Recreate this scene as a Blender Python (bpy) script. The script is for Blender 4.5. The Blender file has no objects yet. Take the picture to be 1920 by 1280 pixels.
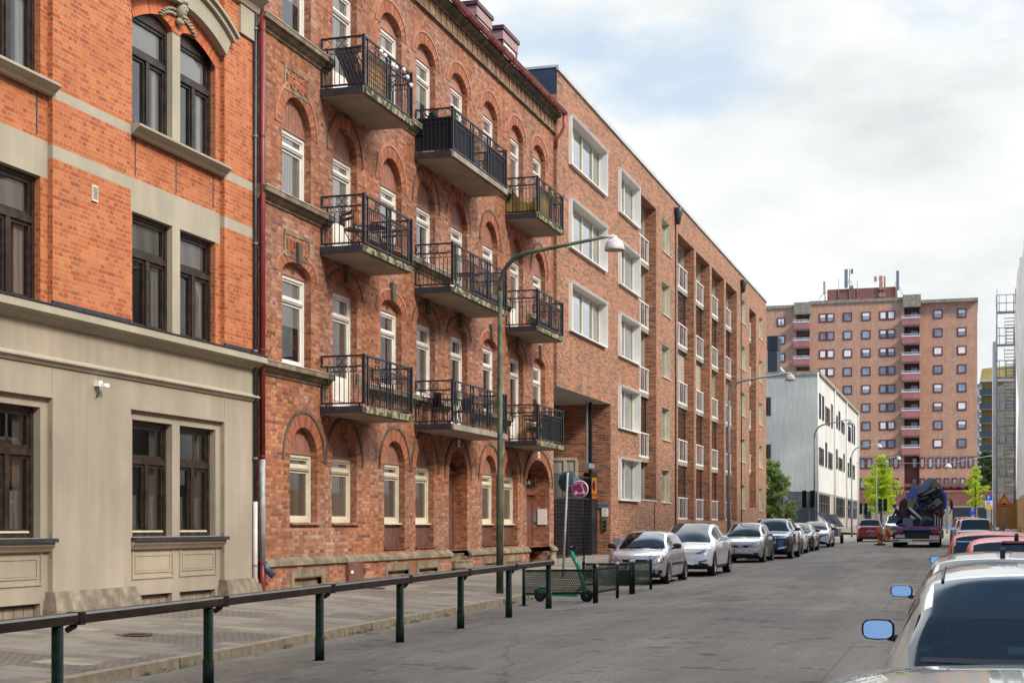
import bpy, bmesh, math, random
from math import sin, cos, tan, atan, radians as R, pi, sqrt
from mathutils import Vector, Matrix
from mathutils.geometry import tessellate_polygon, delaunay_2d_cdt
from mathutils.bvhtree import BVHTree
random.seed(7)
# ---------------------------------------------------------------- camera, sky, sun, exposure
F, HOR, VPX, HC = 2800.0, 987.0, 1815.0, 1.88       # pixels of the 1920 wide photograph, metres
PSI = atan((VPX-960)/F)
S = bpy.context.scene
COL = S.collection
cam = bpy.data.objects.new('camera', bpy.data.cameras.new('camera'))
COL.objects.link(cam); S.camera = cam
cam.location = (0, 0, HC); cam.rotation_euler = (R(90), 0, PSI)
cam.data.sensor_width = 36; cam.data.lens = 36*F/1920
cam.data.shift_y = (HOR-640)/1920
cam.data.clip_start = .1; cam.data.clip_end = 3000
SUN_EL, SUN_AZ = 38.0, 26.0        # hazy sun to the right of the street, a little behind the camera
sd = Vector((cos(R(SUN_EL))*cos(R(SUN_AZ)), -cos(R(SUN_EL))*sin(R(SUN_AZ)), sin(R(SUN_EL))))
W = bpy.data.worlds.new('World'); S.world = W; W.use_nodes = True
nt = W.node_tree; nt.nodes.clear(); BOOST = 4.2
def N(t, kind, **kw):
    n = t.nodes.new(kind)
    for k, v in kw.items():
        if k.startswith('i_'):
            n.inputs[int(k[2:])].default_value = v
        else: setattr(n, k, v)
    return n
def ramp(t, stops, interp='LINEAR'):
    r = t.nodes.new('ShaderNodeValToRGB'); r.color_ramp.interpolation = interp
    e = r.color_ramp.elements
    while len(e) < len(stops): e.new(.5)
    for k, (p, c) in enumerate(stops):
        e[k].position = p; e[k].color = (*c, 1) if len(c) == 3 else c
    return r
def L(t, a, b): t.links.new(a, b)
sky = N(nt, 'ShaderNodeTexSky', sky_type='NISHITA', sun_disc=False)
sky.sun_elevation = R(SUN_EL); sky.sun_rotation = math.atan2(sd.x, sd.y)
sky.air_density = 1.0; sky.dust_density = 1.5
tc = N(nt, 'ShaderNodeTexCoord')
mp = N(nt, 'ShaderNodeMapping'); mp.inputs['Scale'].default_value = (1.0, 1.0, 2.2); mp.inputs['Location'].default_value = (3.31, 3.97, .35)
L(nt, tc.outputs['Generated'], mp.inputs[0])
n1 = N(nt, 'ShaderNodeTexNoise'); n1.inputs['Scale'].default_value = 3.6; n1.inputs['Detail'].default_value = 9; n1.inputs['Roughness'].default_value = .54
L(nt, mp.outputs[0], n1.inputs['Vector'])
cov = ramp(nt, [(.31, (0, 0, 0)), (.43, (1, 1, 1))]); L(nt, n1.outputs[0], cov.inputs[0])
n2 = N(nt, 'ShaderNodeTexNoise'); n2.inputs['Scale'].default_value = 4.6; n2.inputs['Detail'].default_value = 9; n2.inputs['Roughness'].default_value = .55
L(nt, mp.outputs[0], n2.inputs['Vector'])
shade = ramp(nt, [(.36, (6.1, 6.4, 6.5)), (.47, (7.3, 7.5, 7.55)), (.60, (8.2, 8.25, 8.2))]); L(nt, n2.outputs[0], shade.inputs[0])
mx = N(nt, 'ShaderNodeMix', data_type='RGBA')
sep = N(nt, 'ShaderNodeSeparateXYZ'); L(nt, tc.outputs['Generated'], sep.inputs[0])
def mrange(a, b, c, d, src):
    r = N(nt, 'ShaderNodeMapRange', interpolation_type='SMOOTHSTEP')
    for k, v in enumerate((a, b, c, d)): r.inputs[k+1].default_value = v
    L(nt, src, r.inputs[0]); return r.outputs[0]
def mmul(a, b):
    r = N(nt, 'ShaderNodeMath', operation='MULTIPLY'); L(nt, a, r.inputs[0]); L(nt, b, r.inputs[1]); return r.outputs[0]
# the sky has cleared to blue behind the camera and overhead; cloud half way up, out of view, is brightened to light the house fronts
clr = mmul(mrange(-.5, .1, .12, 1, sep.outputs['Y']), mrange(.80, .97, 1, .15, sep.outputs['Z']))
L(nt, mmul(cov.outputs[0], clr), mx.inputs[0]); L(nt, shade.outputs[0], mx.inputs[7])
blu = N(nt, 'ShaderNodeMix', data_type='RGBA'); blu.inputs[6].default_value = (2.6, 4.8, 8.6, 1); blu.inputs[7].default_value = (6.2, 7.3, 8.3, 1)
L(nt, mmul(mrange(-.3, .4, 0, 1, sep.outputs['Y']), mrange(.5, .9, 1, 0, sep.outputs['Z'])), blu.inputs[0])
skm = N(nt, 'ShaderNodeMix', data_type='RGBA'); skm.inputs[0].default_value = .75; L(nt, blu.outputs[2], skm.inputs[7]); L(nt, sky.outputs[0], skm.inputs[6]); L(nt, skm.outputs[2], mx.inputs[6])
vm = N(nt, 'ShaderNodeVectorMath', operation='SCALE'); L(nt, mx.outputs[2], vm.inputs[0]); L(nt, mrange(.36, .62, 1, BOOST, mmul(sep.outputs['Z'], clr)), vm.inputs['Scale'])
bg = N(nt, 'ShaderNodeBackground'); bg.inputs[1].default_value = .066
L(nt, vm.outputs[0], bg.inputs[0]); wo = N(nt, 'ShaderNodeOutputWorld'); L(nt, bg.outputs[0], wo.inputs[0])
sun = bpy.data.objects.new('sun', bpy.data.lights.new('sun', 'SUN')); COL.objects.link(sun)
sun.data.energy = 1.9; sun.data.angle = R(11); sun.data.color = (1, .90, .74)
sun.rotation_euler = (-sd).to_track_quat('-Z', 'Y').to_euler()
S.view_settings.view_transform = 'Standard'; S.view_settings.look = 'None'
S.view_settings.exposure = .93; S.view_settings.gamma = 1
S.render.engine = 'CYCLES'
S.cycles.max_bounces = 6; S.cycles.diffuse_bounces = 3; S.cycles.glossy_bounces = 3; S.cycles.transparent_max_bounces = 12
S.cycles.caustics_reflective = False; S.cycles.caustics_refractive = False
S.cycles.use_denoising = True
S.cycles.use_adaptive_sampling = True; S.cycles.adaptive_threshold = .015
# ---------------------------------------------------------------- photo geometry -> metres
D1, D2, D3 = 13.4, 13.4, 13.3                        # distance of the three house fronts left of the camera
def fy(px, D=D2): return D/tan(PSI-atan((px-960)/F))          # along the street, on a front at X=-D
def fz(px, py, D=D2):
    y = fy(px, D); return HC+(HOR-py)*(y*cos(PSI)+D*sin(PSI))/F
def gx(px, Y): return Y*tan(atan((px-960)/F)-PSI)             # X of a pixel column on the plane at distance Y
def gz(px, py, Y):
    x = gx(px, Y); return HC+(HOR-py)*(Y*cos(PSI)-x*sin(PSI))/F
def road(Y): return .0085*Y if Y < 190 else .0085*190
# ---------------------------------------------------------------- objects
WORLD = {}
def setp(o, label=None, cat=None, group=None, kind=None):
    if label: o['label'] = label
    if cat: o['category'] = cat
    if group: o['group'] = group
    if kind: o['kind'] = kind
    return o
def thing(name, label, cat, loc=(0, 0, 0), rotz=0, group=None, world=True):
    o = bpy.data.objects.new(name, None); COL.objects.link(o); o.empty_display_size = .2
    o.location = loc; o.rotation_euler = (0, 0, rotz); setp(o, label, cat, group)
    WORLD[o] = Vector(loc) if world else Vector((0, 0, 0)); return o
def dup(root, loc, rotz=None, label=None, group=None):
    r = root.copy(); COL.objects.link(r); r.location = loc
    if rotz is not None: r.rotation_euler = (0, 0, rotz)
    if label: r['label'] = label
    if group: r['group'] = group
    for ch in list(root.children):
        c = ch.copy(); COL.objects.link(c); c.parent = r
        for g in ch.children:
            d = g.copy(); COL.objects.link(d); d.parent = c
    return r
class MB:
    def __init__(s): s.v = []; s.f = []; s.uv = []; s.m = []; s.sm = []
    def face(s, pts, m=0, uv=None, sm=False):
        b = len(s.v); s.v += [tuple(p) for p in pts]; s.f.append(tuple(range(b, b+len(pts)))); s.uv.append(uv); s.m.append(m); s.sm.append(sm); return s
    def mesh(s, vs, fs, m=0, sm=False):
        b = len(s.v); s.v += [tuple(p) for p in vs]
        for f in fs: s.f.append(tuple(i+b for i in f)); s.uv.append(None); s.m.append(m); s.sm.append(sm)
        return s
    def box(s, x0, x1, y0, y1, z0, z1, m=0):
        if x0 > x1: x0, x1 = x1, x0
        if y0 > y1: y0, y1 = y1, y0
        if z0 > z1: z0, z1 = z1, z0
        v = [(x, y, z) for z in (z0, z1) for y in (y0, y1) for x in (x0, x1)]
        return s.mesh(v, [(0, 2, 3, 1), (4, 5, 7, 6), (0, 1, 5, 4), (2, 6, 7, 3), (0, 4, 6, 2), (1, 3, 7, 5)], m)
    def boxm(s, mat, sx, sy, sz, m=0):                # box centred on a matrix
        v = [mat @ Vector((x*sx/2, y*sy/2, z*sz/2)) for z in (-1, 1) for y in (-1, 1) for x in (-1, 1)]
        return s.mesh(v, [(0, 2, 3, 1), (4, 5, 7, 6), (0, 1, 5, 4), (2, 6, 7, 3), (0, 4, 6, 2), (1, 3, 7, 5)], m)
    def bar(s, a, b, w, h=None, m=0, up=(0, 0, 1)):   # rectangular bar a->b
        a = Vector(a); b = Vector(b); d = b-a; l = d.length
        if l < 1e-6: return s
        z = Vector(up); d.normalize()
        if abs(d.dot(z)) > .99: z = Vector((0, 1, 0))
        x = d.cross(z).normalized(); z = x.cross(d)
        mt = Matrix.Translation((a+b)/2) @ Matrix((x, d, z)).transposed().to_4x4()
        return s.boxm(mt, w, l, h or w, m)
    def tube(s, pts, r, n=8, m=0, caps=True, sm=True):
        pts = [Vector(p) for p in pts]; k = len(pts); rs = r if isinstance(r, (list, tuple)) else [r]*k
        vs = []; prev = None
        for i, p in enumerate(pts):
            d = (pts[min(i+1, k-1)]-pts[max(i-1, 0)]).normalized()
            if prev is None:
                u = d.cross(Vector((0, 0, 1)))
                if u.length < .05: u = d.cross(Vector((1, 0, 0)))
            else: u = prev-d*prev.dot(d)
            u.normalize(); prev = u; w = d.cross(u)
            for j in range(n):
                a = 2*pi*j/n; vs.append(p+(u*cos(a)+w*sin(a))*rs[i])
        fs = [(i*n+j, i*n+(j+1) % n, (i+1)*n+(j+1) % n, (i+1)*n+j) for i in range(k-1) for j in range(n)]
        s.mesh(vs, fs, m, sm)
        if caps: s.face(vs[:n][::-1], m); s.face(vs[-n:], m)
        return s
    def lathe(s, prof, c=(0, 0, 0), n=20, m=0, axis='z', sm=True):   # prof: (radius, height)
        vs = []
        for r, h in prof:
            for j in range(n):
                a = 2*pi*j/n
                p = {'z': (r*cos(a), r*sin(a), h), 'x': (h, r*cos(a), r*sin(a)), 'y': (r*sin(a), h, r*cos(a))}[axis]
                vs.append((p[0]+c[0], p[1]+c[1], p[2]+c[2]))
        k = len(prof)
        return s.mesh(vs, [(i*n+j, i*n+(j+1) % n, (i+1)*n+(j+1) % n, (i+1)*n+j) for i in range(k-1) for j in range(n)], m, sm)
    def prism(s, poly, fn, d0, d1, m=0, back=True, sides=True):      # poly in 2D, fn(u,v,w)->xyz
        tri = tessellate_polygon([[Vector((u, v, 0)) for u, v in poly]])
        for t in tri:
            s.face([fn(*poly[i], d1) for i in t], m)
            if back: s.face([fn(*poly[i], d0) for i in t[::-1]], m)
        if sides:
            for i in range(len(poly)):
                a, b = poly[i], poly[(i+1) % len(poly)]
                s.face([fn(*a, d0), fn(*b, d0), fn(*b, d1), fn(*a, d1)], m)
        return s
    def cell(s, u0, u1, v0, v1, hole, fn, d0, d1, m=0, mr=None):     # wall field with one hole; w=d1 is the face
        mr = m if mr is None else mr
        if not hole:
            s.face([fn(u0, v0, d1), fn(u1, v0, d1), fn(u1, v1, d1), fn(u0, v1, d1)], m); return s
        out = [(u0, v0), (u1, v0), (u1, v1), (u0, v1)]; al = out+list(hole)
        for t in tessellate_polygon([[Vector((u, v, 0)) for u, v in out], [Vector((u, v, 0)) for u, v in hole]]):
            s.face([fn(*al[i], d1) for i in t], m)
        for i in range(len(hole)):
            a, b = hole[i], hole[(i+1) % len(hole)]
            s.face([fn(*a, d1), fn(*b, d1), fn(*b, d0), fn(*a, d0)], mr)
        return s
    def build(s, name, mat, parent=None, smooth=False, label=None, fixn=True, group=None, cat=None, kind=None):
        me = bpy.data.meshes.new(name)
        org = Vector((0, 0, 0))
        p = parent
        while p is not None and p.parent is not None: p = p.parent
        if p is not None and p in WORLD: org = WORLD[p]
        vs = [Vector(v)-org for v in s.v]
        me.from_pydata(vs, [], s.f)
        for mt in (mat if isinstance(mat, (list, tuple)) else [mat]): me.materials.append(mt)
        uvl = me.uv_layers.new(name='UVMap'); dat = [0.0]*(2*len(me.loops))
        me.update()
        for pi_, poly in enumerate(me.polygons):
            poly.material_index = s.m[pi_]; poly.use_smooth = smooth or s.sm[pi_]
            cu = s.uv[pi_]
            if cu is None:
                n = poly.normal; ax, ay, az = abs(n.x), abs(n.y), abs(n.z)
            for q, li in enumerate(poly.loop_indices):
                if cu is not None: dat[2*li], dat[2*li+1] = cu[q]; continue
                c = s.v[me.loops[li].vertex_index]
                if az > .8: dat[2*li], dat[2*li+1] = c[0], c[1]
                elif ax >= ay: dat[2*li], dat[2*li+1] = c[1], c[2]
                else: dat[2*li], dat[2*li+1] = c[0], c[2]
        uvl.data.foreach_set('uv', dat)
        if fixn:
            bm = bmesh.new(); bm.from_mesh(me); bmesh.ops.remove_doubles(bm, verts=bm.verts, dist=1e-5)
            bmesh.ops.recalc_face_normals(bm, faces=bm.faces); bm.to_mesh(me); bm.free()
        o = bpy.data.objects.new(name, me); COL.objects.link(o)
        if parent is not None: o.parent = parent
        return setp(o, label, cat, group, kind)
def text_mb(txt, size, fn, m=0, mb=None, depth=0, align='CENTER', spacing=1.0):
    cu = bpy.data.curves.new('t', 'FONT'); cu.body = txt; cu.size = size; cu.align_x = align; cu.align_y = 'CENTER'; cu.resolution_u = 2
    cu.space_character = spacing
    o = bpy.data.objects.new('t', cu); me = bpy.data.meshes.new_from_object(o)
    mb = mb or MB()
    mb.mesh([fn(v.co.x, v.co.y, 0) for v in me.vertices], [tuple(p.vertices) for p in me.polygons], m)
    bpy.data.objects.remove(o); bpy.data.curves.remove(cu); bpy.data.meshes.remove(me); return mb
# ---------------------------------------------------------------- materials
def newmat(name):
    m = bpy.data.materials.new(name); m.use_nodes = True; t = m.node_tree
    return m, t, t.nodes['Principled BSDF']
def noise(t, scale, detail=4, rough=.55, vec=None, stretch=None):
    n = N(t, 'ShaderNodeTexNoise'); n.inputs['Scale'].default_value = scale; n.inputs['Detail'].default_value = detail; n.inputs['Roughness'].default_value = rough
    if vec is None: vec = N(t, 'ShaderNodeTexCoord').outputs['Object']
    if stretch:
        mpp = N(t, 'ShaderNodeMapping'); mpp.inputs['Scale'].default_value = stretch; L(t, vec, mpp.inputs[0]); vec = mpp.outputs[0]
    L(t, vec, n.inputs['Vector']); return n.outputs[0]
def mixc(t, fac, a, b, mode='MIX'):
    x = N(t, 'ShaderNodeMix', data_type='RGBA', blend_type=mode)
    for v, i in ((fac, 0), (a, 6), (b, 7)):
        if hasattr(v, 'is_output'): L(t, v, x.inputs[i])
        else: x.inputs[i].default_value = v if i == 0 else (*v, 1)
    return x.outputs[2]
def bump(t, bs, h, strength=.3, dist=.01):
    b = N(t, 'ShaderNodeBump'); b.inputs['Strength'].default_value = strength; b.inputs['Distance'].default_value = dist
    L(t, h, b.inputs['Height']); L(t, b.outputs[0], bs.inputs['Normal'])
def pm(name, col, rough=.6, var=.15, scale=2.0, metal=0.0, coat=0.0, bmp=0.0, bscale=60, col2=None, spec=.5, streak=0.0, lo=.4, hi=.65):
    m, t, b = newmat(name)
    c2 = col2 or tuple(min(1, c*(1+var)) for c in col); c1 = tuple(c*(1-var) for c in col) if not col2 else col
    r = ramp(t, [(lo, c1), (hi, c2)]); L(t, noise(t, scale, 5), r.inputs[0]); out = r.outputs[0]
    if streak:
        s = ramp(t, [(.45, (1-streak,)*3), (.6, (1, 1, 1))]); L(t, noise(t, 1.2, 5, .6, stretch=(3, 3, .35)), s.inputs[0])
        out = mixc(t, 1.0, out, s.outputs[0], 'MULTIPLY')
    L(t, out, b.inputs['Base Color'])
    b.inputs['Roughness'].default_value = rough; b.inputs['Metallic'].default_value = metal
    b.inputs['Coat Weight'].default_value = coat; b.inputs['Coat Roughness'].default_value = .04
    b.inputs['Specular IOR Level'].default_value = spec
    if bmp: bump(t, b, noise(t, bscale, 4), bmp, .01)
    return m
def brick(name, stops, mortar, bw, rh, ms, rough=.75, headers=False, big=None, offset=.5, bmp=.6, soot=.25, squash=.5, mvar=.25):
    m, t, b = newmat(name)
    uv = N(t, 'ShaderNodeUVMap'); uv.uv_map = 'UVMap'
    bt = N(t, 'ShaderNodeTexBrick'); L(t, uv.outputs[0], bt.inputs['Vector'])
    bt.inputs['Scale'].default_value = 1; bt.inputs['Brick Width'].default_value = bw; bt.inputs['Row Height'].default_value = rh
    bt.inputs['Mortar Size'].default_value = ms; bt.inputs['Mortar Smooth'].default_value = .15
    bt.inputs['Color1'].default_value = (0, 0, 0, 1); bt.inputs['Color2'].default_value = (1, 1, 1, 1); bt.inputs['Bias'].default_value = 0
    bt.inputs['Mortar'].default_value = (.5, .5, .5, 1); bt.offset = offset
    if headers: bt.squash = squash; bt.squash_frequency = 2
    r = ramp(t, stops); L(t, bt.outputs[0], r.inputs[0]); c = r.outputs[0]
    if big:                                    # patches of the wall laid or weathered in another tone
        r2 = ramp(t, big); L(t, bt.outputs[0], r2.inputs[0])
        f = ramp(t, [(.44, (0, 0, 0)), (.56, (1, 1, 1))]); L(t, noise(t, .45, 4, .6), f.inputs[0])
        c = mixc(t, f.outputs[0], c, r2.outputs[0])
    g = ramp(t, [(.3, (1-soot,)*3), (.65, (1.05, 1.05, 1.05))]); L(t, noise(t, .9, 6, .65), g.inputs[0])
    fine = noise(t, 45, 3, .6)
    fr = ramp(t, [(.3, (.8, .8, .8)), (.7, (1.15, 1.15, 1.15))]); L(t, fine, fr.inputs[0])
    c = mixc(t, 1.0, c, fr.outputs[0], 'MULTIPLY')
    mv = ramp(t, [(.35, tuple(x*(1-mvar) for x in mortar)), (.7, mortar)]); L(t, noise(t, 1.4, 4), mv.inputs[0])
    c = mixc(t, bt.outputs['Fac'], c, mv.outputs[0])
    wk = ramp(t, [(.42, (.80, .78, .76)), (.60, (1.04, 1.04, 1.04))]); L(t, noise(t, .8, 6, .65, stretch=(2.2, 2.2, .22)), wk.inputs[0]); c = mixc(t, min(1, soot*3), c, wk.outputs[0], 'MULTIPLY')
    c = mixc(t, 1.0, c, g.outputs[0], 'MULTIPLY')
    L(t, c, b.inputs['Base Color']); b.inputs['Roughness'].default_value = rough; b.inputs['Specular IOR Level'].default_value = .3
    iv = N(t, 'ShaderNodeMath', operation='MULTIPLY_ADD'); iv.inputs[1].default_value = -1; iv.inputs[2].default_value = 1
    L(t, bt.outputs['Fac'], iv.inputs[0]); ad = N(t, 'ShaderNodeMath', operation='MULTIPLY_ADD'); ad.inputs[1].default_value = .35
    L(t, fine, ad.inputs[0]); L(t, iv.outputs[0], ad.inputs[2]); bump(t, b, ad.outputs[0], bmp, .008)
    return m
def glassy(name, tint=(.02, .025, .03), refl=.35, clear=.6, rough=.01):
    # window glass: part mirror (more at a slant), part clear so that curtains and rooms show
    m, t, b = newmat(name); t.nodes.remove(b)
    gl = N(t, 'ShaderNodeBsdfGlossy'); gl.inputs['Roughness'].default_value = rough; gl.inputs['Color'].default_value = (.93, .96, 1, 1)
    tr = N(t, 'ShaderNodeBsdfTransparent'); tr.inputs['Color'].default_value = (clear, clear*1.02, clear, 1)
    lw = N(t, 'ShaderNodeFresnel'); lw.inputs['IOR'].default_value = 1.5
    ad = N(t, 'ShaderNodeMath', operation='MULTIPLY_ADD', use_clamp=True); ad.inputs[1].default_value = 1.4; ad.inputs[2].default_value = refl
    L(t, lw.outputs[0], ad.inputs[0])
    bm_ = N(t, 'ShaderNodeBump'); bm_.inputs['Strength'].default_value = .02; bm_.inputs['Distance'].default_value = .05
    L(t, noise(t, 1.3, 1), bm_.inputs['Height']); L(t, bm_.outputs[0], gl.inputs['Normal'])
    ms = N(t, 'ShaderNodeMixShader'); L(t, ad.outputs[0], ms.inputs[0]); L(t, tr.outputs[0], ms.inputs[1]); L(t, gl.outputs[0], ms.inputs[2])
    L(t, ms.outputs[0], t.nodes['Material Output'].inputs[0]); return m
def curtain_mat(name, col, folds=14):
    m, t, b = newmat(name)
    w = N(t, 'ShaderNodeTexWave'); w.wave_type = 'BANDS'; w.bands_direction = 'X'
    w.inputs['Scale'].default_value = folds/6; w.inputs['Distortion'].default_value = 2.5; w.inputs['Detail'].default_value = 2
    uv = N(t, 'ShaderNodeUVMap'); L(t, uv.outputs[0], w.inputs['Vector'])
    r = ramp(t, [(.2, tuple(c*.72 for c in col)), (.8, col)]); L(t, w.outputs[0], r.inputs[0]); L(t, r.outputs[0], b.inputs['Base Color'])  # fold shade put into the colour as darker bands
    b.inputs['Roughness'].default_value = .9; bump(t, b, w.outputs[0], .4, .03); return m
M = {}
M['brick1'] = brick('orange_brick', [(0, (.38, .078, .024)), (.2, (.48, .105, .028)), (.6, (.55, .145, .042)), (1, (.62, .19, .062))], (.44, .34, .23), .26, .0775, .0078, headers=True, soot=.12, bmp=.7)
M['brick2'] = brick('red_brick', [(0, (.20, .065, .035)), (.15, (.36, .10, .045)), (.6, (.50, .155, .06)), (.88, (.58, .23, .09)), (1, (.52, .28, .17))], (.30, .25, .19), .26, .0775, .008,
                    headers=True, big=[(0, (.22, .09, .07)), (.4, (.38, .14, .08)), (.75, (.46, .20, .12)), (1, (.52, .30, .21))], soot=.3, bmp=.8)
M['brick2b'] = brick('arch_brick', [(0, (.28, .08, .04)), (.5, (.42, .135, .06)), (1, (.50, .21, .12))], (.20, .16, .12), .26, .078, .006, offset=0, soot=.2, bmp=.8)
M['brick1b'] = brick('orange_arch_brick', [(0, (.42, .09, .03)), (.5, (.58, .14, .045)), (1, (.68, .20, .06))], (.42, .35, .25), .3, .078, .006, offset=0, soot=.1, bmp=.7)
M['brick3'] = brick('long_brick', [(0, (.10, .055, .04)), (.22, (.20, .08, .05)), (.38, (.34, .115, .055)), (.8, (.45, .155, .07)), (1, (.50, .21, .10))], (.44, .35, .25), .29, .066, .009, soot=.1, bmp=.7)
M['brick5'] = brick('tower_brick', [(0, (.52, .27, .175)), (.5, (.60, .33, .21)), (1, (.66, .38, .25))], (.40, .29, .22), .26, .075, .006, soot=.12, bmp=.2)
M['brick5d'] = brick('dark_and_shaded_tower_brick', [(0, (.25, .085, .065)), (1, (.33, .12, .09))], (.25, .16, .13), .26, .075, .012, soot=.12, bmp=.2)  # dark brick of roof house and base; also stands for recess shade
M['brick4d'] = brick('grey_brick', [(0, (.07, .075, .09)), (1, (.12, .125, .145))], (.16, .16, .17), .3, .1, .01, soot=.1, bmp=.2)
M['stone'] = pm('facade_stone', (.40, .36, .275), .85, scale=.9, var=.08, bmp=.25, bscale=90, streak=.07)
M['stone_low'] = pm('plastered_ground_floor', (.37, .318, .245), .85, scale=.5, var=.12, bmp=.3, bscale=70, streak=.09)
M['stone_plinth'] = pm('granite_plinth', (.27, .225, .165), .9, scale=5, var=.25, bmp=.5, bscale=120, streak=.25)
M['sandstone'] = pm('sandstone', (.24, .195, .125), .9, scale=3, var=.3, bmp=.4, bscale=80, streak=.3)
M['darkstone'] = pm('weathered_cornice', (.13, .105, .07), .85, scale=4, var=.35, bmp=.4, bscale=60, streak=.3)
M['concrete'] = pm('concrete', (.33, .28, .215), .9, scale=2.2, var=.2, bmp=.3, bscale=50, streak=.2)
M['slab_under'] = pm('balcony_underside', (.36, .29, .23), .9, scale=1.5, var=.12, bmp=.15)
M['moss'] = pm('mossy_concrete', (.035, .045, .012), .95, scale=9, col2=(.30, .27, .17), bmp=.8, bscale=40, lo=.46, hi=.56)
M['redmetal'] = pm('red_painted_metal', (.20, .028, .025), .45, scale=2, var=.2)
M['gutter'] = pm('red_gutter', (.33, .075, .055), .5, scale=3, var=.25)
M['plum'] = pm('plum_sheet_metal', (.085, .02, .028), .4, scale=1, var=.15)
M['black'] = pm('black_iron', (.012, .014, .022), .42, scale=6, var=.3)
M['whitewood'] = pm('white_window_paint', (.74, .72, .66), .45, scale=3, var=.06)
M['creamwood'] = pm('cream_window_paint', (.62, .57, .44), .5, scale=3, var=.08)
M['brownwood'] = pm('dark_brown_wood', (.032, .021, .017), .38, scale=8, var=.5, bmp=.2, bscale=90)
M['board'] = pm('red_brown_boards', (.30, .135, .095), .6, scale=5, var=.15)
M['boardlow'] = pm('brown_boards', (.155, .068, .05), .5, scale=5, var=.2)
M['lead'] = pm('dark_flashing', (.03, .034, .045), .45, scale=7, var=.3)
M['sillwhite'] = pm('pale_sill_metal', (.62, .60, .58), .4, scale=4, var=.1)
M['glass'] = glassy('window_glass', refl=.09, clear=1.0)
M['glass_b'] = glassy('bright_window_glass', refl=.30, clear=.95)
M['room'] = pm('unlit_room_tone', (.035, .033, .03), .9, scale=1, var=.5)  # darkness of unlit rooms put into the colour
M['curt'] = curtain_mat('white_curtain', (.85, .83, .78))
M['curt_b'] = curtain_mat('grey_blind', (.58, .55, .48), 4)
M['curt_w'] = pm('white_roller_blind', (.85, .83, .78), .8, var=.04)
M['white'] = pm('white_lacquered_metal', (.84, .83, .80), .4, scale=2, var=.04)
M['bluemetal'] = pm('slate_blue_sheet', (.035, .055, .085), .4, scale=1.2, var=.15)
M['coping'] = pm('pale_coping', (.48, .52, .53), .35, scale=1.5, var=.08)
M['beige'] = pm('beige_render', (.52, .47, .38), .85, scale=1.5, var=.06)
M['darkframe'] = pm('anthracite_frame', (.025, .03, .04), .4, scale=2, var=.1)
M['render4'] = pm('pale_render', (.50, .51, .47), .85, scale=.25, var=.1, streak=.1)
M['render4w'] = pm('brightened_render', (.58, .56, .52), .85, scale=.3, var=.08, streak=.06)  # lighter copy of the render, the street side's light put into its colour
M['redframe'] = pm('dark_red_frame', (.16, .022, .025), .5, scale=1, var=.1)
M['balc5'] = pm('rose_balcony_front', (.40, .15, .14), .6, scale=.6, var=.1)
M['winblue'] = pm('sky_toned_pane', (.14, .18, .21), .06, scale=.25, var=.3, spec=1.0, col2=(.40, .47, .52))  # sky reflection put into the pane colour as pale blue patches
M['green'] = pm('dark_green_paint', (.004, .022, .012), .6, scale=12, var=.4, spec=.25)
M['railwood'] = pm('brown_rail_cover', (.032, .020, .015), .38, scale=4, var=.4)
M['galv'] = pm('galvanised_steel', (.36, .38, .39), .5, scale=6, var=.2, metal=.15)
M['greypaint'] = pm('grey_paint', (.20, .22, .24), .4, scale=6, var=.15)
M['rubber'] = pm('rubber', (.012, .012, .013), .75, scale=20, var=.3)
# ================================================================ shared facade tools
FX = lambda u, v, w: (w, u, v)        # street fronts: u along the street, v up, w = X
FYP = lambda u, v, w: (u, w, v)       # cross fronts: u = X, v up, w = Y
def arch(y0, y1, z0, zs, rise, n=12):
    c, a = (y0+y1)/2, (y1-y0)/2
    return [(y0, z0), (y1, z0)]+[(c+a*cos(pi*k/n), zs+rise*sin(pi*k/n)) for k in range(n+1)]
def rect(y0, y1, z0, z1): return [(y0, z0), (y1, z0), (y1, z1), (y0, z1)]
def ring(mb, c, zc, a0, r0, a1, r1, X, t0=0, t1=pi, n=24, m=0, thick=0, base=0):
    # elliptical ring on a street front: inner half axes a0,r0, outer a1,r1; UV runs along the arc
    am = (a0+a1)/2; s = 0; P = []
    for k in range(n+1):
        t = t0+(t1-t0)*k/n
        P.append(((c+a0*cos(t), zc+r0*sin(t)), (c+a1*cos(t), zc+r1*sin(t)), s))
        t2 = t0+(t1-t0)*(k+1)/n; s += sqrt((am*(cos(t2)-cos(t)))**2+((r0+r1)/2*(sin(t2)-sin(t)))**2)
    w = max(.05, sqrt((a1-a0)**2)) 
    for k in range(n):
        (i0, o0, s0), (i1, o1, s1) = P[k], P[k+1]
        mb.face([(X, *i0), (X, *o0), (X, *o1), (X, *i1)], m, uv=[(0.004, s0), (.256, s0), (.256, s1), (.004, s1)])
        if thick:
            mb.face([(X, *o0), (X-thick, *o0), (X-thick, *o1), (X, *o1)], m)
            mb.face([(X, *i0), (X, *i1), (X-thick, *i1), (X-thick, *i0)], m)
def profile_y(mb, pts, y0, y1, m=0):      # moulding along the street: pts (X, z) open profile, closed at both ends
    for (xa, za), (xb, zb) in zip(pts, pts[1:]):
        mb.face([(xa, y0, za), (xa, y1, za), (xb, y1, zb), (xb, y0, zb)], m)
    for y in (y0, y1): mb.face([(x, y, z) for x, z in pts], m)
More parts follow.
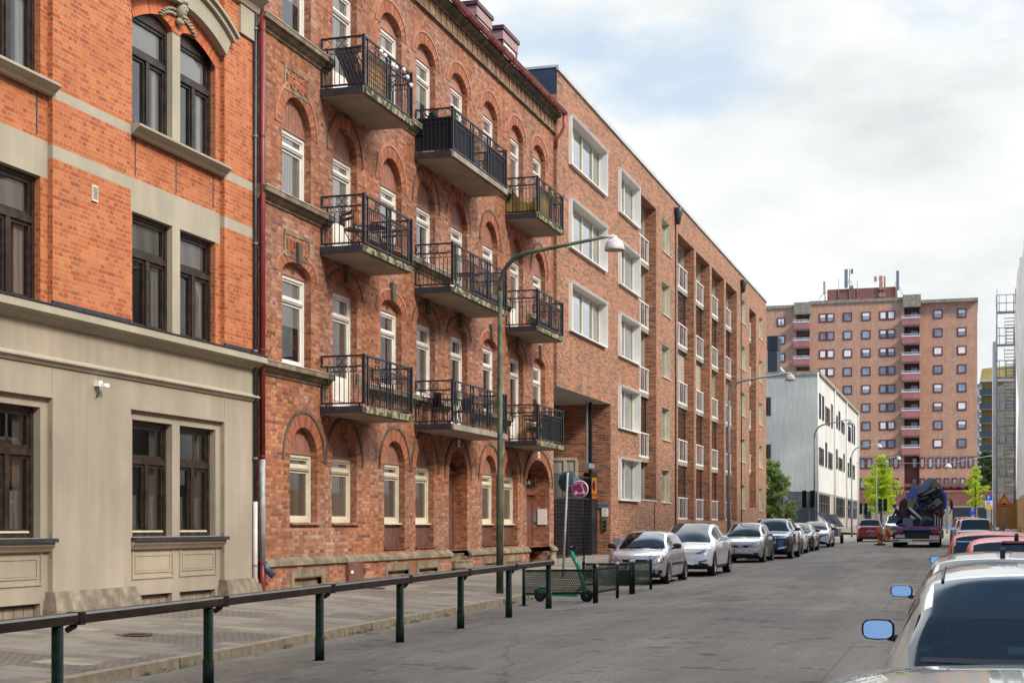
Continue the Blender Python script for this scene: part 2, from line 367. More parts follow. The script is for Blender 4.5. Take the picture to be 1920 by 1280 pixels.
def facade(mb, y0, y1, z0, z1, cols, fn, d0, d1, m=0, mr=None):
    cur = y0; mr = m if mr is None else mr
    for ya, yb, ops in sorted(cols):
        if ya > cur+1e-4: mb.face([fn(cur, z0, d1), fn(ya, z0, d1), fn(ya, z1, d1), fn(cur, z1, d1)], m)
        zc = z0
        for za, zb in sorted(ops):
            if za > zc+1e-4: mb.face([fn(ya, zc, d1), fn(yb, zc, d1), fn(yb, za, d1), fn(ya, za, d1)], m)
            for p, q in (((ya, za), (yb, za)), ((yb, za), (yb, zb)), ((yb, zb), (ya, zb)), ((ya, zb), (ya, za))):
                mb.face([fn(*p, d1), fn(*q, d1), fn(*q, d0), fn(*p, d0)], mr)
            zc = zb
        if zc < z1-1e-4: mb.face([fn(ya, zc, d1), fn(yb, zc, d1), fn(yb, z1, d1), fn(ya, z1, d1)], m)
        cur = yb
    if cur < y1-1e-4: mb.face([fn(cur, z0, d1), fn(y1, z0, d1), fn(y1, z1, d1), fn(cur, z1, d1)], m)
def frame_rects(mb, y0, y1, z0, z1, X, w, d, lines_h=(), lines_v=(), m=0, wm=None):
    # frame around and bars; X is the outer face, d its depth. lines_v: (y, z0, z1)
    wm = wm or w
    mb.box(X-d, X, y0, y0+w, z0, z1, m); mb.box(X-d, X, y1-w, y1, z0, z1, m)
    mb.box(X-d, X-.001, y0+w, y1-w, z0, z0+w, m); mb.box(X-d, X-.001, y0+w, y1-w, z1-w, z1, m)
    for z, h in lines_h: mb.box(X-d, X+.012, y0+w, y1-w, z-h/2, z+h/2, m)
    for y, a, b, ww in lines_v: mb.box(X-d, X+.004, y-ww/2, y+ww/2, a, b, m)
def curtain(parent, y0, y1, z0, z1, X, mat, full=1.0, side=None):
    mb = MB()
    if side == 'split':
        w = (y1-y0)*.24
        for a, b in ((y0, y0+w), (y1-w, y1)): mb.face([(X, a, z0), (X, b, z0), (X, b, z1), (X, a, z1)], uv=[(0, 0), (b-a, 0), (b-a, 1), (0, 1)])
    else:
        za = z1-(z1-z0)*full
        mb.face([(X, y0, za), (X, y1, za), (X, y1, z1), (X, y0, z1)], uv=[(0, 0), (y1-y0, 0), (y1-y0, 1), (0, 1)])
    return mb.build('curtain' if mat is not M['curt_w'] else 'blind', mat, parent, fixn=False)
def pane(parent, y0, y1, z0, z1, X, mat=None):
    return MB().face([(X, y0, z0), (X, y1, z0), (X, y1, z1), (X, y0, z1)]).build('pane', mat or M['glass'], parent, fixn=False)
rnd = random.Random(5)
# ================================================================ house 1: stone ground floor, orange brick above
X1 = -D1; XR = X1-.09; XW = XR-.12
H1 = thing('stone_and_brick_house', 'orange brick house on a sand coloured stone ground floor, with dark brown windows', 'house', (X1, 20, 0))
yE = fy(475, D1); yP1a, yP1b = fy(98.8), fy(247); yP2 = fy(421); y0B1 = -24.0
dr = D1+.09
m0, m1, w2 = fy(323, dr), fy(337, dr), fy(404, dr)
ww = w2-m1; strip = yP2-w2
bayB = (m0-ww-strip, yP2); yP1b = bayB[0]
shift = yP2-yP1a                                     # one bay plus one pier
wins = [[(m0-ww-k*shift, m0-k*shift), (m1-k*shift, w2-k*shift)] for k in (0, 1)]
bays = [(bayB[0]-k*shift, bayB[1]-k*shift) for k in (0, 1)]
zb = fz(240, 605.6)                                  # top of stone storey / flashing
zb0, zb1 = fz(240, 616), fz(240, 641.3)
l2t, l2a, l2b = fz(240, 695), fz(240, 701), fz(240, 711.3)
g_top = fz(249.6, 767); gw_top, gw_bot = fz(396, 804.5, dr), fz(396, 1004, dr)
f1_top, f1_bot = fz(403.8, 454.4, dr), fz(396, 649, dr)
f1_lint = fz(412, 401, dr)
f2_bot = fz(404, 309, dr); f2_spr = fz(404, 110.6, dr)
zc1 = 13.2
mb = MB()
# front plane of the piers (brick from zb up; stone below), bays set back
piers = []; cur = y0B1
for a, b in sorted(bays): piers.append((cur, a)); cur = b
piers.append((cur, yE))
bandz = [(fz(97, 182.5), fz(97, 162.5)), (fz(100, 296.2), fz(90, 267.5))]
bl, bh = sorted((bandz[1], bandz[0]))
for a, b in piers:
    zs = [zb, bl[0], bl[1], bh[0], bh[1], zc1]
    for i in range(5):
        mb.face([(X1, a, zs[i]), (X1, b, zs[i]), (X1, b, zs[i+1]), (X1, a, zs[i+1])], 1 if i in (1, 3) else 0)
        for y in (a, b): mb.face([(X1, y, zs[i]), (XR, y, zs[i]), (XR, y, zs[i+1]), (X1, y, zs[i+1])], 1 if i in (1, 3) else 0)
rise = .17
hoodc = []
for (a, b), wp in zip(bays, wins):
    (p0, p1), (q0, q1) = wp
    # level one
    facade(mb, a, b, zb, f1_top, [(p0, p1, [(f1_bot, f1_top)]), (q0, q1, [(f1_bot, f1_top)])], FX, XW-.1, XR, 0)
    mb.face([(XR, a, f1_top), (XR, b, f1_top), (XR, b, f1_lint), (XR, a, f1_lint)], 1)
    mb.face([(XR+.004, p1-.005, f1_bot), (XR+.004, q0+.005, f1_bot), (XR+.004, q0+.005, f1_top), (XR+.004, p1-.005, f1_top)], 1)
    for y in (p1-.005, q0+.005): mb.face([(XR+.004, y, f1_bot), (XW-.1, y, f1_bot), (XW-.1, y, f1_top), (XR+.004, y, f1_top)], 1)
    mb.face([(XR, p0, f1_top-.006), (XR, q1, f1_top-.006), (XW-.1, q1, f1_top-.006), (XW-.1, p0, f1_top-.006)], 1)
    # brick panel between, its shallow slots drawn as dark strips for their shade
    mb.face([(XR, a, f1_lint), (XR, b, f1_lint), (XR, b, f2_bot), (XR, a, f2_bot)], 0)
    for y in (a+.28, (p1+q0)/2, b-.28): mb.box(XR-.01, XR+.002, y-.02, y+.02, f1_lint+.05, f2_bot-.18, 3)
    mid = (p1+q0)/2
    for kq, (u0, u1, c0, c1) in enumerate(((a, mid, p0, p1), (mid, b, q0, q1))):
        mb.cell(u0, u1, f2_bot, zc1, arch(c0, c1, f2_bot, f2_spr, rise, 10), FX, XW-.1, XR, 0)
        cc, aa = (c0+c1)/2, (c1-c0)/2
        ring(mb, cc, f2_spr, aa, rise, aa+.22, rise+.24, XR+.008+.004*kq, n=20, m=2)
    mb.box(XR+.006, XW-.1, p1-.006, q0+.006, f2_bot, f2_spr-.01, 1)
    hoodc.append(((a+b)/2, (b-a)/2))
mb.build('brick_wall', [M['brick1'], M['stone'], M['brick1b'], M['lead']], H1)
# hood arches over the paired windows
mb = MB()
for c, hw in hoodc:
    zs_, z2_, y2_ = fz(413, 107, dr), fz(345, 22, dr), fy(345, dr)
    ys_ = hoodc[0][0]+hoodc[0][1]-.06; C0 = hoodc[0][0]
    zc_ = ((z2_**2-zs_**2)+(y2_-C0)**2-(ys_-C0)**2)/(2*(z2_-zs_)); r_ = sqrt((ys_-C0)**2+(zs_-zc_)**2)
    t = math.asin((zs_-zc_)/r_)
    ring(mb, c, zc_, r_, r_, r_+.36, r_+.36, XR+.17, t, pi-t, 40, thick=.16)
    ring(mb, c, zc_, r_+.36, r_+.36, r_+.46, r_+.46, XR+.24, t*.985, pi-t*.985, 40, thick=.22)
    ring(mb, c, zc_, r_+.46, r_+.46, r_+.52, r_+.52, XR+.30, t*.985, pi-t*.985, 40, thick=.28)
    mb2 = MB(); ring(mb2, c, zc_, r_-.30, r_-.30, r_, r_, XR+.01, t, pi-t, 40); mb2.build('relieving_arch', M['brick1b'], H1, fixn=False)
mb.build('hood_arch', M['stone'], H1)
# carved head with leaves over the mullion
mb = MB(); (p0, p1), (q0, q1) = wins[0]; hy = (p1+q0)/2+.02; hz = f2_spr+.42
def blob(c, r, n=10, k=8):
    mb.mesh([(c[0]+r[0]*cos(pi*i/k-pi/2)*cos(2*pi*j/n), c[1]+r[1]*cos(pi*i/k-pi/2)*sin(2*pi*j/n), c[2]+r[2]*sin(pi*i/k-pi/2)) for i in range(k+1) for j in range(n)],
            [(i*n+j, i*n+(j+1) % n, (i+1)*n+(j+1) % n, (i+1)*n+j) for i in range(k) for j in range(n)], sm=True)
blob((XR+.09, hy, hz), (.12, .105, .155)); blob((XR+.10, hy, hz+.14), (.13, .135, .07)); blob((XR+.09, hy-.02, hz+.2), (.10, .10, .08))
blob((XR+.21, hy, hz-.01), (.03, .018, .045)); blob((XR+.185, hy-.045, hz+.03), (.02, .022, .012)); blob((XR+.185, hy+.045, hz+.03), (.02, .022, .012))
blob((XR+.19, hy, hz-.08), (.025, .035, .012)); blob((XR+.15, hy, hz-.13), (.05, .05, .04)); blob((XR+.07, hy, hz-.2), (.07, .1, .07))
for sg in (-1, 1):
    for k in range(7):
        yy = hy+sg*(.14+.075*k); zz = hz-.06-.005*k*k
        for q in (-1, 1): blob((XR+.04, yy, zz+q*.045*(1-.08*k)), (.03, .06, .03*(1-.07*k)), 8, 6)
mb.build('carved_head', M['stone'], H1)
# stone storey
mb = MB()
zg = .1
for a, b in piers:
    mb.face([(X1, a, zg), (X1, b, zg), (X1, b, zb0), (X1, a, zb0)], 0)
    for y in (a, b): mb.face([(X1, y, zg), (XW-.1, y, zg), (XW-.1, y, g_top), (X1, y, g_top)], 0)
for (a, b), wp in zip(bays, wins):
    mb.face([(X1, a, g_top), (X1, b, g_top), (X1, b, zb0), (X1, a, zb0)], 0)
    mb.face([(X1, a, g_top), (X1, b, g_top), (XR, b, g_top), (XR, a, g_top)], 0)
    (p0, p1), (q0, q1) = wp
    cz = fz(300, 1112, dr)
    facade(mb, a, b, zg, g_top, [(p0, p1, [(zg, cz), (gw_bot, gw_top)]), (q0, q1, [(zg, cz), (gw_bot, gw_top)])], FX, XW-.1, XR, 0)
for a, b in piers:
    for k in range(9):
        z = .95+k*.42
        if z < l2b-.3 and k % 2: mb.box(X1-.03, X1+.005, a-.008, a+.0, z+.05, z+.42, 0)
mb.build('stone_wall', [M['stone_low'], M['sandstone']], H1)
mb = MB()     # mouldings of the stone storey
profile_y(mb, [(X1-.05, zb), (X1+.24, zb0+.02), (X1+.24, zb0-.10), (X1+.18, zb0-.12), (X1+.13, zb1+.10), (X1+.09, zb1+.05), (X1+.05, zb1+.04), (X1+.03, zb1), (X1, zb1)], y0B1, yE+.13)
profile_y(mb, [(X1, l2t), (X1+.10, l2a), (X1+.10, l2a-.025), (X1+.06, l2b+.05), (X1+.03, l2b), (X1, l2b)], y0B1, yE+.10)
mb.build('cornice', M['stone'], H1)
mb = MB(); mb.box(X1-.1, X1+.26, y0B1, yE+.14, zb0+.025, zb0+.045)
for a, b in piers: mb.box(X1-.02, X1+.012, a, b, zb-.06, zb+.07)
mb.build('flashing', M['lead'], H1)
for a, b in piers:
    mb = MB()
    zt = fz(240, 1099)
    for (z0_, z1_, e) in ((.0, zt-.28, .16), (zt-.28, zt-.12, .12), (zt-.12, zt-.0, .07)):
        mb.face([(X1+e+.03, a-e, z0_), (X1+e+.03, b+e, z0_), (X1+e, b+e*.8, z1_), (X1+e, a-e*.8, z1_)])
        mb.face([(XR-.05, a-e, z0_), (X1+e+.03, a-e, z0_), (X1+e, a-e*.8, z1_), (XR-.05, a-e*.8, z1_)])
        mb.face([(XR-.05, b+e, z0_), (X1+e+.03, b+e, z0_), (X1+e, b+e*.8, z1_), (XR-.05, b+e*.8, z1_)])
        mb.face([(X1+e, a-e*.8, z1_), (X1+e, b+e*.8, z1_), (XR-.05, b+e*.8, z1_), (XR-.05, a-e*.8, z1_)])
    mb.build('pier_base', M['stone_plinth'], H1)
def moulded_panel(mb, y0, y1, z0, z1, X):
    for k, (i, d) in enumerate(((0, .0), (.05, .03), (.10, .012), (.13, -.002))):
        mb.box(X-.05, X+d-.04*(k == 3), y0+i, y1-i, z0+i, z1-i)
for (a, b), wp in zip(bays, wins):
    sil = MB(); sil.box(XR-.1, X1+.10, a+.02, b+.02, gw_bot-.07, gw_bot-.01); sil.build('window_sill', M['lead'], H1)
    sil = MB(); profile_y(sil, [(XR, gw_bot-.07), (X1+.05, gw_bot-.071), (X1+.05, gw_bot-.12), (X1+.0, gw_bot-.17), (X1-.03, gw_bot-.21), (XR, gw_bot-.22)], a+.03, b-.01)
    for y0_, y1_ in wp:
        zt_, zl_ = gw_bot-.26, gw_bot-.62
        frame_rects(sil, y0_-.02, y1_+.02, zl_-.1, zt_+.06, XR+.02, .035, .03)
        frame_rects(sil, y0_+.08, y1_-.08, zl_, zt_-.04, XR+.015, .03, .03)
        sil.box(XR-.01, XR+.006, y0_+.12, y1_-.12, zl_+.04, zt_-.08)
    sil.build('sill_moulding', M['stone_low'], H1)
    for (y0_, y1_) in wp:                       # basement lights of glass blocks
        g = MB(); cz = fz(300, 1112, dr); g.box(XR-.16, XR-.12, y0_, y1_, zg, cz); g.build('basement_window', M['darkframe'], H1)
        g = MB()
        for i in range(5):
            for j in range(3):
                yy = y0_+.05+i*(y1_-y0_-.06)/5; zz = cz-.04-(j+1)*.19
                g.box(XR-.125, XR-.105, yy, yy+(y1_-y0_-.06)/5-.02, zz, zz+.175)
        g.build('glass_blocks', M['concrete'], H1)
    s2 = MB(); profile_y(s2, [(XW, f2_bot+.02), (X1+.16, f2_bot-.03), (X1+.16, f2_bot-.07), (X1+.10, f2_bot-.12), (X1+.06, f2_bot-.15), (X1+.02, f2_bot-.19), (X1-.05, f2_bot-.2)], a+.02, b-.0)
    s2.build('sill_course', M['stone'], H1)
    for li, (wb, wt, ar) in enumerate(((gw_bot, gw_top, 0), (f1_bot, f1_top, 0), (f2_bot, f2_spr, rise))):
        for wi, (y0_, y1_) in enumerate(wp):
            Xf = XW+.02 if li else XW
            f = MB(); H = wt-wb; tz = wb+H*(.655 if li < 2 else .66)
            mid = (y0_+y1_)/2
            frame_rects(f, y0_, y1_, wb, wt, Xf, .075, .12, [(tz, .10)], [(mid, wb, tz, .11)])
            # casements
            for c0, c1, z0_, z1_ in ((y0_+.075, mid-.055, wb+.075, tz-.05), (mid+.055, y1_-.075, wb+.075, tz-.05), (y0_+.075, y1_-.075, tz+.05, wt-.075)):
                frame_rects(f, c0, c1, z0_, z1_, Xf-.025, .055, .05)
            if ar:
                f.prism([(y0_, wt)]+[((y0_+y1_)/2+(y1_-y0_)/2*cos(pi-pi*k/10), wt+ar*sin(pi*k/10)) for k in range(11)][1:-1]+[(y1_, wt)], FX, Xf-.1, Xf-.005)
            w_ = f.build('window', M['brownwood'], H1)
            pane(w_, y0_+.02, y1_-.02, wb+.02, wt-.02, Xf-.06, M['glass'])
            if li == 0:
                MB().box(Xf-.1, Xf+.012, y0_+.13, y1_-.13, wb+.075, wb+.105).build('drip_rail', M['creamwood'], w_)
                curtain(w_, y0_+.1, y1_-.1, wb, wb+H*.36, Xf-.16, M['curt'])
                curtain(w_, y1_-.3, y1_-.02, wb, wt, Xf-.17, M['curt_b'])
            elif li == 1:
                curtain(w_, y0_+.1, y1_-.1, tz, wt, Xf-.10, M['curt_b']); curtain(w_, y0_+.1, y1_-.1, wb, wt, Xf-.12, M['curt'], side='split')
            else:
                curtain(w_, y0_+.05, y1_-.15, tz-.1, wt+.1, Xf-.085, M['curt_w'], .95); curtain(w_, y0_+.05, y1_-.05, wb, wt, Xf-.11, M['curt'], side='split')
mb = MB(); mb.box(X1-1.2, X1-1.18, y0B1, yE, 0, 14); mb.build('dark_backing', M['room'], H1)  # dark sheet behind the windows in place of unlit rooms
mb = MB()     # crowning cornice, roof and gable walls
mb.box(X1-12, X1-.4, y0B1, y0B1+.2, 0, zc1); mb.box(X1-12, X1-.25, yE-.2, yE-.002, 0, zc1); mb.box(X1-12, X1-11.8, y0B1, yE, 0, zc1)
mb.build('side_wall', M['brick1'], H1)
mb = MB(); zq = fz(465, 20)
profile_y(mb, [(X1, zq), (X1+.08, zq+.02), (X1+.12, zq+.12), (X1+.3, zq+.25), (X1+.32, zq+.4), (X1-.2, zq+.5)], y0B1, yE+.1)
mb.box(X1, X1+.05, yE-.62, yE+.02, zq-.55, zq, 0)
mb.build('crown_cornice', M['stone'], H1)
mb = MB(); mb.prism([(X1+.2, zc1+.1), (X1-6, zc1+4.5), (X1-12, zc1+.1)], lambda u, v, w: (u, w, v), y0B1, yE); mb.build('roof', M['plum'], H1)
# vent and lamp fixed on the front
v = MB(); vy, vz = fy(176, D1), fz(176, 363); v.box(X1, X1+.03, vy-.08, vy+.08, vz-.13, vz+.13, 0)
for k in range(6): v.box(X1+.028, X1+.034, vy-.06, vy+.06, vz-.09+k*.033, vz-.076+k*.033, 1)
v.build('air_vent', [M['creamwood'], M['lead']], H1)
v = MB(); vy, vz = fy(179, D1), fz(179, 722); v.box(X1, X1+.1, vy-.05, vy+.05, vz-.02, vz+.07, 0); v.box(X1+.1, X1+.18, vy-.02, vy+.12, vz-.03, vz+.03, 0)
v.tube([(X1+.05, vy, vz-.02), (X1+.06, vy+.01, vz-.12), (X1+.03, vy-.02, vz-.2)], .012, 6, 1); v.build('wall_lamp', [M['white'], M['lead']], H1)
# ================================================================ drain pipes between house 1 and 2
def pipe(name, label, x, y, segs, r=.055, arm=None):
    t = thing(name, label, 'drain pipe', (x, y, segs[-1][0]))
    for z0_, z1_, mt, rr in segs:
        MB().tube([(x, y, z0_), (x, y, z1_)], rr, 12).build('pipe', mt, t)
    for k in range(6):
        z = segs[-1][0]+.8+k*2.1
        if z < segs[0][1]: MB().lathe([(r+.012, z), (r+.012, z+.04)], (x, y, 0), 12).build('pipe_bracket', M['redmetal'] if segs[0][2] is M['redmetal'] else M['greypaint'], t)
    if arm: arm(t)
    return t
yq = yE+.13
def boot(t):
    z = .95; MB().tube([(X1+.11, yq+.1, z+.25), (X1+.15, yq+.12, z+.1), (X1+.3, yq+.16, z-.05)], .07, 10).build('leaf_trap', M['bluemetal'], t)
pipe('drain_pipe', 'red drain pipe between the two brick houses, grey at its foot', X1+.09, yq+.08, [(fz(478, 860), 13.2, M['redmetal'], .06), (fz(478, 1050), fz(478, 860), M['galv'], .058), (.35, fz(478, 1050), M['redmetal'], .06)], arm=boot)
pipe('drain_pipe', 'thin dark drain pipe left of the red one, turning pale grey near the pavement', X1+.05, yE-.02, [(fz(472, 940), 13.0, M['lead'], .035), (.3, fz(472, 940), M['sillwhite'], .045)], r=.04)
# ================================================================ house 2: red brick with arched windows and balconies
X2 = -D2
yS, yT = fy(484), fy(1038.5)
H2 = thing('arched_brick_house', 'red brick apartment house with round arched white windows and nine iron balconies', 'house', (X2, yS, 0))
gx_l = [(543.5, 595), (622, 668.5), (720.5, 759), (779, 813.5), (841.5, 876), (904, 931), (945, 970.5), (987.5, 1030)]
ux_l = [(529, 583), (624, 669), (714, 753), (781, 816), (845, 876), (905.5, 932.5), (957, 981), (999.6, 1022)]
G = [(fy(a), fy(b)) for a, b in gx_l]; U = [(fy(a), fy(b)) for a, b in ux_l]
zgs = fz(569, 979); zga = fz(569, 801)
z1s, z1t = fz(552, 686), fz(555, 493); z2s, z2t = fz(549, 374.5), fz(556, 184.5); z3s = fz(551, 68); z3t = fz(798, 85); z3t2 = z3t
zE = fz(1040, 254)                      # lower moulding of the cornice
zpl = fz(848, 1032)                     # plinth ledge
lev = [fz(682, 774, 12.37), fz(681.5, 472, 12.37), fz(678.5, 171.7, 12.37)]
lt = [l+.16 for l in lev]               # balcony floors
DEP = .24
wall = MB()
PLAST = pm('salmon_plaster', (.42, .19, .125), .85, scale=3, var=.15)
TM = [M['darkstone'], PLAST]
def arch_part(vou, trim):
    vou.build('window_arch', M['brick2b'], H2, fixn=False); trim.build('arch_moulding', TM, H2)
def mids(C, a0, a1):
    e = [a0]+[(C[i][1]+C[i+1][0])/2 for i in range(len(C)-1)]+[a1]; return list(zip(e, e[1:]))
zG1 = lt[0]-.06
# ground storey
base = zpl
for i, ((a, b), (u0, u1)) in enumerate(zip(G, mids(G, yS, yT))):
    hw = (b-a)/2; c = (a+b)/2; door = i in (4, 7)
    r = hw if not door else hw*(1.0 if i == 4 else .62)
    top = zga if i != 7 else fz(1008, 862)
    if i == 4: top = fz(859, 843)
    z0_ = zgs if i < 2 else (fz(807, 1024) if not door else base)
    spr = top-r
    wall.cell(u0, u1, base, zG1, arch(a, b, z0_+(0.002 if door else 0), spr, r, 14), FX, X2-((.42 if i == 4 else .60) if door else DEP), X2, 0)
    rw = .30; vou = MB(); trim = MB()
    ring(vou, c, spr, hw, r, hw+rw, r+rw, X2+.008+.003*(i % 2), n=26)
    ring(trim, c, spr, hw+rw, r+rw, hw+rw+.07, r+rw+.07, X2+.03+.004*(i % 2), n=26, thick=.03, t0=-.02, t1=pi+.02); arch_part(vou, trim)
# upper storeys
doors = (1, 4, 6)
for li, (s, t, rs, kind) in enumerate(((z1s, z1t, .28, 1), (z2s, z2t, None, 2), (z3s, z3t, .42, 3))):
    zlo = zG1 if li == 0 else lt[li]-.06
    zhi = (lt[1]-.06, lt[2]-.06, zE)[li]
    for i, ((a, b), (u0, u1)) in enumerate(zip(U, mids(U, yS, yT))):
        hw = (b-a)/2; c = (a+b)/2; r = rs or hw; spr = t-r
        z0_ = s if i not in doors else lt[li]+.02
        wall.cell(u0, u1, zlo, zhi, arch(a, b, z0_, spr, r, 14), FX, X2-DEP, X2, 0)
        rw = .28; vou = MB(); trim = MB(); ring(vou, c, spr, hw, r, hw+rw, r+rw, X2+.008, n=24)
        if kind != 1: ring(trim, c, spr, hw+rw, r+rw, hw+rw+.065, r+rw+.065, X2+.025, n=24, thick=.025, m=1 if (kind == 3 or i % 2 == 0) else 0)
        else:
            ring(trim, c, spr, hw+rw, r+rw-.05, hw+rw+.05, r+rw, X2+.022, n=24, thick=.02, m=0 if i in (1, 3, 4, 6) else 1)
            MB().prism([(c-.07, t-.03), (c+.07, t-.03), (c+.12, t+.42), (c-.12, t+.42)], FX, X2, X2+.09).build('keystone', M['darkstone'], H2)
        arch_part(vou, trim)
wall.face([(X2, yS, .0), (X2-.2, yS, .0), (X2-.2, yS, zE+.5), (X2, yS, zE+.5)])
wall.build('brick_wall', M['brick2'], H2)
# diagonal brick relief panels under the first windows, pale stone blocks beside the doors, wall hooks
for zc_, (a, b) in ((z2s-.95, U[0]), (z3s-.95, U[0])):
    mb = MB(); sb = MB()
    c = (a+b)/2; frame_rects(sb, c-.62, c+.62, zc_-.27, zc_+.27, X2+.02, .08, .02)
    for k in range(3):
        for j in range(4):
            y = c-.52+k*.35; sg = 1
            for sg in (-1, 1):
                A = Vector((X2+.012, y+.175+sg*.155, zc_-.17+j*.075)); B = Vector((X2+.012, y+.175, zc_-.10+j*.075+.03)); mb.bar(A, B, .03, .055)
    mb.build('brick_relief', M['brick2b'], H2); sb.build('relief_frame', M['sandstone'], H2)
for li in range(3):
    for i in doors:
        a, b = U[i]
        for y0_, y1_ in ((a-.36, a), (b, b+.36)): MB().box(X2-.02, X2+.004, y0_, y1_, lt[li]+.62, lt[li]+.92).build('stone_block', M['sandstone'], H2)
# string courses at the sills
cuts = [(yS-.05, U[1][0]-.3), (U[1][1]+.3, U[4][0]-.3), (U[4][1]+.3, U[6][0]-.3), (U[6][1]+.3, yT+.03)]
for s in (z1s, z2s, z3s):
    for a, b in cuts:
        mb = MB(); fl = MB()
        profile_y(mb, [(X2, s-.02), (X2+.20, s-.05), (X2+.20, s-.15), (X2+.13, s-.17), (X2+.10, s-.23), (X2+.04, s-.27), (X2+.03, s-.31), (X2, s-.31)], a, b)
        fl.box(X2-.01, X2+.215, a+.01, b-.01, s-.046, s-.036)
        mb.build('string_course', M['sandstone'], H2); fl.build('sill_flashing', M['sillwhite'], H2)
# plinth
mb = MB(); pl = MB(); zl = zpl
segs = []; cur = yS
for i in (4, 7): segs.append((cur, G[i][0])); cur = G[i][1]
segs.append((cur, yT))
holes = [(a, b) for i, (a, b) in enumerate(G) if i in (0, 2, 3, 5, 6)]
zgd = lambda y: .0085*y+.28
for a, b in segs:
    hs = [(h0, h1, [(.0, zl-.42)]) for h0, h1 in holes if h0 >= a and h1 <= b]
    facade(pl, a, b, 0, zl-.16, hs, FX, X2-.1, X2+.09)
    for y in (a, b): pl.face([(X2-.6 if y not in (yS, yT) else X2-.1, y, 0), (X2+.09, y, 0), (X2+.09, y, zl-.16), (X2-.6 if y not in (yS, yT) else X2-.1, y, zl-.16)])
    profile_y(mb, [(X2-.01, zl+.03), (X2+.13, zl-.06), (X2+.15, zl-.14), (X2+.09, zl-.17)], a-.03, b+.03)
    for h0, h1, _ in hs:
        frame_rects(mb, h0-.16, h1+.16, -.1, zl-.24, X2+.105, .16, .1)
        mb.box(X2-.04, X2+.0, h0, h1, -.1, zl-.42)
    y = a+.3
    while y < b-.8:
        mb.box(X2+.08, X2+.10, y, min(b, y+.75), -.1, .42+.0085*y); y += .82
pl.build('plinth', M['brick2'], H2); mb.build('plinth_stones', M['sandstone'], H2)
d = MB(); ya, yb = fy(641), fy(670); za, zb_ = fz(655, 1052), fz(655, 1096); d.box(X2+.08, X2+.15, ya, yb, za-.5, za, 0); d.box(X2+.15, X2+.17, ya+.03, yb-.03, za-.46, za-.04, 0); d.box(X2+.13, X2+.19, yb-.02, yb+.09, za-.3, za-.16, 0)
d.box(X2+.171, X2+.174, ya+.12, ya+.26, za-.26, za-.2, 1); d.build('hatch_door', [M['boardlow'], M['white']], H2)
# windows of house 2
def arch_fill(parent, a, b, spr, r, ztop_frame, X, mat, boards=True):
    mb = MB(); c, hw = (a+b)/2, (b-a)/2; n = 9 if boards else 1; w = (b-a)/n
    if boards:
        for k in range(n):
            y0_, y1_ = a+k*w, a+(k+1)*w-.014
            hh = lambda y: spr+r*sqrt(max(0, 1-((y-c)/hw)**2))
            mb.face([(X, y0_, ztop_frame), (X, y1_, ztop_frame), (X, y1_, max(hh(y1_), ztop_frame)), (X, y0_, max(hh(y0_+.001), ztop_frame))])
            mb.box(X-.02, X+.006, y0_, y1_, ztop_frame, max(min(hh(y0_), hh(y1_)), ztop_frame+.01))
        mb.prism([(a, ztop_frame)]+[(c-hw*cos(pi*k/12), spr+r*sin(pi*k/12)) for k in range(13) if spr+r*sin(pi*k/12) > ztop_frame+.001]+[(b, ztop_frame)], FX, X-.06, X-.03, 1)
    else:
        mb.prism([(a, ztop_frame)]+[(c-hw*cos(pi*k/12), spr+r*sin(pi*k/12)) for k in range(13) if spr+r*sin(pi*k/12) > ztop_frame+.001]+[(b, ztop_frame)], FX, X-.06, X)
    mb.box(X-.02, X+.02, a+.005, b-.005, ztop_frame-.01, ztop_frame+.035)
    return mb.build('arch_panel', [mat, M['lead']] if boards else mat, parent)
SALMON = pm('salmon_panel', (.37, .18, .125), .7, scale=2, var=.08)
def house2_window(a, b, z0_, ztf, tr, X, wood, curt, lowdoor=False):
    f = MB()
    frame_rects(f, a, b, z0_, ztf, X, .085, .10, [(tr, .085)])
    f.box(X-.02, X+.03, a+.09, b-.09, tr-.012, tr+.02)
    frame_rects(f, a+.085, b-.085, z0_+.085, tr-.043, X-.03, .06, .05)
    frame_rects(f, a+.085, b-.085, tr+.043, ztf-.085, X-.03, .045, .05)
    if lowdoor: f.box(X-.06, X-.035, a+.12, b-.12, z0_+.1, z0_+.75); f.box(X-.05, X-.02, a+.22, b-.22, z0_+.2, z0_+.65)
    else: f.box(X-.02, X+.09, a+.01, b-.01, z0_-.035, z0_)
    w_ = f.build('balcony_door' if lowdoor else 'window', wood, H2)
    pane(w_, a+.05, b-.05, (z0_+.75 if lowdoor else z0_+.05), ztf-.05, X-.055)
    if curt == 1: curtain(w_, a+.05, b-.05, z0_, ztf, X-.075, M['curt'], 1)
    elif curt == 2: curtain(w_, a+.05, b-.05, z0_, ztf, X-.085, M['curt'], side='split')
    elif curt == 3: curtain(w_, a+.05, b-.05, z0_, ztf, X-.075, M['curt_w'], .55)
    elif curt == 4: curtain(w_, a+.05, b-.05, z0_, ztf, X-.075, M['curt_b'], 1)
    return w_
XF = X2-.16
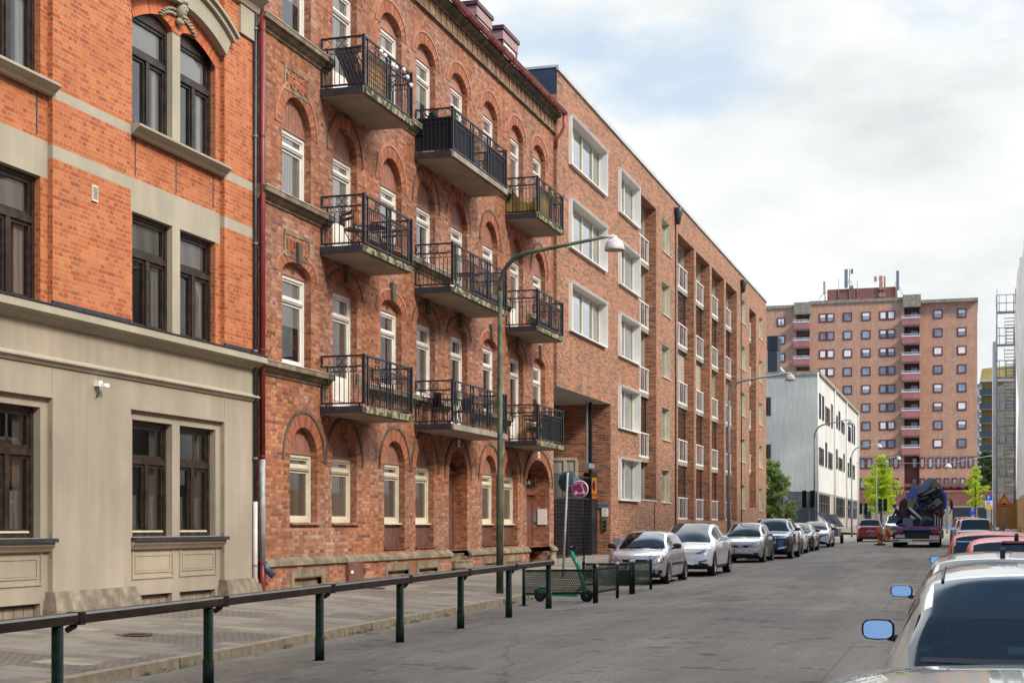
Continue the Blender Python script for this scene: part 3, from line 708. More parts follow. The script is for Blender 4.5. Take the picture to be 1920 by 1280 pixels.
for i, (a, b) in enumerate(G):
    hw = (b-a)/2
    if i in (4, 7): continue
    ztf = fz(569, 850)+.0
    w_ = house2_window(a, b, zgs, ztf, ztf-.30, XF, M['creamwood'], 4 if i in (0, 2, 3) else 1)
    arch_fill(H2, a, b, zga-hw, hw, ztf, XF+.01, M['board'])
    if i >= 2:
        bb = MB(); z0_ = fz(807, 1024)
        n = 10; w = (b-a)/n
        for k in range(n): bb.box(XF-.04, XF, a+k*w, a+(k+1)*w-.015, z0_, zgs-.03)
        bb.box(XF-.06, XF-.042, a, b, z0_, zgs, 0); bb.box(XF-.03, XF+.02, a, b, zgs-.06, zgs-.035)
        bb.build('board_panel', M['boardlow'], H2)
        MB().box(X2-.18, X2+.05, a-.02, b+.04, z0_-.03, z0_).build('window_ledge', M['boardlow'], H2)
    else: MB().box(X2-.18, X2+.07, a-.02, b+.06, zgs-.05, zgs-.02).build('window_ledge', M['board'], H2)
for li, (s, t, rs) in enumerate(((z1s, z1t, .28), (z2s, z2t, None), (z3s, z3t, .42))):
    for i, (a, b) in enumerate(U):
        hw = (b-a)/2; r = rs or hw; spr = t-r
        ztf = spr+.0 if li != 2 else spr+.04
        if li == 0: ztf = spr+.02
        dr_ = i in doors; z0_ = lt[li]+.04 if dr_ else s
        house2_window(a, b, z0_, ztf, ztf-(.52 if li == 0 else .34 if li == 1 else .5), XF, M['whitewood'], rnd.choice([1, 1, 4, 3, 3, 2]) , dr_)
        arch_fill(H2, a, b, spr, r, ztf, XF+.01, M['board'] if li == 1 else SALMON, li == 1)
# entrances
for i, nm in ((4, '53'), (7, '52')):
    a, b = G[i]; c = (a+b)/2; Xd = X2-(.40 if i == 4 else .58); zt = fz(859, 843) if i == 4 else fz(1008, 862)
    dm = MB(); z0_ = .0085*a+.30+(.5 if i == 4 else .05)
    dm.box(Xd-.08, Xd, a, b, z0_, z0_+2.25, 0)
    frame_rects(dm, a, c, z0_, z0_+2.2, Xd+.03, .12, .05); frame_rects(dm, c, b, z0_, z0_+2.2, Xd+.03, .12, .05)
    frame_rects(dm, a, b, z0_+2.3, zt+.1, Xd+.03, .10, .06, [], [(c, z0_+2.3, zt, .06)]); dm.box(Xd, Xd+.12, a, b, z0_+2.2, z0_+2.3)
    for q0, q1 in ((a+.16, c-.16), (c+.16, b-.16)): dm.box(Xd, Xd+.02, q0, q1, z0_+.2, z0_+.9)
    dd = dm.build('entrance_door', M['boardlow'], H2)
    MB().face([(Xd-.02, a, z0_+2.3), (Xd-.02, b, z0_+2.3), (Xd-.02, b, zt+.2), (Xd-.02, a, zt+.2)]).build('pane', M['glass'], dd, fixn=False)
    hb = MB(); hb.tube([(Xd+.03, c+.07, z0_+1.0), (Xd+.09, c+.07, z0_+1.0), (Xd+.09, c+.07, z0_+1.15)], .012, 6); hb.build('handle', M['galv'], dd)
    pb = MB(); zz = zt+.17; pb.box(X2+.01, X2+.03, c-.08, c+.08, zz-.1, zz+.1, 0)
    text_mb(nm, .15, lambda x, y, z: (X2+.034, c+x, zz+y), 1, pb); pb.build('number_plate', [M['white'], M['black']], H2)
st = MB(); a, b = G[4]
for k in range(3):
    st.box(X2-.5, X2+.36-.28*k+.1, a+.01, b-.01 if k else b+.25, .0, .0085*a+.28+.18*(k+1)); st.box(X2-.5, X2+.38-.28*k+.1, a+.005, b+.0 if k else b+.27, .0085*a+.28+.18*(k+1)-.035, .0085*a+.281+.18*(k+1)+.004)
st.build('entrance_steps', M['sandstone'], H2)
a, b = G[7]
gs = MB(); gs.tube([(X2+.12, b-.02, .3), (X2+.12, b-.02, .75), (X2+.1, b-.02, .98)], [.2, .16, .05], 10); gs.build('guard_stone', M['stone_plinth'], H2)
c0 = gx(1, 1) if False else 0
sg = thing('projecting_number_sign', 'small dark sign with the number 524 sticking out beside the entrance arch', 'number sign', (X2+.02, a-.12, fz(987, 905)))
s_ = MB(); z_ = fz(987, 905); s_.box(X2-.25, X2+.33, a-.15, a-.1, z_-.13, z_+.13, 0); s_.box(X2, X2+.02, a-.2, a-.05, z_-.05, z_+.05, 0); s_.build('sign_box', M['brownwood'], sg)
text_mb('524', .2, lambda x, y, z: (X2+.02+x, a-.154, z_+y)).build('number', M['creamwood'], sg, fixn=False)
ip = MB(); b_ = G[7][1]; zz = fz(1015, 968)
ip.box(X2-.75, X2-.45, b_-.03, b_-.002, zz-.2, zz+.2, 0); ip.box(X2-.4, X2-.08, b_-.04, b_-.002, zz-.26, zz+.26, 1); ip.box(X2-.64, X2-.56, b_-.035, b_-.029, zz+.06, zz+.13, 2)
ip.build('door_panel', [M['greypaint'], M['white'], M['lead']], H2)
# cornice, gutter, roof, dormers
mb = MB(); dk = MB()
profile_y(mb, [(X2, zE), (X2+.09, zE+.02), (X2+.09, zE+.07), (X2+.02, zE+.10)], yS, yT+.02)
mb.face([(X2+.01, yS, zE+.1), (X2+.01, yT, zE+.1), (X2+.01, yT, zE+.55), (X2+.01, yS, zE+.55)])
y = yS+.1
while y < yT-.2:
    MB().box(X2, X2+.035, y, y+.12, zE+.12, zE+.44).build('frieze_brick', M['brick2b'], H2); y += .44
mb.build('frieze', M['sandstone'], H2)
profile_y(dk, [(X2, zE+.43), (X2+.07, zE+.45), (X2+.09, zE+.50), (X2+.22, zE+.56), (X2+.27, zE+.60), (X2+.27, zE+.64), (X2-.2, zE+.66)], yS, yT+.03)
y = yS+.6
while y < yT: dk.prism([(X2+.03, zE+.46), (X2+.10, zE+.46), (X2+.24, zE+.58), (X2+.05, zE+.58)], lambda u, v, w: (u, w, v), y, y+.09, 1); y += 2.2
dk.build('cornice', [M['darkstone'], M['sandstone']], H2)
zgut = zE+.74; Xg = X2+.36
g = MB(); n = 8
for k in range(n):
    a0_, a1_ = pi+pi*k/n, pi+pi*(k+1)/n
    g.face([(Xg+.09*cos(a0_), yS-.2, zgut+.10*sin(a0_)), (Xg+.09*cos(a0_), yT+.15, zgut+.10*sin(a0_)), (Xg+.09*cos(a1_), yT+.15, zgut+.10*sin(a1_)), (Xg+.09*cos(a1_), yS-.2, zgut+.10*sin(a1_))], sm=True)
g.prism([(Xg+.09*cos(pi+pi*k/n), zgut+.10*sin(pi+pi*k/n)) for k in range(n+1)], lambda u, v, w: (u, w, v), yT+.15, yT+.16)
g.tube([(Xg+.09, yS-.2, zgut), (Xg+.09, yT+.15, zgut)], .014, 6)
y = yS
while y < yT: g.tube([(Xg+.098*cos(pi+pi*k/8), y, zgut+.108*sin(pi+pi*k/8)) for k in range(9)], .012, 5); y += 1.0
g.tube([(Xg-.02, yT+.05, zgut-.08), (Xg-.02, yT+.06, zgut-.5), (Xg-.12, yT+.06, zgut-.7), (X2+.1, yT+.04, zgut-.9), (X2+.07, yT+.03, zgut-1.2)], .055, 10)
g.build('gutter', M['gutter'], H2)
rf = MB(); rf.prism([(X2+.28, zE+.67), (X2-.2, zE+.70), (X2-2.2, zE+2.6), (X2-6.5, zE+3.6), (X2-12, zE+.6)], lambda u, v, w: (u, w, v), yS, yT)
rf.build('roof', M['plum'], H2)
sr = MB()
for k in range(3): sr.tube([(X2+.12-.05*k, yS, zgut+.16+.09*k), (X2+.12-.05*k, yT, zgut+.16+.09*k)], .013, 6)
y = yS+.5
while y < yT: sr.bar((X2+.16, y, zgut-.06), (X2-.0, y, zgut+.4), .03, .02); y += 1.5
sr.build('snow_guard', M['galv'], H2)
for px0, px1, ptop in ((891, 919, 2), (940, 968, 48)):
    Xd = X2-.55; ya, yb = fy(px0, D2+.55), fy(px1, D2+.55); zt = fz(px0, ptop, D2+.55)
    d_ = MB(); d_.box(Xd-2.5, Xd-.02, ya+.05, yb-.05, zE+.6, zt-.12, 0); d_.box(Xd-2.6, Xd+.10, ya-.08, yb+.08, zt-.12, zt, 0); d_.box(Xd-2.6, Xd+.06, ya-.02, yb+.02, zt-.42, zt-.14, 1)
    d_.box(Xd-.1, Xd+.04, ya+.03, ya+.14, zE+.75, zt-.4, 0); d_.box(Xd-.1, Xd+.04, yb-.14, yb-.03, zE+.75, zt-.4, 0)
    dd = d_.build('dormer', [M['plum'], pm('pale_plum_fascia', (.34, .21, .21), .5, var=.05)], H2)
    f = MB(); frame_rects(f, ya+.16, yb-.16, zt-1.5, zt-.45, Xd+.02, .09, .04, [], [((ya+yb)/2, zt-1.5, zt-.45, .06)]); f.build('window_frame', M['whitewood'], dd)
    pane(dd, ya+.16, yb-.16, zt-1.5, zt-.45, Xd-.0, M['glass_b'])
mb = MB(); mb.box(X2-1.2, X2-1.18, yS, U[7][1]+.3, 3.8, zE); mb.build('dark_backing', M['room'], H2)  # dark sheet closing the view behind the windows, for unlit rooms
mb = MB(); mb.box(X2-12, X2-.3, yS, yS+.1, 0, zE+.6); mb.box(X2-12, X2-1.35, yT-.2, yT-.002, 0, zE+.6); mb.box(X2-12, X2-11.8, yS, yT, 0, zE+.6); mb.box(X2-1.35, X2-.0, yT-.02, yT-.0, 0, zE+.5); mb.build('side_wall', M['brick2'], H2)
# balconies
PROT = 1.03
def scroll(mb, P, c, w, h, r=.008):
    # crossed S scrolls; P maps (s, z) on the railing plane to xyz
    for sx in (-1, 1):
        for sz in (-1, 1):
            pts = []
            for k in range(15):
                t = k/14.0; a_ = 2.6*pi*t; rr = .24*h*(1-.72*t)
                pts.append(((w*.30)*sx+sx*rr*sin(a_)*.95, sz*(h*.24)+sz*rr*cos(a_)))
            pts = [(-sx*w*.02, -sz*h*.04), (sx*w*.14, sz*h*.30), (sx*w*.24, sz*h*.45)]+pts
            mb.tube([P(c[0]+u, c[1]+v) for u, v in pts], r, 4, caps=False)
def circ(mb, P, c, rad, r=.007, n=14):
    mb.tube([P(c[0]+rad*cos(2*pi*k/n), c[1]+rad*sin(2*pi*k/n)) for k in range(n+1)], r, 4, caps=False)
def balcony(ya, yb, zt, wide, moss=True, tag=None):
    X0, XA = X2, X2+PROT
    s = MB(); s.box(X0, XA, ya, yb, zt-.13, zt, 0); s.box(X0, XA-.06, ya+.05, yb-.05, zt-.165, zt-.13, 1)
    s.box(XA, XA+.035, ya+.0, yb, zt-.15, zt-.015, 2 if moss else 0); s.box(X0+.0, XA-.03, ya-.02, ya, zt-.14, zt-.0, 3)
    sl = s.build('balcony', [M['concrete'], M['slab_under'], M['moss'], M['lead']], H2)
    r = MB(); z0_ = zt+.06; z1_ = zt+1.10; zm = z1_-.235; xp = XA-.02
    def barz(x, y, a, b, w=.03): r.box(x-w/2, x+w/2, y-w/2, y+w/2, a, b)
    for y, near in ((ya+.02, 1), (yb-.02, 0)):
        P = lambda u, v, y=y: (u, y, v)
        r.box(X0+.02, xp, y-.02, y+.02, z1_-.04, z1_); r.box(X0+.02, xp, y-.017, y+.017, zm-.03, zm)
        barz(X0+.035, y, zm, z1_, .03); r.box(X0+.15, X0+.185, y-.015, y+.015, z1_-.62, zm); r.box(X0+.02, X0+.18, y-.015, y+.015, z1_-.65, z1_-.62)
        barz(X0+.035, y, z0_, z1_-.62, .03); r.box(X0+.02, xp, y-.018, y+.018, z0_-.015, z0_+.02)
        barz(X0+.14, y, zt-.1, z0_, .035); barz(xp-.1, y, zt-.1, z0_, .035)
        r.box(X0+.18, xp, y-.006, y+.006, zm-.135, zm-.123)
        for k in range(1, 8):
            x = X0+.12+k*(xp-X0-.14)/8.0
            if k < 7: circ(r, P, (x+.045, zm-.075), .045)
            r.box(x-.007, x+.007, y-.007, y+.007, z0_, zm-.13)
            if k in (1, 6): r.lathe([(0, z0_+.36), (.022, z0_+.41), (0, z0_+.46)], (x, y, 0), 6)
        r.box(X0+.1, X0+.114, y-.006, y+.006, z0_, z1_-.64)
        circ(r, P, (X0+.14, (z1_+zm)/2-.02), .085); circ(r, P, (xp-.11, (z1_+zm)/2-.02), .085); scroll(r, P, (X0+.02+(xp-X0)*.48, (z1_+zm)/2-.02), .32, .19)
    for y in (ya+.02, yb-.02): r.box(xp-.03, xp+.035, y-.03, y+.03, z0_-.02, z1_+.015)
    P = lambda u, v: (xp, u, v)
    r.box(xp-.02, xp+.02, ya, yb, z1_-.04, z1_); r.box(xp-.015, xp+.015, ya, yb, zm-.03, zm); r.box(xp-.018, xp+.018, ya, yb, z0_-.015, z0_+.02)
    nar = .24; W_ = (yb-ya-nar*(wide+1))/wide; y = ya
    for k in range(wide+1):
        a_, b_ = y, y+nar
        circ(r, P, ((a_+b_)/2, (z1_+zm)/2-.02), .085)
        for yy in (a_+.02, b_): 
            if ya+.05 < yy < yb-.05: barz(xp, yy, z0_, z1_, .035)
        r.box(xp-.007, xp+.007, (a_+b_)/2-.007, (a_+b_)/2+.007, z0_, zm); r.lathe([(0, z0_+.36), (.022, z0_+.41), (0, z0_+.46)], (xp, (a_+b_)/2, 0), 6)
        barz(xp, b_ if k < wide else b_-.3, zt-.12, z0_, .035)
        y = b_
        if k < wide:
            scroll(r, P, (y+W_/2, (z1_+zm)/2-.02), .32, .19)
            r.box(xp-.006, xp+.006, y, y+W_, zm-.135, zm-.123)
            nb = max(6, int(W_/.105))
            for q in range(1, nb):
                yy = y+q*W_/nb; r.box(xp-.007, xp+.007, yy-.007, yy+.007, z0_, zm-.13)
            for q in range(nb): circ(r, P, (y+(q+.5)*W_/nb, zm-.08), .042, n=10)
            y += W_
    r.build('railing', M['black'], sl)
    return sl
BY = [(fy(600), fy(773, D2-PROT), 2), (fy(777), fy(950, D2-PROT), 3), (fy(947), fy(1056, D2-PROT), 2)]
BALC = [[balcony(a, b, lt[l], n, moss=(j != 1 or l == 1)) for j, (a, b, n) in enumerate(BY)] for l in range(3)]
# ================================================================ house 3: long modern brick block
X3 = -D3
P3 = lambda px: fy(px, D3)
Z3 = lambda px, py: fz(px, py, D3)
y3a, y3p, y3b = yT+.02, P3(1145), P3(1436.5)
top3 = Z3(1240, 345)
H3 = thing('long_brick_block', 'long modern block of thin red and black bricks with white framed windows and recessed balconies', 'apartment block', (X3, y3a, 0))
STY = (Z3(1155.8, 392.8)-Z3(1155.8, 935.8))/4          # storey height
soff = Z3(1145, 757.5)
kk = range(5)
colA = (P3(1066.5), P3(1133.5)); botA = [Z3(1066, 618), Z3(1066, 462), Z3(1066, 306)]; hA = Z3(1066, 217.5)-Z3(1066, 306)
colB = (P3(1159), P3(1195.5)); botB = [Z3(1155.8, 935.8)+STY*k for k in kk]; hB = Z3(1155.8, 858)-Z3(1155.8, 935.8)
colC = (P3(1198.5), P3(1230.5))
colD = (P3(1241), P3(1257)); botD = [Z3(1241, 941)+STY*k for k in kk]; hD = Z3(1241, 407)-Z3(1241, 470)
grp = [(P3(1271), P3(1301.5)), (P3(1305), P3(1331)), (P3(1334.5), P3(1357.5)), (P3(1361), P3(1381.5))]
colE = (P3(1388.5), P3(1398.5)); botE = [Z3(1389, 953)+STY*k for k in kk]; hE = Z3(1389, 907)-Z3(1389, 953)
colF = (P3(1405), P3(1417.5))
colG = (P3(1423.5), P3(1430.5)); botG = [Z3(1424, 956.5)+STY*k for k in kk]; hG = Z3(1424, 913.5)-Z3(1424, 956.5)
topC = Z3(1199.6, 361.5); botC = Z3(1198.5, 935)
topGp = Z3(1271, 436); botGp = Z3(1271.5, 974)
topF = Z3(1404.5, 576); botF = Z3(1405, 950)
LD = .52
mb = MB()
cols = [(colA[0], colA[1], [(b, b+hA) for b in botA])]
cols += [(colB[0], colB[1], [(b, b+hB) for b in botB])]
cols += [(colC[0], colC[1], [(botC, topC)]), (colD[0], colD[1], [(b, b+hD) for b in botD])]
cols += [(a, b, [(botGp, topGp)]) for a, b in grp]
cols += [(colE[0], colE[1], [(b, b+hE) for b in botE]), (colF[0], colF[1], [(botF, topF)]), (colG[0], colG[1], [(b, b+hG) for b in botG])]
left = [c for c in cols if c[1] < y3p]
facade(mb, y3a, y3p, soff, top3, left, FX, X3-LD, X3)
facade(mb, y3p, y3b, 0, top3, [c for c in cols if c[0] > y3p], FX, X3-LD, X3)
# passage walls, ends
mb.face([(X3, y3p, 0), (X3-9, y3p, 0), (X3-9, y3p, soff), (X3, y3p, soff)])
mb.face([(X3, y3b, 0), (X3-12, y3b, 0), (X3-12, y3b, top3), (X3, y3b, top3)])
mb.face([(X3, y3a, soff), (X3-1.4, y3a, soff), (X3-1.4, y3a, top3-.9), (X3, y3a, top3-.9)])
mb.build('brick_wall', M['brick3'], H3)
c = MB(); c.face([(X3, y3a, soff), (X3, y3p, soff), (X3-9, y3p, soff), (X3-9, y3a, soff)]); c.box(X3-.9, X3-.35, y3a, y3a+.35, soff-1.05, soff-.01); c.build('passage_ceiling', M['render4w'], H3)
c = MB(); c.box(X3-12, X3+.06, y3a-.03, y3b+.06, top3, top3+.08); c.box(X3+.0, X3+.075, y3a-.04, y3b+.075, top3-.1, top3+.06); c.build('roof_coping', M['coping'], H3)
c = MB(); c.box(X3-12, X3-.012, y3a+.005, y3a+.03, 13.6, top3-.005)
for k in range(12): c.box(X3-.9-1.0*k-.03, X3-.9-1.0*k, y3a-.035, y3a+.01, 13.6, top3-.01)
c.build('metal_end_wall', M['bluemetal'], H3)
c = MB(); c.box(X3-12, X3-11.8, y3p, y3b, 0, top3); c.box(X3-12, X3-11.8, y3a, y3p, soff, top3); c.build('rear_wall', M['brick3'], H3)
def box_window(y0, y1, z0, z1, lights, curt):
    fr = MB(); X = X3+.13; t = .035
    g_ = .006; fr.box(X3-.34, X, y0-t, y0+g_, z0-t, z1+t); fr.box(X3-.34, X, y1-g_, y1+t, z0-t, z1+t); fr.box(X3-.34, X-.002, y0+g_, y1-g_, z1-g_, z1+t-.002); fr.box(X3-.34, X-.002, y0+g_, y1-g_, z0-t+.002, z0+g_)
    fr.box(X3+.003, X+.03, y0-.05, y1+.05, z1+t+.002, z1+t+.02)
    b = fr.build('window_surround', M['white'], H3)
    f = MB(); Xw = X3-.20
    e = [y0]+[y0+(y1-y0)*q for q in lights]+[y1]
    for p, q in zip(e, e[1:]): frame_rects(f, p, q, z0, z1, Xw, .075, .07)
    f.build('window', M['creamwood'], b)
    pane(b, y0, y1, z0, z1, Xw-.04, M['glass_b'])
    curtain(b, y0, y1, z0, z1, Xw-.12, M['curt' if curt % 2 else 'curt_w'], [1, .25, .5, .15][curt % 4])
for i, b in enumerate(botA): box_window(*colA, b, b+hA, (.14, .38, .66, .8) if False else (.25, .5, .8), i+1)
for i, b in enumerate(botB): box_window(*colB, b, b+hB, (.55,), i)
def slit_window(y0, y1, z0, z1, i):
    f = MB(); Xw = X3-.24; frame_rects(f, y0, y1, z0, z1, Xw, .08, .07, [], [((y0+y1)/2, z0, z1, .10)])
    f.box(X3-.33, X3-.012, y1-.035, y1-.005, z0+.004, z1-.004); f.box(X3-.33, X3-.012, y0+.005, y0+.035, z0+.004, z1-.004); f.box(X3-.3, X3+.05, y0-.02, y1+.1, z0-.035, z0+.003); f.box(X3-.33, X3-.014, y0+.036, y1-.036, z1-.035, z1-.005)
    w_ = f.build('window', M['creamwood'], H3); pane(w_, y0, y1, z0, z1, Xw-.03, M['glass_b']); curtain(w_, y0, y1, z0, z1, Xw-.1, M['curt_w'], [.4, 1, .2, .7, .5][i % 5])
for cc, bb, hh in ((colD, botD, hD), (colE, botE, hE), (colG, botG, hG)):
    for i, b in enumerate(bb): slit_window(*cc, b, b+hh, i+len(bb))
def loggia(y0, y1, z0, z1, rails, states, last_h=None):
    # rails: heights of balcony floors; the loggia is a deep niche with slabs
    nb = MB(); Xb = X3-1.9
    nb.face([(Xb, y0, z0), (Xb, y1, z0), (Xb, y1, z1), (Xb, y0, z1)]); nb.face([(Xb, y1+.002, z0), (X3-LD, y1+.002, z0), (X3-LD, y1+.002, z1), (Xb, y1+.002, z1)])
    nb.face([(Xb, y0-.002, z0), (X3-LD, y0-.002, z0), (X3-LD, y0-.002, z1), (Xb, y0-.002, z1)]); nb.face([(Xb, y0, z1-.01), (X3-LD, y0, z1-.01), (X3-LD, y1, z1-.01), (Xb, y1, z1-.01)])
    nb.build('loggia_wall', M['beige'], H3)
    lv = list(rails)+[z1+.25]
    for i, zf in enumerate(rails):
        Xr = X3-.36
        s = MB(); 
        if i or True: s.box(Xb, Xr+.03, y0+.004, y1-.004, zf-.26, zf-.06)
        sl = s.build('loggia_floor', M['concrete'], H3)
        r = MB(); h = .98
        r.box(Xr-.03, Xr+.04, y0+.002, y1-.002, zf+h, zf+h+.05); r.box(Xr-.02, Xr+.03, y0+.01, y1-.01, zf-.06, zf+.02)
        for q in (.02, .5, .96): yy = y0+(y1-y0)*q; r.box(Xr-.02, Xr+.03, yy, yy+.045, zf, zf+h)
        for q in (.3, .74): yy = y0+(y1-y0)*q; r.box(Xr-.0, Xr+.02, yy, yy+.03, zf, zf+h)
        rr = r.build('railing', M['white'], sl)
        st = states[i % len(states)]
        MB().face([(Xr-.025, y0+.02, zf+.02), (Xr-.025, y1-.02, zf+.02), (Xr-.025, y1-.02, zf+h), (Xr-.025, y0+.02, zf+h)]).build('glass_panel', M['glass_b'], sl, fixn=False)
        zt = lv[i+1]-.27
        if st == 'g':          # glazed in, dark frame
            f = MB(); Xg_ = X3-.45; f.box(Xg_-.05, Xg_, y0+.003, y1-.003, zt-.16, zt); f.box(Xg_-.05, Xg_, y1-.11, y1-.003, zf+h, zt-.16); f.box(Xg_-.04, Xg_-.01, (y0+y1)/2-.02, (y0+y1)/2+.02, zf+h, zt-.16)
            f.build('glazing_frame', M['darkframe'], sl)
            MB().face([(Xg_-.03, y0, zf), (Xg_-.03, y1, zf), (Xg_-.03, y1, zt), (Xg_-.03, y0, zt)]).build('glazing', M['glass'], sl, fixn=False)
            curtain(sl, y0, y1, zf, zt, X3-.7, M['brickscreen'], 1)  # flat brick sheet behind the glass, shade in its colour
        elif st == 'b':
            f = MB(); Xg_ = X3-.45; f.box(Xg_-.05, Xg_, y0+.003, y1-.003, zt-.12, zt); f.build('glazing_frame', M['darkframe'], sl)
            MB().box(Xg_-.1, Xg_-.06, y0, y1, zf, zt-.1).build('awning_screen', M['screen'], sl)
M['screen'] = pm('grey_beige_screen', (.36, .31, .26), .8, var=.06)
M['brickscreen'] = brick('shaded_brick', [(0, (.10, .08, .06)), (1, (.22, .18, .13))], (.2, .18, .14), .29, .066, .012, bmp=.1)  # darker copy of the brick, shade behind the glazing put into its colour
f0 = Z3(1271.5, 974)+.1
RC = [Z3(1198, 862)+.28+STY*k for k in range(4)]
loggia(*colC, botC, topC, RC, ['g', 'o', 'o', 'o'])
MB().box(X3-LD, X3+.03, colC[0], colC[1], botC-.05, botC).build('loggia_sill', M['sillwhite'], H3)
MB().box(X3-.9, X3-.86, colC[0]+.1, colC[0]+1.2, botC, botC+1.2).build('plywood_board', pm('plywood', (.25, .14, .09), .7), H3)
RG = [f0+STY*k for k in range(5)]
for (a, b), st in zip(grp, (['g', 'g', 'b', 'g', 'o'], ['g', 'g', 'b', 'g', 'o'], ['g', 'g', 'o', 'g', 'o'], ['g', 'g', 'o', 'g', 'o'])):
    loggia(a, b, botGp, topGp, RG, st)
loggia(*colF, botF, topF, [Z3(1405, 879)+.0+STY*k for k in range(4)], ['g', 'g', 'o', 'o'])
# rain water hoppers and pipes, small wall items
for px, py in ((1264, 390), (1388, 525)):
    y, z = P3(px)+.2, Z3(px, py); t = MB(); t.tube([(X3+.045, y, 0.6), (X3+.045, y, z-.6)], .032, 8)
    t.lathe([(.06, z-.75), (.13, z-.6), (.14, z-.45), (.26, z), (.24, z+.02), (0, z)], (X3+.16, y, 0), 14); t.build('rain_pipe', M['darkframe'], H3)
t = MB(); t.box(X3+.005, X3+.03, P3(1226.5), P3(1226.5)+.03, .6, Z3(1226, 940)); t.build('wall_cable', M['darkframe'], H3)
# window in the passage wall
t = MB(); FR = lambda u, v, w: (u, w, v); x0_, x1_ = X3-7, gx(1084, y3p); zz0, zz1 = gz(1060, 935, y3p), gz(1060, 858, y3p)
for a, b in ((x0_, x0_+.1), (x1_-.1, x1_), ((x0_+x1_)/2-.06, (x0_+x1_)/2+.06), (gx(1060, y3p)-.06, gx(1060, y3p)+.06)): t.box(a, b, y3p-.08, y3p-.003, zz0, zz1)
t.box(x0_, x1_, y3p-.085, y3p-.003, zz1-.1, zz1); t.box(x0_, x1_, y3p-.085, y3p-.003, zz0, zz0+.1)
w_ = t.build('window', M['creamwood'], H3); MB().box(x0_, x1_, y3p-.04, y3p-.02, zz0, zz1).build('pane', M['curt_b'], w_)
# column, gate, lamp box, signs in the passage mouth
Xq = X3-.55
yc = fy(1107, -Xq)
MB().box(Xq-.06, Xq+.06, yc-.06, yc+.06, 0, soff).build('steel_column', M['black'], H3)
GT = thing('iron_grid_gate', 'black iron grid gate closing the passage under the modern brick block', 'gate', (Xq, y3a, 0))
g0 = .0085*y3a+.28; gt1 = fz(1085, 934, -Xq); gt2 = fz(1060, 890, -Xq)
g = MB(); y = y3a+.12
for z in (g0+.05, gt1, gt2): g.box(Xq-.025, Xq+.025, y3a+.05, yc-.1, z-.03, z+.03)
for yy in (y3a+.08, (y3a+yc)/2, yc-.2): g.box(Xq-.03, Xq+.03, yy-.03, yy+.03, g0, gt1)
g.build('gate_frame', M['black'], GT)
g = MB(); k = 0
while y < yc-.15:
    g.box(Xq-.008, Xq+.008, y-.008, y+.008, g0, gt2); y += .13
z = g0+.15
while z < gt1: g.box(Xq-.006, Xq+.006, y3a+.05, yc-.12, z-.007, z+.007); z += .13
g.build('gate_bars', M['black'], GT)
g = MB(); g.box(Xq+.02, Xq+.08, y3a+.6, y3a+.75, g0+1.0, g0+1.25); g.tube([(Xq+.09, y3a+.55, g0+1.12), (Xq+.13, y3a+.55, g0+1.12), (Xq+.13, y3a+.75, g0+1.12)], .015, 6); g.build('lock', M['black'], GT)
MB().box(Xq-.3, Xq+.05, yc+.1, y3p-.15, g0, gt2+.2).build('gate_side_panel', M['black'], GT)
t = thing('passage_lamp', 'grey box lamp mounted above the iron passage gate', 'lamp', (Xq, yc-.9, gt2)); q = MB(); zc_ = fz(1093, 872, -Xq); q.box(Xq-.1, Xq+.2, yc-1.0, yc-.15, zc_-.08, zc_+.09); q.box(Xq-.02, Xq+.02, yc-.6, yc-.5, zc_+.09, soff); q.build('housing', M['greypaint'], t)
q = MB(); q.box(Xq-.08, Xq+.18, yc-.98, yc-.17, zc_-.1, zc_-.08); q.build('lens', M['curt_w'], t)
# yellow no parking sign (turned towards the camera on the gate post)
YEL = pm('sign_yellow', (.78, .40, .02), .4, var=.04); RED = pm('sign_red', (.55, .02, .02), .4, var=.04); BLU = pm('sign_blue', (.02, .07, .42), .4, var=.04)
ORA = pm('sign_orange', (.75, .22, .02), .4, var=.04)
ys_ = yc-.1; xs0, xs1 = gx(1110, ys_), gx(1118.6, ys_)
t = thing('no_parking_sign', 'narrow yellow and orange no parking sign with blue disc on the black gate post', 'sign', ((xs0+xs1)/2, ys_, gz(1114, 915, ys_)))
q = MB(); za, zb2, zc2 = gz(1114, 895, ys_), gz(1114, 925, ys_), gz(1114, 934.5, ys_)
q.box(xs0, xs1, ys_-.03, ys_, zb2, za, 0); q.box(xs0, xs1, ys_-.03, ys_, zc2, zb2-.02, 1); q.box(xs0, xs1, ys_-.028, ys_, zb2-.02, zb2, 2); q.build('sign_plate', [YEL, ORA, RED], t)
q = MB(); cx, cz, rx, rz = (xs0+xs1)/2, (za+zb2)/2, (xs1-xs0)*.34, (za-zb2)*.34
for s_, m_, o_ in ((1, 0, .004), (.72, 1, .008)): q.face([(cx+rx*s_*cos(2*pi*k/24), ys_-.03-o_, cz+rz*s_*sin(2*pi*k/24)) for k in range(24)], m_)
q.bar((cx-rx*.5, ys_-.042, cz+rz*.6), (cx+rx*.5, ys_-.042, cz-rz*.6), .002, .035, 0, up=(0, 1, 0)); q.build('symbol', [RED, BLU], t, fixn=False)
text_mb('P-FRI', .09, lambda x, y, z: (cx+x*.9, ys_-.032, (zb2+zc2)/2+.03+y)).build('lettering', M['lead'], t, fixn=False)
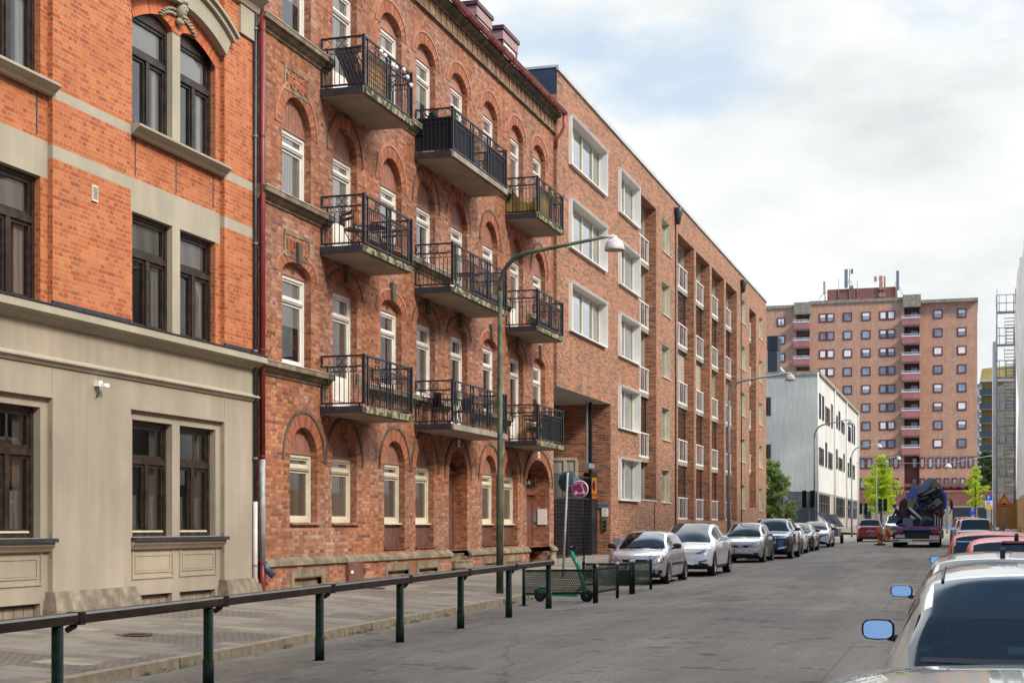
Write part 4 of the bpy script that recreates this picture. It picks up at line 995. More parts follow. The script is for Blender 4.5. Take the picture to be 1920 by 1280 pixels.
# entry phones and paper on the passage corner
yk = y3p-.004
for nm, lab, cat, (xa, xb_), (pa, pb_), mt in (
    ('number_panel', 'grey panel with three house numbers on the passage corner', 'number panel', (1121, 1143), (943, 951.5), M['greypaint']),
    ('notice_frame', 'white notice in a frame on the passage corner above the entry phone', 'notice', (1129, 1140.5), (952, 968), M['white']),
    ('entry_phone', 'brass coloured entry phone with three black buttons on the passage corner', 'entry phone', (1129, 1139), (970.5, 992), pm('brass_plate', (.22, .17, .09), .4, metal=.3))):
    x0_, x1_ = gx(xa, yk), gx(xb_, yk); z1_, z0_ = gz(xa, pa, yk), gz(xa, pb_, yk)
    t = thing(nm, lab, cat, ((x0_+x1_)/2, yk, z0_)); MB().box(x0_, x1_, yk-.05, yk, z0_, z1_).build('plate', mt, t)
    q = MB()
    if nm == 'entry_phone':
        for k in range(3): q.box((x0_+x1_)/2-.06, (x0_+x1_)/2+.06, yk-.06, yk-.05, z1_-.22-.155*k, z1_-.11-.155*k)
        q.build('button', M['black'], t)
    elif nm == 'number_panel':
        for k, s_ in enumerate(('50', '48', '46')): text_mb(s_, .15, lambda x, y, z, k=k: (x0_+(x1_-x0_)*(k+.5)/3+x, yk-.054, (z0_+z1_)/2+y), 0, q)
        q.build('number', M['bluemetal'], t, fixn=False)
    else:
        for k in range(7): q.box(x0_+.06, x1_-.06-(k % 3)*.05, yk-.054, yk-.05, z1_-.1-.05*k, z1_-.085-.05*k)
        q.build('lettering', M['greypaint'], t)
t = thing('utility_cabinet', 'grey utility cabinet at the foot of the modern block beside the silver hatchback', 'cabinet', (X3+.2, P3(1157), .6))
q = MB(); q.box(X3+.005, X3+.3, P3(1149), P3(1158), .5, fz(1155, 1008, D3), 0); q.box(X3+.3, X3+.31, P3(1149)+.1, P3(1158)-.1, .9, fz(1155, 1012, D3), 1); q.build('cabinet', [M['greypaint'], M['lead']], t)
MB().box(X3+.31, X3+.316, P3(1149)+.3, P3(1158)-.3, fz(1155, 1011, D3)-.2, fz(1155, 1011, D3)-.05).build('label', BLU, t)
# ================================================================ house 4: pale rendered block past the side street
Y4a, Y4b = fy(1534.5, 13.4), fy(1608.5, 13.4); top4 = fz(1534.5, 702, 13.4); z4d = fz(1534.5, 921, 13.4)
H4 = thing('pale_rendered_block', 'pale rendered block with dark slit windows and dark brick base past the side street', 'building', (-13.4, Y4a, 0))
Q = lambda u: 1430+u*.281
V = lambda v: 640+v*.281
P4 = lambda u: fy(Q(u), 13.4)
rowsW = [(375, 386, 342, 515), (396, 407, 360, 527), (417, 445, 430, 557), (455, 465, 415, 578), (481, 498, 485, 577), (505, 515, 462, 592), (524, 545, 528, 612), (568, 586, 560, 667), (594, 600, 553, 680), (607, 613, 556, 688),
         (375, 405, 702, 830), (417, 427, 672, 842), (437, 463, 734, 854), (489, 498, 716, 850), (505, 530, 770, 862), (537, 545, 746, 870), (560, 574, 802, 906), (580, 587, 770, 910), (596, 612, 820, 920)]
mb = MB(); ops = []
for (a, b, t_, bt) in rowsW:
    ya, yb = P4(a), P4(b); z1_ = fz(Q(a), V(t_), 13.4); z0_ = fz(Q(a), V(bt)-(b-a)*.28*.35, 13.4); ops.append((ya, yb, z0_, z1_))
f4 = MB()
mb.face([(-13.4, Y4a, z4d), (-13.4, Y4b, z4d), (-13.4, Y4b, top4), (-13.4, Y4a, top4)], 1)
mb.face([(-13.4, Y4a, z4d), (-33, Y4a, z4d), (-33, Y4a, top4), (-13.4, Y4a, top4)], 0)
mb.face([(-13.4, Y4b, 0), (-33, Y4b, 0), (-33, Y4b, top4), (-13.4, Y4b, top4)], 0)
mb.face([(-13.45, Y4a+.05, 0), (-13.45, Y4b, 0), (-13.45, Y4b, z4d), (-13.45, Y4a+.05, z4d)], 2)
mb.face([(-13.4, Y4a+.05, 0), (-33, Y4a+.05, 0), (-33, Y4a+.05, z4d), (-13.4, Y4a+.05, z4d)], 3)
mb.build('wall', [M['render4'], M['render4w'], M['screen'], M['brick4d']], H4)
M['tile'] = pm('clay_tiles', (.42, .17, .08), .8)
PANE4 = pm('dark_pane', (.012, .015, .022), .08, var=.2, spec=.8)
for ya, yb, z0_, z1_ in ops:
    f = MB(); frame_rects(f, ya, yb, z0_, z1_, -13.34, .08, .06, [], [((ya+yb)/2, z0_, z1_, .05)] if yb-ya > 4 else []); w_ = f.build('window', M['darkframe'], H4)
    MB().face([(-13.385, ya, z0_), (-13.385, yb, z0_), (-13.385, yb, z1_), (-13.385, ya, z1_)]).build('pane', PANE4, w_, fixn=False)
for (a, b, n) in ((362, 448, 5), (478, 548, 5), (562, 628, 5)):
    for k in range(n):
        ya = P4(a)+(P4(b)-P4(a))*k/n; yb = P4(a)+(P4(b)-P4(a))*(k+1)/n-.5
        z1_ = z4d-.15; z0_ = 2.9
        f = MB(); frame_rects(f, ya, yb, z0_, z1_, -13.36, .1, .06, [(z1_-.9, .08)]); w_ = f.build('window', M['darkframe'], H4)
        MB().face([(-13.42, ya, z0_), (-13.42, yb, z0_), (-13.42, yb, z1_), (-13.42, ya, z1_)]).build('pane', PANE4, w_, fixn=False)
for pu, v0, v1 in ((22, 372, 495), (22, 686, 808)):
    x1_ = gx(Q(55), Y4a); x0_ = x1_-2.2; z1_, z0_ = gz(1440, V(v0), Y4a), gz(1440, V(v1), Y4a)
    f = MB(); f.box(x0_, x1_, Y4a-.05, Y4a-.01, z0_, z1_); w_ = f.build('window', M['darkframe'], H4)
    MB().face([(x0_+.2, Y4a-.055, z0_+.2), (x1_-.3, Y4a-.055, z0_+.2), (x1_-.3, Y4a-.055, z1_-.2), (x0_+.2, Y4a-.055, z1_-.2)]).build('pane', PANE4, w_, fixn=False)
mb = MB(); mb.box(-33, -13.2, Y4a-.15, Y4b+.1, top4, top4+.35); mb.build('roof_edge', M['concrete'], H4)
for u in (358, 474, 553, 632):
    y = P4(u); MB().tube([(-13.25, y, 1.5), (-13.25, y, top4)], .09, 6).build('drain_pipe', M['sillwhite'], H4)
Yv = Y4a+25; xv0, xv1 = gx(1437, Yv), gx(1475, Yv)
mb = MB(); mb.prism([(xv0-8, top4), (xv1-.3, top4), (gx(1470, Yv), gz(1470, 697, Yv)), (xv0, gz(1437, 665, Yv)), (xv0-8, gz(1437, 665, Yv))], lambda u, v, w: (u, w, v), Yv, Yv+12); mb.build('roof_house', M['render4'], H4)
mb = MB()
for k in range(7): z_ = gz(1450, 678, Yv)+k*.22; mb.box(gx(1438, Yv-4), gx(1458, Yv-4), Yv-4, Yv-1, z_+.9, z_+1.05)
mb.box(gx(1439, Yv-4), gx(1457, Yv-4), Yv-3.9, Yv-1, top4, gz(1450, 664, Yv)); mb.build('roof_vent', M['darkframe'], H4)
# ================================================================ tower block at the end of the street
YT = 236.0
TX = lambda px, Y=YT: gx(px, Y)
TZ = lambda px, py, Y=YT: gz(px, py, Y)
T5 = thing('brick_tower_block', 'tall orange brown brick tower block with rose balconies and antennas closing the street', 'tower block', (TX(1640), YT, 1.6))
mb = MB(); zt_m = TZ(1600, 567.5); zb5 = 1.5; Yr = YT+1.6
def wallx(x0, x1, z0, z1, Y, m=0): mb.face([(x0, Y, z0), (x1, Y, z0), (x1, Y, z1), (x0, Y, z1)], m)
xa, xb_, xc_, xd, xe, xf = TX(1380), TX(1493.4), TX(1518.3), TX(1695.5), TX(1724), TX(1832.5)
zl5 = TZ(1460, 579); zr5 = TZ(1780, 566.5)
wallx(xa, xb_, zb5, zl5, YT); wallx(xc_, xd, 8, zt_m, YT); wallx(xe, xf, 8, zr5, YT+.8)
wallx(xb_, xc_, zb5, zl5, Yr); wallx(xd, xe, 8, zt_m, Yr, 1)  # balcony shade of the right recess put into its brick colour
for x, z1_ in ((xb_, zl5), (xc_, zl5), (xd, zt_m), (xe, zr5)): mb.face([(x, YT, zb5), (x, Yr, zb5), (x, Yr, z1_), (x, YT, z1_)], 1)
mb.face([(xf, YT+.8, zb5), (xf, YT+14, zb5), (xf, YT+14, zr5), (xf, YT+.8, zr5)])
wallx(xa, xf, zb5, zt_m-1, YT+14)
z_b = TZ(1780, 948); z_r0, z_r1 = TZ(1780, 919), TZ(1780, 921.5)
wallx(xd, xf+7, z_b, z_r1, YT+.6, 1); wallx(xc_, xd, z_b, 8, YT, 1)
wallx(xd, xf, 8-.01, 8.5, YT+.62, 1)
mb.build('brick_wall', [M['brick5'], M['brick5d']], T5)
mb = MB(); mb.box(xa, xf+8, YT-.3, YT+13, zb5, z_b); mb.build('ground_floor', M['screen'], T5)
for i, (a, b) in enumerate(((1786.5, 1821), (1833, 1850), (1620, 1634), (1859, 1868))):
    MB().box(TX(a), TX(b), YT-.34, YT-.3, zb5+.1, TZ(1800, 951)).build('garage_door', M['darkframe'], T5)
mb = MB()
for a, b, z1_ in ((xa, xb_-.05, zl5), (xc_, xd, zt_m), (xe, xf, zr5)): mb.box(a-.1, b+.1, YT-.25, YT+13.9, z1_, z1_+.5)
for a, b in ((xb_-.3, xc_+.2), (xd-.2, xe+.2)): mb.box(a, b, YT-.9, Yr, (zl5 if a < xc_ else zt_m)-1.1, (zl5 if a < xc_ else zt_m)+.75)
mb.build('roof_edge', M['concrete'], T5)
mb = MB(); mb.box(TX(1549), TX(1678), YT+2, YT+9, zt_m+.4, TZ(1610, 540.5, YT+2)); mb.build('roof_house', M['brick5d'], T5)
WH = TZ(1590, 586)-TZ(1590, 602.5); st5 = (TZ(1590, 586)-TZ(1590, 825))/7
def twin(x0, x1, z0, z1, Y, bars=(), i=0):
    f = MB(); w = .16
    f.box(x0, x1, Y-.10, Y-.01, z0, z0+w); f.box(x0, x1, Y-.10, Y-.01, z1-w, z1); f.box(x0, x0+w, Y-.10, Y-.01, z0+w, z1-w); f.box(x1-w, x1, Y-.10, Y-.01, z0+w, z1-w)
    for a, b in bars: f.box(a, b, Y-.09, Y-.01, z0+w, z1-w)
    w_ = f.build('window', M['redframe'], T5)
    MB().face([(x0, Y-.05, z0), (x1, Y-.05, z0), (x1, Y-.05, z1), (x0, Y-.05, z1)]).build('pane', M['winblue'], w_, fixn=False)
    if i % 3:
        q = MB(); h = (.9, .45)[i % 2]
        if i % 5 == 1:
            xm = (x0+x1)/2
            for s_ in (x0+w, x1-w): q.face([(s_, Y-.055, z1-w), (xm, Y-.055, z1-w), (s_+(xm-s_)*.35, Y-.055, z0+w)])
        else: q.face([(x0+w, Y-.055, z1-w-(z1-z0-2*w)*h), (x1-w, Y-.055, z1-w-(z1-z0-2*w)*h), (x1-w, Y-.055, z1-w), (x0+w, Y-.055, z1-w)])
        q.build('curtain', M['curt_w'], w_, fixn=False)
q = 0
for r_ in range(8):
    z1_ = TZ(1590, 586)-st5*r_; z0_ = z1_-WH
    for (a, b, bars) in ((1536, 1564.6, [(1547.5, 1552.5)]), (1581, 1597.7, []), (1615.6, 1632.4, []), (1649, 1678.4, [(1660.8, 1666)])):
        if r_ > 4 and a < 1560: continue
        if r_ > 5 and a < 1600: continue
        twin(TX(a), TX(b), z0_, z1_, YT, [(TX(c0), TX(c1)) for c0, c1 in bars], rnd.randint(0, 30))
    for a, b in ((1750, 1767.5), (1795, 1812.3)): twin(TX(a, YT+.8), TX(b, YT+.8), z0_, z1_, YT+.8, (), rnd.randint(0, 30))
    twin(TX(1706, Yr), TX(1723, Yr), z0_+.2, z1_, Yr, (), 0)
    if r_ < 3:
        zl1 = TZ(1460, 596)-st5*.99*r_; twin(TX(1456.9), TX(1472.6), zl1-WH, zl1, YT, (), 1); twin(TX(1500, Yr), TX(1516, Yr), zl1-WH*1.0, zl1+.05, Yr, (), 0)
    for (x0_, x1_, px, py) in ((xd-.35, xe+.1, 1709, 597.8), (xb_-.35, xc_+.1, 1505, 606)):
        if x0_ < xc_ and r_ > 3: continue
        zt_ = TZ(px, py)-st5*r_
        bfr = MB(); bfr.box(x0_, x1_, YT-1.15, YT-1.05, zt_-1.0, zt_, 0); bfr.box(x0_, x0_+.1, YT-1.05, Yr, zt_-1.0, zt_, 0); bfr.box(x1_-.1, x1_, YT-1.05, YT-.02, zt_-1.0, zt_, 0)
        bfr.box(x0_+.1, x1_-.1, YT-1.05, Yr, zt_-1.2, zt_-1.02, 1); bfr.box(x0_-.02, x1_+.02, YT-1.2, YT-1.03, zt_, zt_+.14, 2)
        for k in range(9): xx = x0_+(x1_-x0_)*k/8; bfr.box(xx-.02, xx+.02, YT-1.12, YT-1.08, zt_+.14, zt_+.42, 2)
        bfr.box(x0_, x1_, YT-1.12, YT-1.08, zt_+.4, zt_+.45, 2)
        bfr.build('balcony', [M['balc5'], M['concrete'], M['white']], T5)
for (x0s, wpx, Y_) in (([1612, 1624.8, 1641.6, 1657.7, 1674.3], 11.2, YT), ([1709.5+15.1*k for k in range(8)], 10.4, YT+.8)):
    for k, px in enumerate(x0s):
        for (pa, pb_) in ((858, 877.5), (896.2, 915.8)):
            if Y_ == YT: pa -= .5; pb_ -= .5
            twin(TX(px, Y_), TX(px+wpx, Y_), TZ(1700, pb_, Y_), TZ(1700, pa, Y_), Y_, (), 3*(k % 2))
mb = MB(); mb.box(xc_, xd-.2, YT-.03, YT, TZ(1700, 857), TZ(1700, 853.5)); mb.box(xe, xf, YT+.76, YT+.8, TZ(1780, 857), TZ(1780, 853.5)); mb.build('concrete_band', M['concrete'], T5)
mb = MB(); mb.box(xd-.1, xf+7, YT+.5, YT+.6, TZ(1780, 922), TZ(1780, 918.5)); mb.build('red_band', M['balc5'], T5)
# antennas on the roof
AR = pm('antenna_salmon', (.45, .22, .16), .6)
Ya = YT+1.9
for (lab, px, pt, pb_, panels) in (
    ('grey antenna mast with two tall panels, tallest on the roof of the tower', 1593, 504, 566, [(1583.5, 1589.7, 505, 540, 0), (1595.5, 1600, 505, 514, 0), (1594, 1600, 536, 542, 0)]),
    ('thin antenna mast on the left edge of the tower roof house', 1547, 528, 568, [(1544, 1547, 528, 552, 1)]),
    ('grey curved panel antenna on the right end of the tower roof house', 1681, 508, 564, [(1681, 1686, 508, 545, 0)]),
    ('salmon coloured panel antennas right of the middle of the tower roof', 1651, 517, 560, [(1648.5, 1655, 517.5, 543, 1), (1657, 1660.5, 518.5, 543, 1), (1639, 1644, 518.5, 528, 1), (1648, 1654, 549.5, 557, 1), (1655, 1660.5, 549.5, 557, 1)]),
    ('short bare antenna rod left of the tall mast on the tower roof', 1572.5, 522, 562, []),
    ('short salmon antenna rod in the middle of the tower roof', 1607.5, 526, 558, [])):
    t = thing('antenna', lab, 'antenna', (TX(px, Ya), Ya, TZ(px, pb_, Ya)))
    MB().tube([(TX(px, Ya), Ya, TZ(px, pb_, Ya)), (TX(px, Ya), Ya, TZ(px, pt, Ya))], .09 if panels else .06, 6).build('mast', M['galv'] if 'salmon' not in lab else AR, t)
    for a, b, u0, u1, m_ in panels:
        p_ = MB(); p_.box(TX(a, Ya), TX(b, Ya), Ya-.3, Ya-.1, TZ(px, u1, Ya), TZ(px, u0, Ya)); zc_ = (TZ(px, u1, Ya)+TZ(px, u0, Ya))/2
        p_.bar((TX((a+b)/2, Ya), Ya-.1, zc_), (TX(px, Ya), Ya, zc_), .06); p_.build('panel', AR if m_ else M['greypaint'], t)
    if panels:
        br_ = MB(); 
        for s_ in (-1, 1): br_.bar((TX(px, Ya), Ya, TZ(px, pt+18, Ya)), (TX(px+s_*14, Ya), Ya+1.5, TZ(px, 558, Ya)), .05)
        br_.build('brace', M['greypaint'], t)
# yellow block further right, only a strip of it shows
Y6 = 300.0
T6 = thing('yellow_balcony_block', 'yellow apartment block with charcoal balconies seen between the tower and the scaffold', 'apartment block', (gx(1850, Y6), Y6, 1.6))
zt6 = gz(1850, 692, Y6)
mb = MB(); mb.box(gx(1841, Y6), gx(1905, Y6), Y6, Y6+15, 1.5, gz(1850, 716, Y6), 0); mb.box(gx(1831.5, Y6-1), gx(1836.5, Y6-1), Y6-1, Y6+14, 1.5, gz(1850, 720, Y6), 1); mb.prism([(gx(1837, Y6-1), gz(1850, 716, Y6)), (gx(1905, Y6-1), gz(1850, 716, Y6)), (gx(1905, Y6-1), zt6+.6), (gx(1841, Y6-1), zt6)], lambda u, v, w: (u, w, v), Y6-1, Y6+10, 0)
mb.box(gx(1837, Y6-1.5), gx(1905, Y6-1.5), Y6-1.5, Y6, gz(1850, 716.5, Y6), gz(1850, 713, Y6), 1)
mb.build('wall', [pm('ochre_render', (.46, .34, .13), .85, scale=.3, var=.1), M['render4']], T6)
for k in range(8):
    za = gz(1850, 730+26.1*k, Y6); zb_6 = gz(1850, 740.5+26.1*k, Y6); q = MB(); q.box(gx(1836.5, Y6-2), gx(1905, Y6-2), Y6-2, Y6-1.9, zb_6, za, 0); q.box(gx(1837, Y6-2), gx(1905, Y6-2), Y6-1.9, Y6, zb_6-.25, zb_6, 1)
    q.build('balcony', [M['bluemetal'], M['concrete']], T6)
    q = MB(); q.box(gx(1836, Y6-1.05), gx(1840.5, Y6-1.05), Y6-1.1, Y6-1.0, gz(1850, 728+26.1*k, Y6), gz(1850, 719+26.1*k, Y6)); q.build('window', M['winblue'], T6)
# ================================================================ right side: scaffold tower, wrapped house, houses across the street
YS = 97.0; sx0, sx1 = gx(1869.5, YS), gx(1904, YS)
SC = thing('scaffold_stair_tower', 'steel scaffold stair tower beside the cloth wrapped house on the right', 'scaffold', (sx0, YS, road(YS)))
zr = road(YS)+.1
f = MB(); d5 = YS+2.6
ztp = gz(1887, 556, YS)
for x in (sx0, sx1):
    for y in (YS, d5): f.tube([(x, y, zr), (x, y, ztp+.5)], .03, 6)
f.build('standards', M['galv'], SC)
lifts = [gz(1887, 583+61.5*k, YS) for k in range(7)]
for i, z in enumerate(lifts):
    q = MB(); q.box(sx0, sx1, YS, YS+.9, z-.05, z); q.box(sx0, sx1, YS-.01, YS, z-.12, z-.05); q.build('platform', M['galv'], SC)
    q = MB()
    for h in (.5, 1.0): q.tube([(sx0, YS-.02, z+h), (sx1, YS-.02, z+h)], .025, 5); q.tube([(sx0-.02, YS, z+h), (sx0-.02, d5, z+h)], .025, 5)
    for fx_ in (.12, .5, .9): x = sx0+(sx1-sx0)*fx_; q.tube([(x, YS-.02, z), (x, YS-.02, z+1)], .022, 5)
    q.build('guard_rail', M['galv'], SC)
    if i < len(lifts)-1:
        z2 = lifts[i+1]; q = MB()
        for s_ in (.45, .98): x = sx0+(sx1-sx0)*s_; q.bar((x, YS+.1, z2), (x, YS+2.4, z), .03, .1)
        for k in range(8): y = YS+.2+k*.29; zz = z2+(z-z2)*(k+.5)/8; q.box(sx0+(sx1-sx0)*.45, sx0+(sx1-sx0)*.98, y, y+.22, zz-.02, zz+.01)
        q.build('stair', M['galv'], SC)
GZ, t_, b_ = newmat('scaffold_gauze'); t_.nodes.remove(b_)
df = N(t_, 'ShaderNodeBsdfTranslucent'); df.inputs[0].default_value = (.8, .78, .7, 1); d2 = N(t_, 'ShaderNodeBsdfDiffuse'); d2.inputs[0].default_value = (.72, .70, .63, 1)
tp = N(t_, 'ShaderNodeBsdfTransparent'); a1_ = N(t_, 'ShaderNodeMixShader'); a1_.inputs[0].default_value = .35; L(t_, d2.outputs[0], a1_.inputs[1]); L(t_, df.outputs[0], a1_.inputs[2])
a2_ = N(t_, 'ShaderNodeMixShader'); a2_.inputs[0].default_value = .5; L(t_, tp.outputs[0], a2_.inputs[1]); L(t_, a1_.outputs[0], a2_.inputs[2]); L(t_, a2_.outputs[0], t_.nodes['Material Output'].inputs[0])
CLO = pm('white_scaffold_cloth', (.80, .78, .71), .8, scale=.8, var=.1, bmp=.5, bscale=3)
q = MB(); q.box(sx0-.25, sx0-.05, YS+.1, YS+2.4, zr, gz(1865, 640, YS)); q.build('cloth_strip', CLO, SC)
q = MB(); q.face([(sx0, YS+2.65, zr+2.2), (sx1, YS+2.65, zr+2.2), (sx1, YS+2.65, gz(1887, 700, YS)), (sx0, YS+2.65, gz(1887, 720, YS))]); q.build('gauze', GZ, SC, fixn=False)
HB = thing('plywood_hoarding', 'orange brown plywood hoarding with yellow spray marks below the scaffold tower', 'hoarding', (sx0, YS-1.0, zr))
PLY = pm('osb_board', (.50, .27, .075), .7, scale=14, var=.3, bmp=.2)
q = MB(); q.box(gx(1868, YS-1), gx(1906, YS-1), YS-1.0, YS-.9, zr-.1, gz(1887, 943, YS-1)); q.box(gx(1867.5, YS-1), gx(1868, YS-1), YS-1.0, YS+1.6, zr-.1, gz(1887, 943, YS-1)); q.build('board', PLY, HB)
q = MB()
for k, (u, v, w_, h_) in enumerate(((1878, 960, 8, 2), (1886, 966, 10, 3), (1880, 970, 12, 2), (1892, 958, 3, 9), (1884, 955, 2, 12), (1876, 964, 2, 8))):
    q.bar((gx(u, YS-1), YS-1.004, gz(u, v, YS)), (gx(u+w_*.7, YS-1), YS-1.004, gz(u, v+h_*.7, YS)), .03, .003, up=(0, 1, 0))
q.build('spray_mark', YEL, HB)
WR = thing('cloth_wrapped_house', 'house under renovation wrapped in creased white scaffold cloth at the right edge', 'building', (2.9, 80, .5))
q = MB(); nY, nZ = 60, 22; zt_ = 17.0
vs = []; 
for j in range(nZ+1):
    for i in range(nY+1):
        y = 52+45*i/nY; z = zr+2.6+(zt_-zr-2.6)*j/nZ
        vs.append((2.92+.10*sin(y*2.1+.4*sin(z*.7))+.07*sin(y*5.3+z*.35)+.12*sin(z*.55+y*.5)*.6, y, z))
q.mesh(vs, [(j*(nY+1)+i, j*(nY+1)+i+1, (j+1)*(nY+1)+i+1, (j+1)*(nY+1)+i) for j in range(nZ) for i in range(nY)], 0, True); q.build('scaffold_cloth', CLO, WR, fixn=False)
q = MB(); q.box(4.2, 16, 52, 110, 0, 16.0, 0); q.prism([(4.0, 16.0), (10, 20), (16, 16.0)], lambda u, v, w: (u, w, v), 52, 110, 1); q.build('wall', [M['beige'], M['plum']], WR)
q = MB(); q.box(2.86, 2.9, 60, 97, zr, zr+2.7); q.build('hoarding', PLY, WR)
# houses across the street (seen only in window reflections; they catch the sun)
for k, (ya, yb, col_, hz, lab) in enumerate(((-30, -4, (.62, .40, .24), 12.5, 'peach rendered house opposite, nearest to the camera'), (-4, 22, (.66, .56, .40), 13, 'cream rendered house opposite the stone and orange brick house'), (22, 52, (.52, .23, .13), 12.5, 'brick coloured house opposite the arched brick house'))):
    t = thing('opposite_house', lab, 'house', (4.6, ya, 0)); mt = pm('opposite_render_%d' % k, col_, .85, scale=.5, var=.08)
    cols = [(ya+1.3+2.6*i, ya+2.5+2.6*i, [(1.6+3.3*j, 3.4+3.3*j) for j in range(3)]) for i in range(int((yb-ya-1)/2.6))]
    q = MB(); facade(q, ya, yb, 0, hz, cols, FX, 4.85, 4.6); q.box(5.6, 5.7, ya, yb, 0, hz); q.box(4.61, 14, ya, ya+.1, 0, hz); q.box(4.61, 14, yb-.1, yb, 0, hz); q.build('wall', mt, t)
    q = MB(); q.prism([(4.3, hz), (9, hz+1.6), (14, hz)], lambda u, v, w: (u, w, v), ya, yb); q.build('roof', M['tile'], t)
    for c_ in cols[::1]:
        f = MB()
        for z0_, z1_ in c_[2]: f.box(4.75, 4.8, c_[0], c_[1], z0_, z0_+.1); f.box(4.75, 4.8, c_[0], c_[1], z1_-.1, z1_); f.box(4.75, 4.8, (c_[0]+c_[1])/2-.05, (c_[0]+c_[1])/2+.05, z0_, z1_); f.box(4.76, 4.79, c_[0], c_[1], z0_+1.1, z0_+1.18)
        w_ = f.build('window', M['whitewood'], t); q = MB()
        for z0_, z1_ in c_[2]: q.face([(4.8, c_[0], z0_), (4.8, c_[1], z0_), (4.8, c_[1], z1_), (4.8, c_[0], z1_)])
        q.build('pane', PANE4, w_, fixn=False)
# ================================================================ ground
def strip(name, x0, x1, y0, y1, z_of, mat, nx=2, ny=60):
    mb = MB(); vs = [(x0+(x1-x0)*i/nx, y0+(y1-y0)*j/ny, z_of(x0+(x1-x0)*i/nx, y0+(y1-y0)*j/ny)) for j in range(ny+1) for i in range(nx+1)]
    mb.mesh(vs, [(j*(nx+1)+i, j*(nx+1)+i+1, (j+1)*(nx+1)+i+1, (j+1)*(nx+1)+i) for j in range(ny) for i in range(nx)]); return mb.build(name, mat, None, fixn=False, kind='structure')
# asphalt
m, t, b = newmat('asphalt'); pos = N(t, 'ShaderNodeTexCoord').outputs['Object']
g1 = ramp(t, [(.3, (.17, .145, .115)), (.5, (.235, .20, .16)), (.7, (.29, .25, .20))]); L(t, noise(t, .55, 7, .62, pos, (1, .5, 1)), g1.inputs[0])
g2 = ramp(t, [(.38, (.62, .62, .62)), (.62, (1.25, 1.25, 1.25))]); L(t, noise(t, 26, 6, .85, pos), g2.inputs[0])
trk = ramp(t, [(.38, (.86, .86, .86)), (.60, (1.08, 1.08, 1.08))]); L(t, noise(t, 1.0, 5, .7, pos, (1.6, .07, 1)), trk.inputs[0])
sts = ramp(t, [(.60, (1, 1, 1)), (.66, (.55, .52, .48))]); L(t, noise(t, 1.9, 4, .6, pos), sts.inputs[0])
vor = N(t, 'ShaderNodeTexVoronoi'); vor.inputs['Scale'].default_value = 34; L(t, pos, vor.inputs['Vector'])
g3 = ramp(t, [(0, (1.9, 1.85, 1.7)), (.10, (1.25, 1.25, 1.2)), (.2, (1, 1, 1))]); L(t, vor.outputs['Distance'], g3.inputs[0])
wob = N(t, 'ShaderNodeMix', data_type='RGBA', blend_type='LINEAR_LIGHT'); wob.inputs[0].default_value = .25; L(t, pos, wob.inputs[6]); nz_ = N(t, 'ShaderNodeTexNoise'); nz_.inputs['Scale'].default_value = 1.2; L(t, pos, nz_.inputs['Vector']); L(t, nz_.outputs['Color'], wob.inputs[7])
crk = N(t, 'ShaderNodeTexVoronoi', feature='DISTANCE_TO_EDGE'); crk.inputs['Scale'].default_value = .11; L(t, wob.outputs[2], crk.inputs['Vector'])
g4 = ramp(t, [(0, (.68, .68, .68)), (.002, (.85, .85, .85)), (.004, (1, 1, 1))]); L(t, crk.outputs['Distance'], g4.inputs[0])
dk_ = ramp(t, [(.56, (1, 1, 1)), (.63, (.72, .70, .68))]); L(t, noise(t, .32, 6, .7, pos, (1, .35, 1)), dk_.inputs[0])
pt = N(t, 'ShaderNodeTexBrick'); pt.inputs['Scale'].default_value = 1; pt.inputs['Brick Width'].default_value = 3.1; pt.inputs['Row Height'].default_value = 7.3; pt.inputs['Mortar Size'].default_value = .012
pt.inputs['Color1'].default_value = (.74, .74, .74, 1); pt.inputs['Color2'].default_value = (1.12, 1.12, 1.1, 1); pt.inputs['Mortar'].default_value = (.6, .6, .6, 1); L(t, pos, pt.inputs['Vector'])
c = mixc(t, 1, g1.outputs[0], g2.outputs[0], 'MULTIPLY')
for gg in (g3, g4, dk_, trk, sts): c = mixc(t, 1, c, gg.outputs[0], 'MULTIPLY')
c = mixc(t, .8, c, pt.outputs[0], 'MULTIPLY')
L(t, c, b.inputs['Base Color']); b.inputs['Roughness'].default_value = .82; b.inputs['Specular IOR Level'].default_value = .35; bump(t, b, noise(t, 120, 3, .7, pos), .5, .008); M['asphalt'] = m
strip('ground', -70, 60, -30, 420, lambda x, y: road(max(y, 0))-.06, M['asphalt'], 2, 90)
strip('road', -9.3, 1.7, -20, 232, lambda x, y: road(max(y, 0))-.01+.05*(1-((x+3.8)/5.5)**2), M['asphalt'], 16, 126)
strip('cross_street', -60, -9.3, 106, 139, lambda x, y: road(y)-.015, M['asphalt'], 2, 6)
# pavement slabs
m, t, b = newmat('pavement_slabs'); uv = N(t, 'ShaderNodeUVMap')
mpv = N(t, 'ShaderNodeMapping'); mpv.inputs['Rotation'].default_value = (0, 0, 0); L(t, uv.outputs[0], mpv.inputs[0])
bt = N(t, 'ShaderNodeTexBrick'); bt.inputs['Scale'].default_value = 1; bt.inputs['Brick Width'].default_value = .7; bt.inputs['Row Height'].default_value = .35; bt.inputs['Mortar Size'].default_value = .006
bt.inputs['Color1'].default_value = (0, 0, 0, 1); bt.inputs['Color2'].default_value = (1, 1, 1, 1); bt.inputs['Mortar'].default_value = (.4, .4, .4, 1); L(t, mpv.outputs[0], bt.inputs['Vector'])
rr = ramp(t, [(0, (.18, .15, .12)), (.28, (.20, .165, .13)), (.36, (.235, .20, .155)), (.965, (.26, .23, .185)), (.99, (.34, .30, .22))]); L(t, bt.outputs[0], rr.inputs[0])
sb_ = N(t, 'ShaderNodeTexBrick'); sb_.inputs['Scale'].default_value = 1; sb_.inputs['Brick Width'].default_value = .11; sb_.inputs['Row Height'].default_value = .10; sb_.inputs['Mortar Size'].default_value = .012
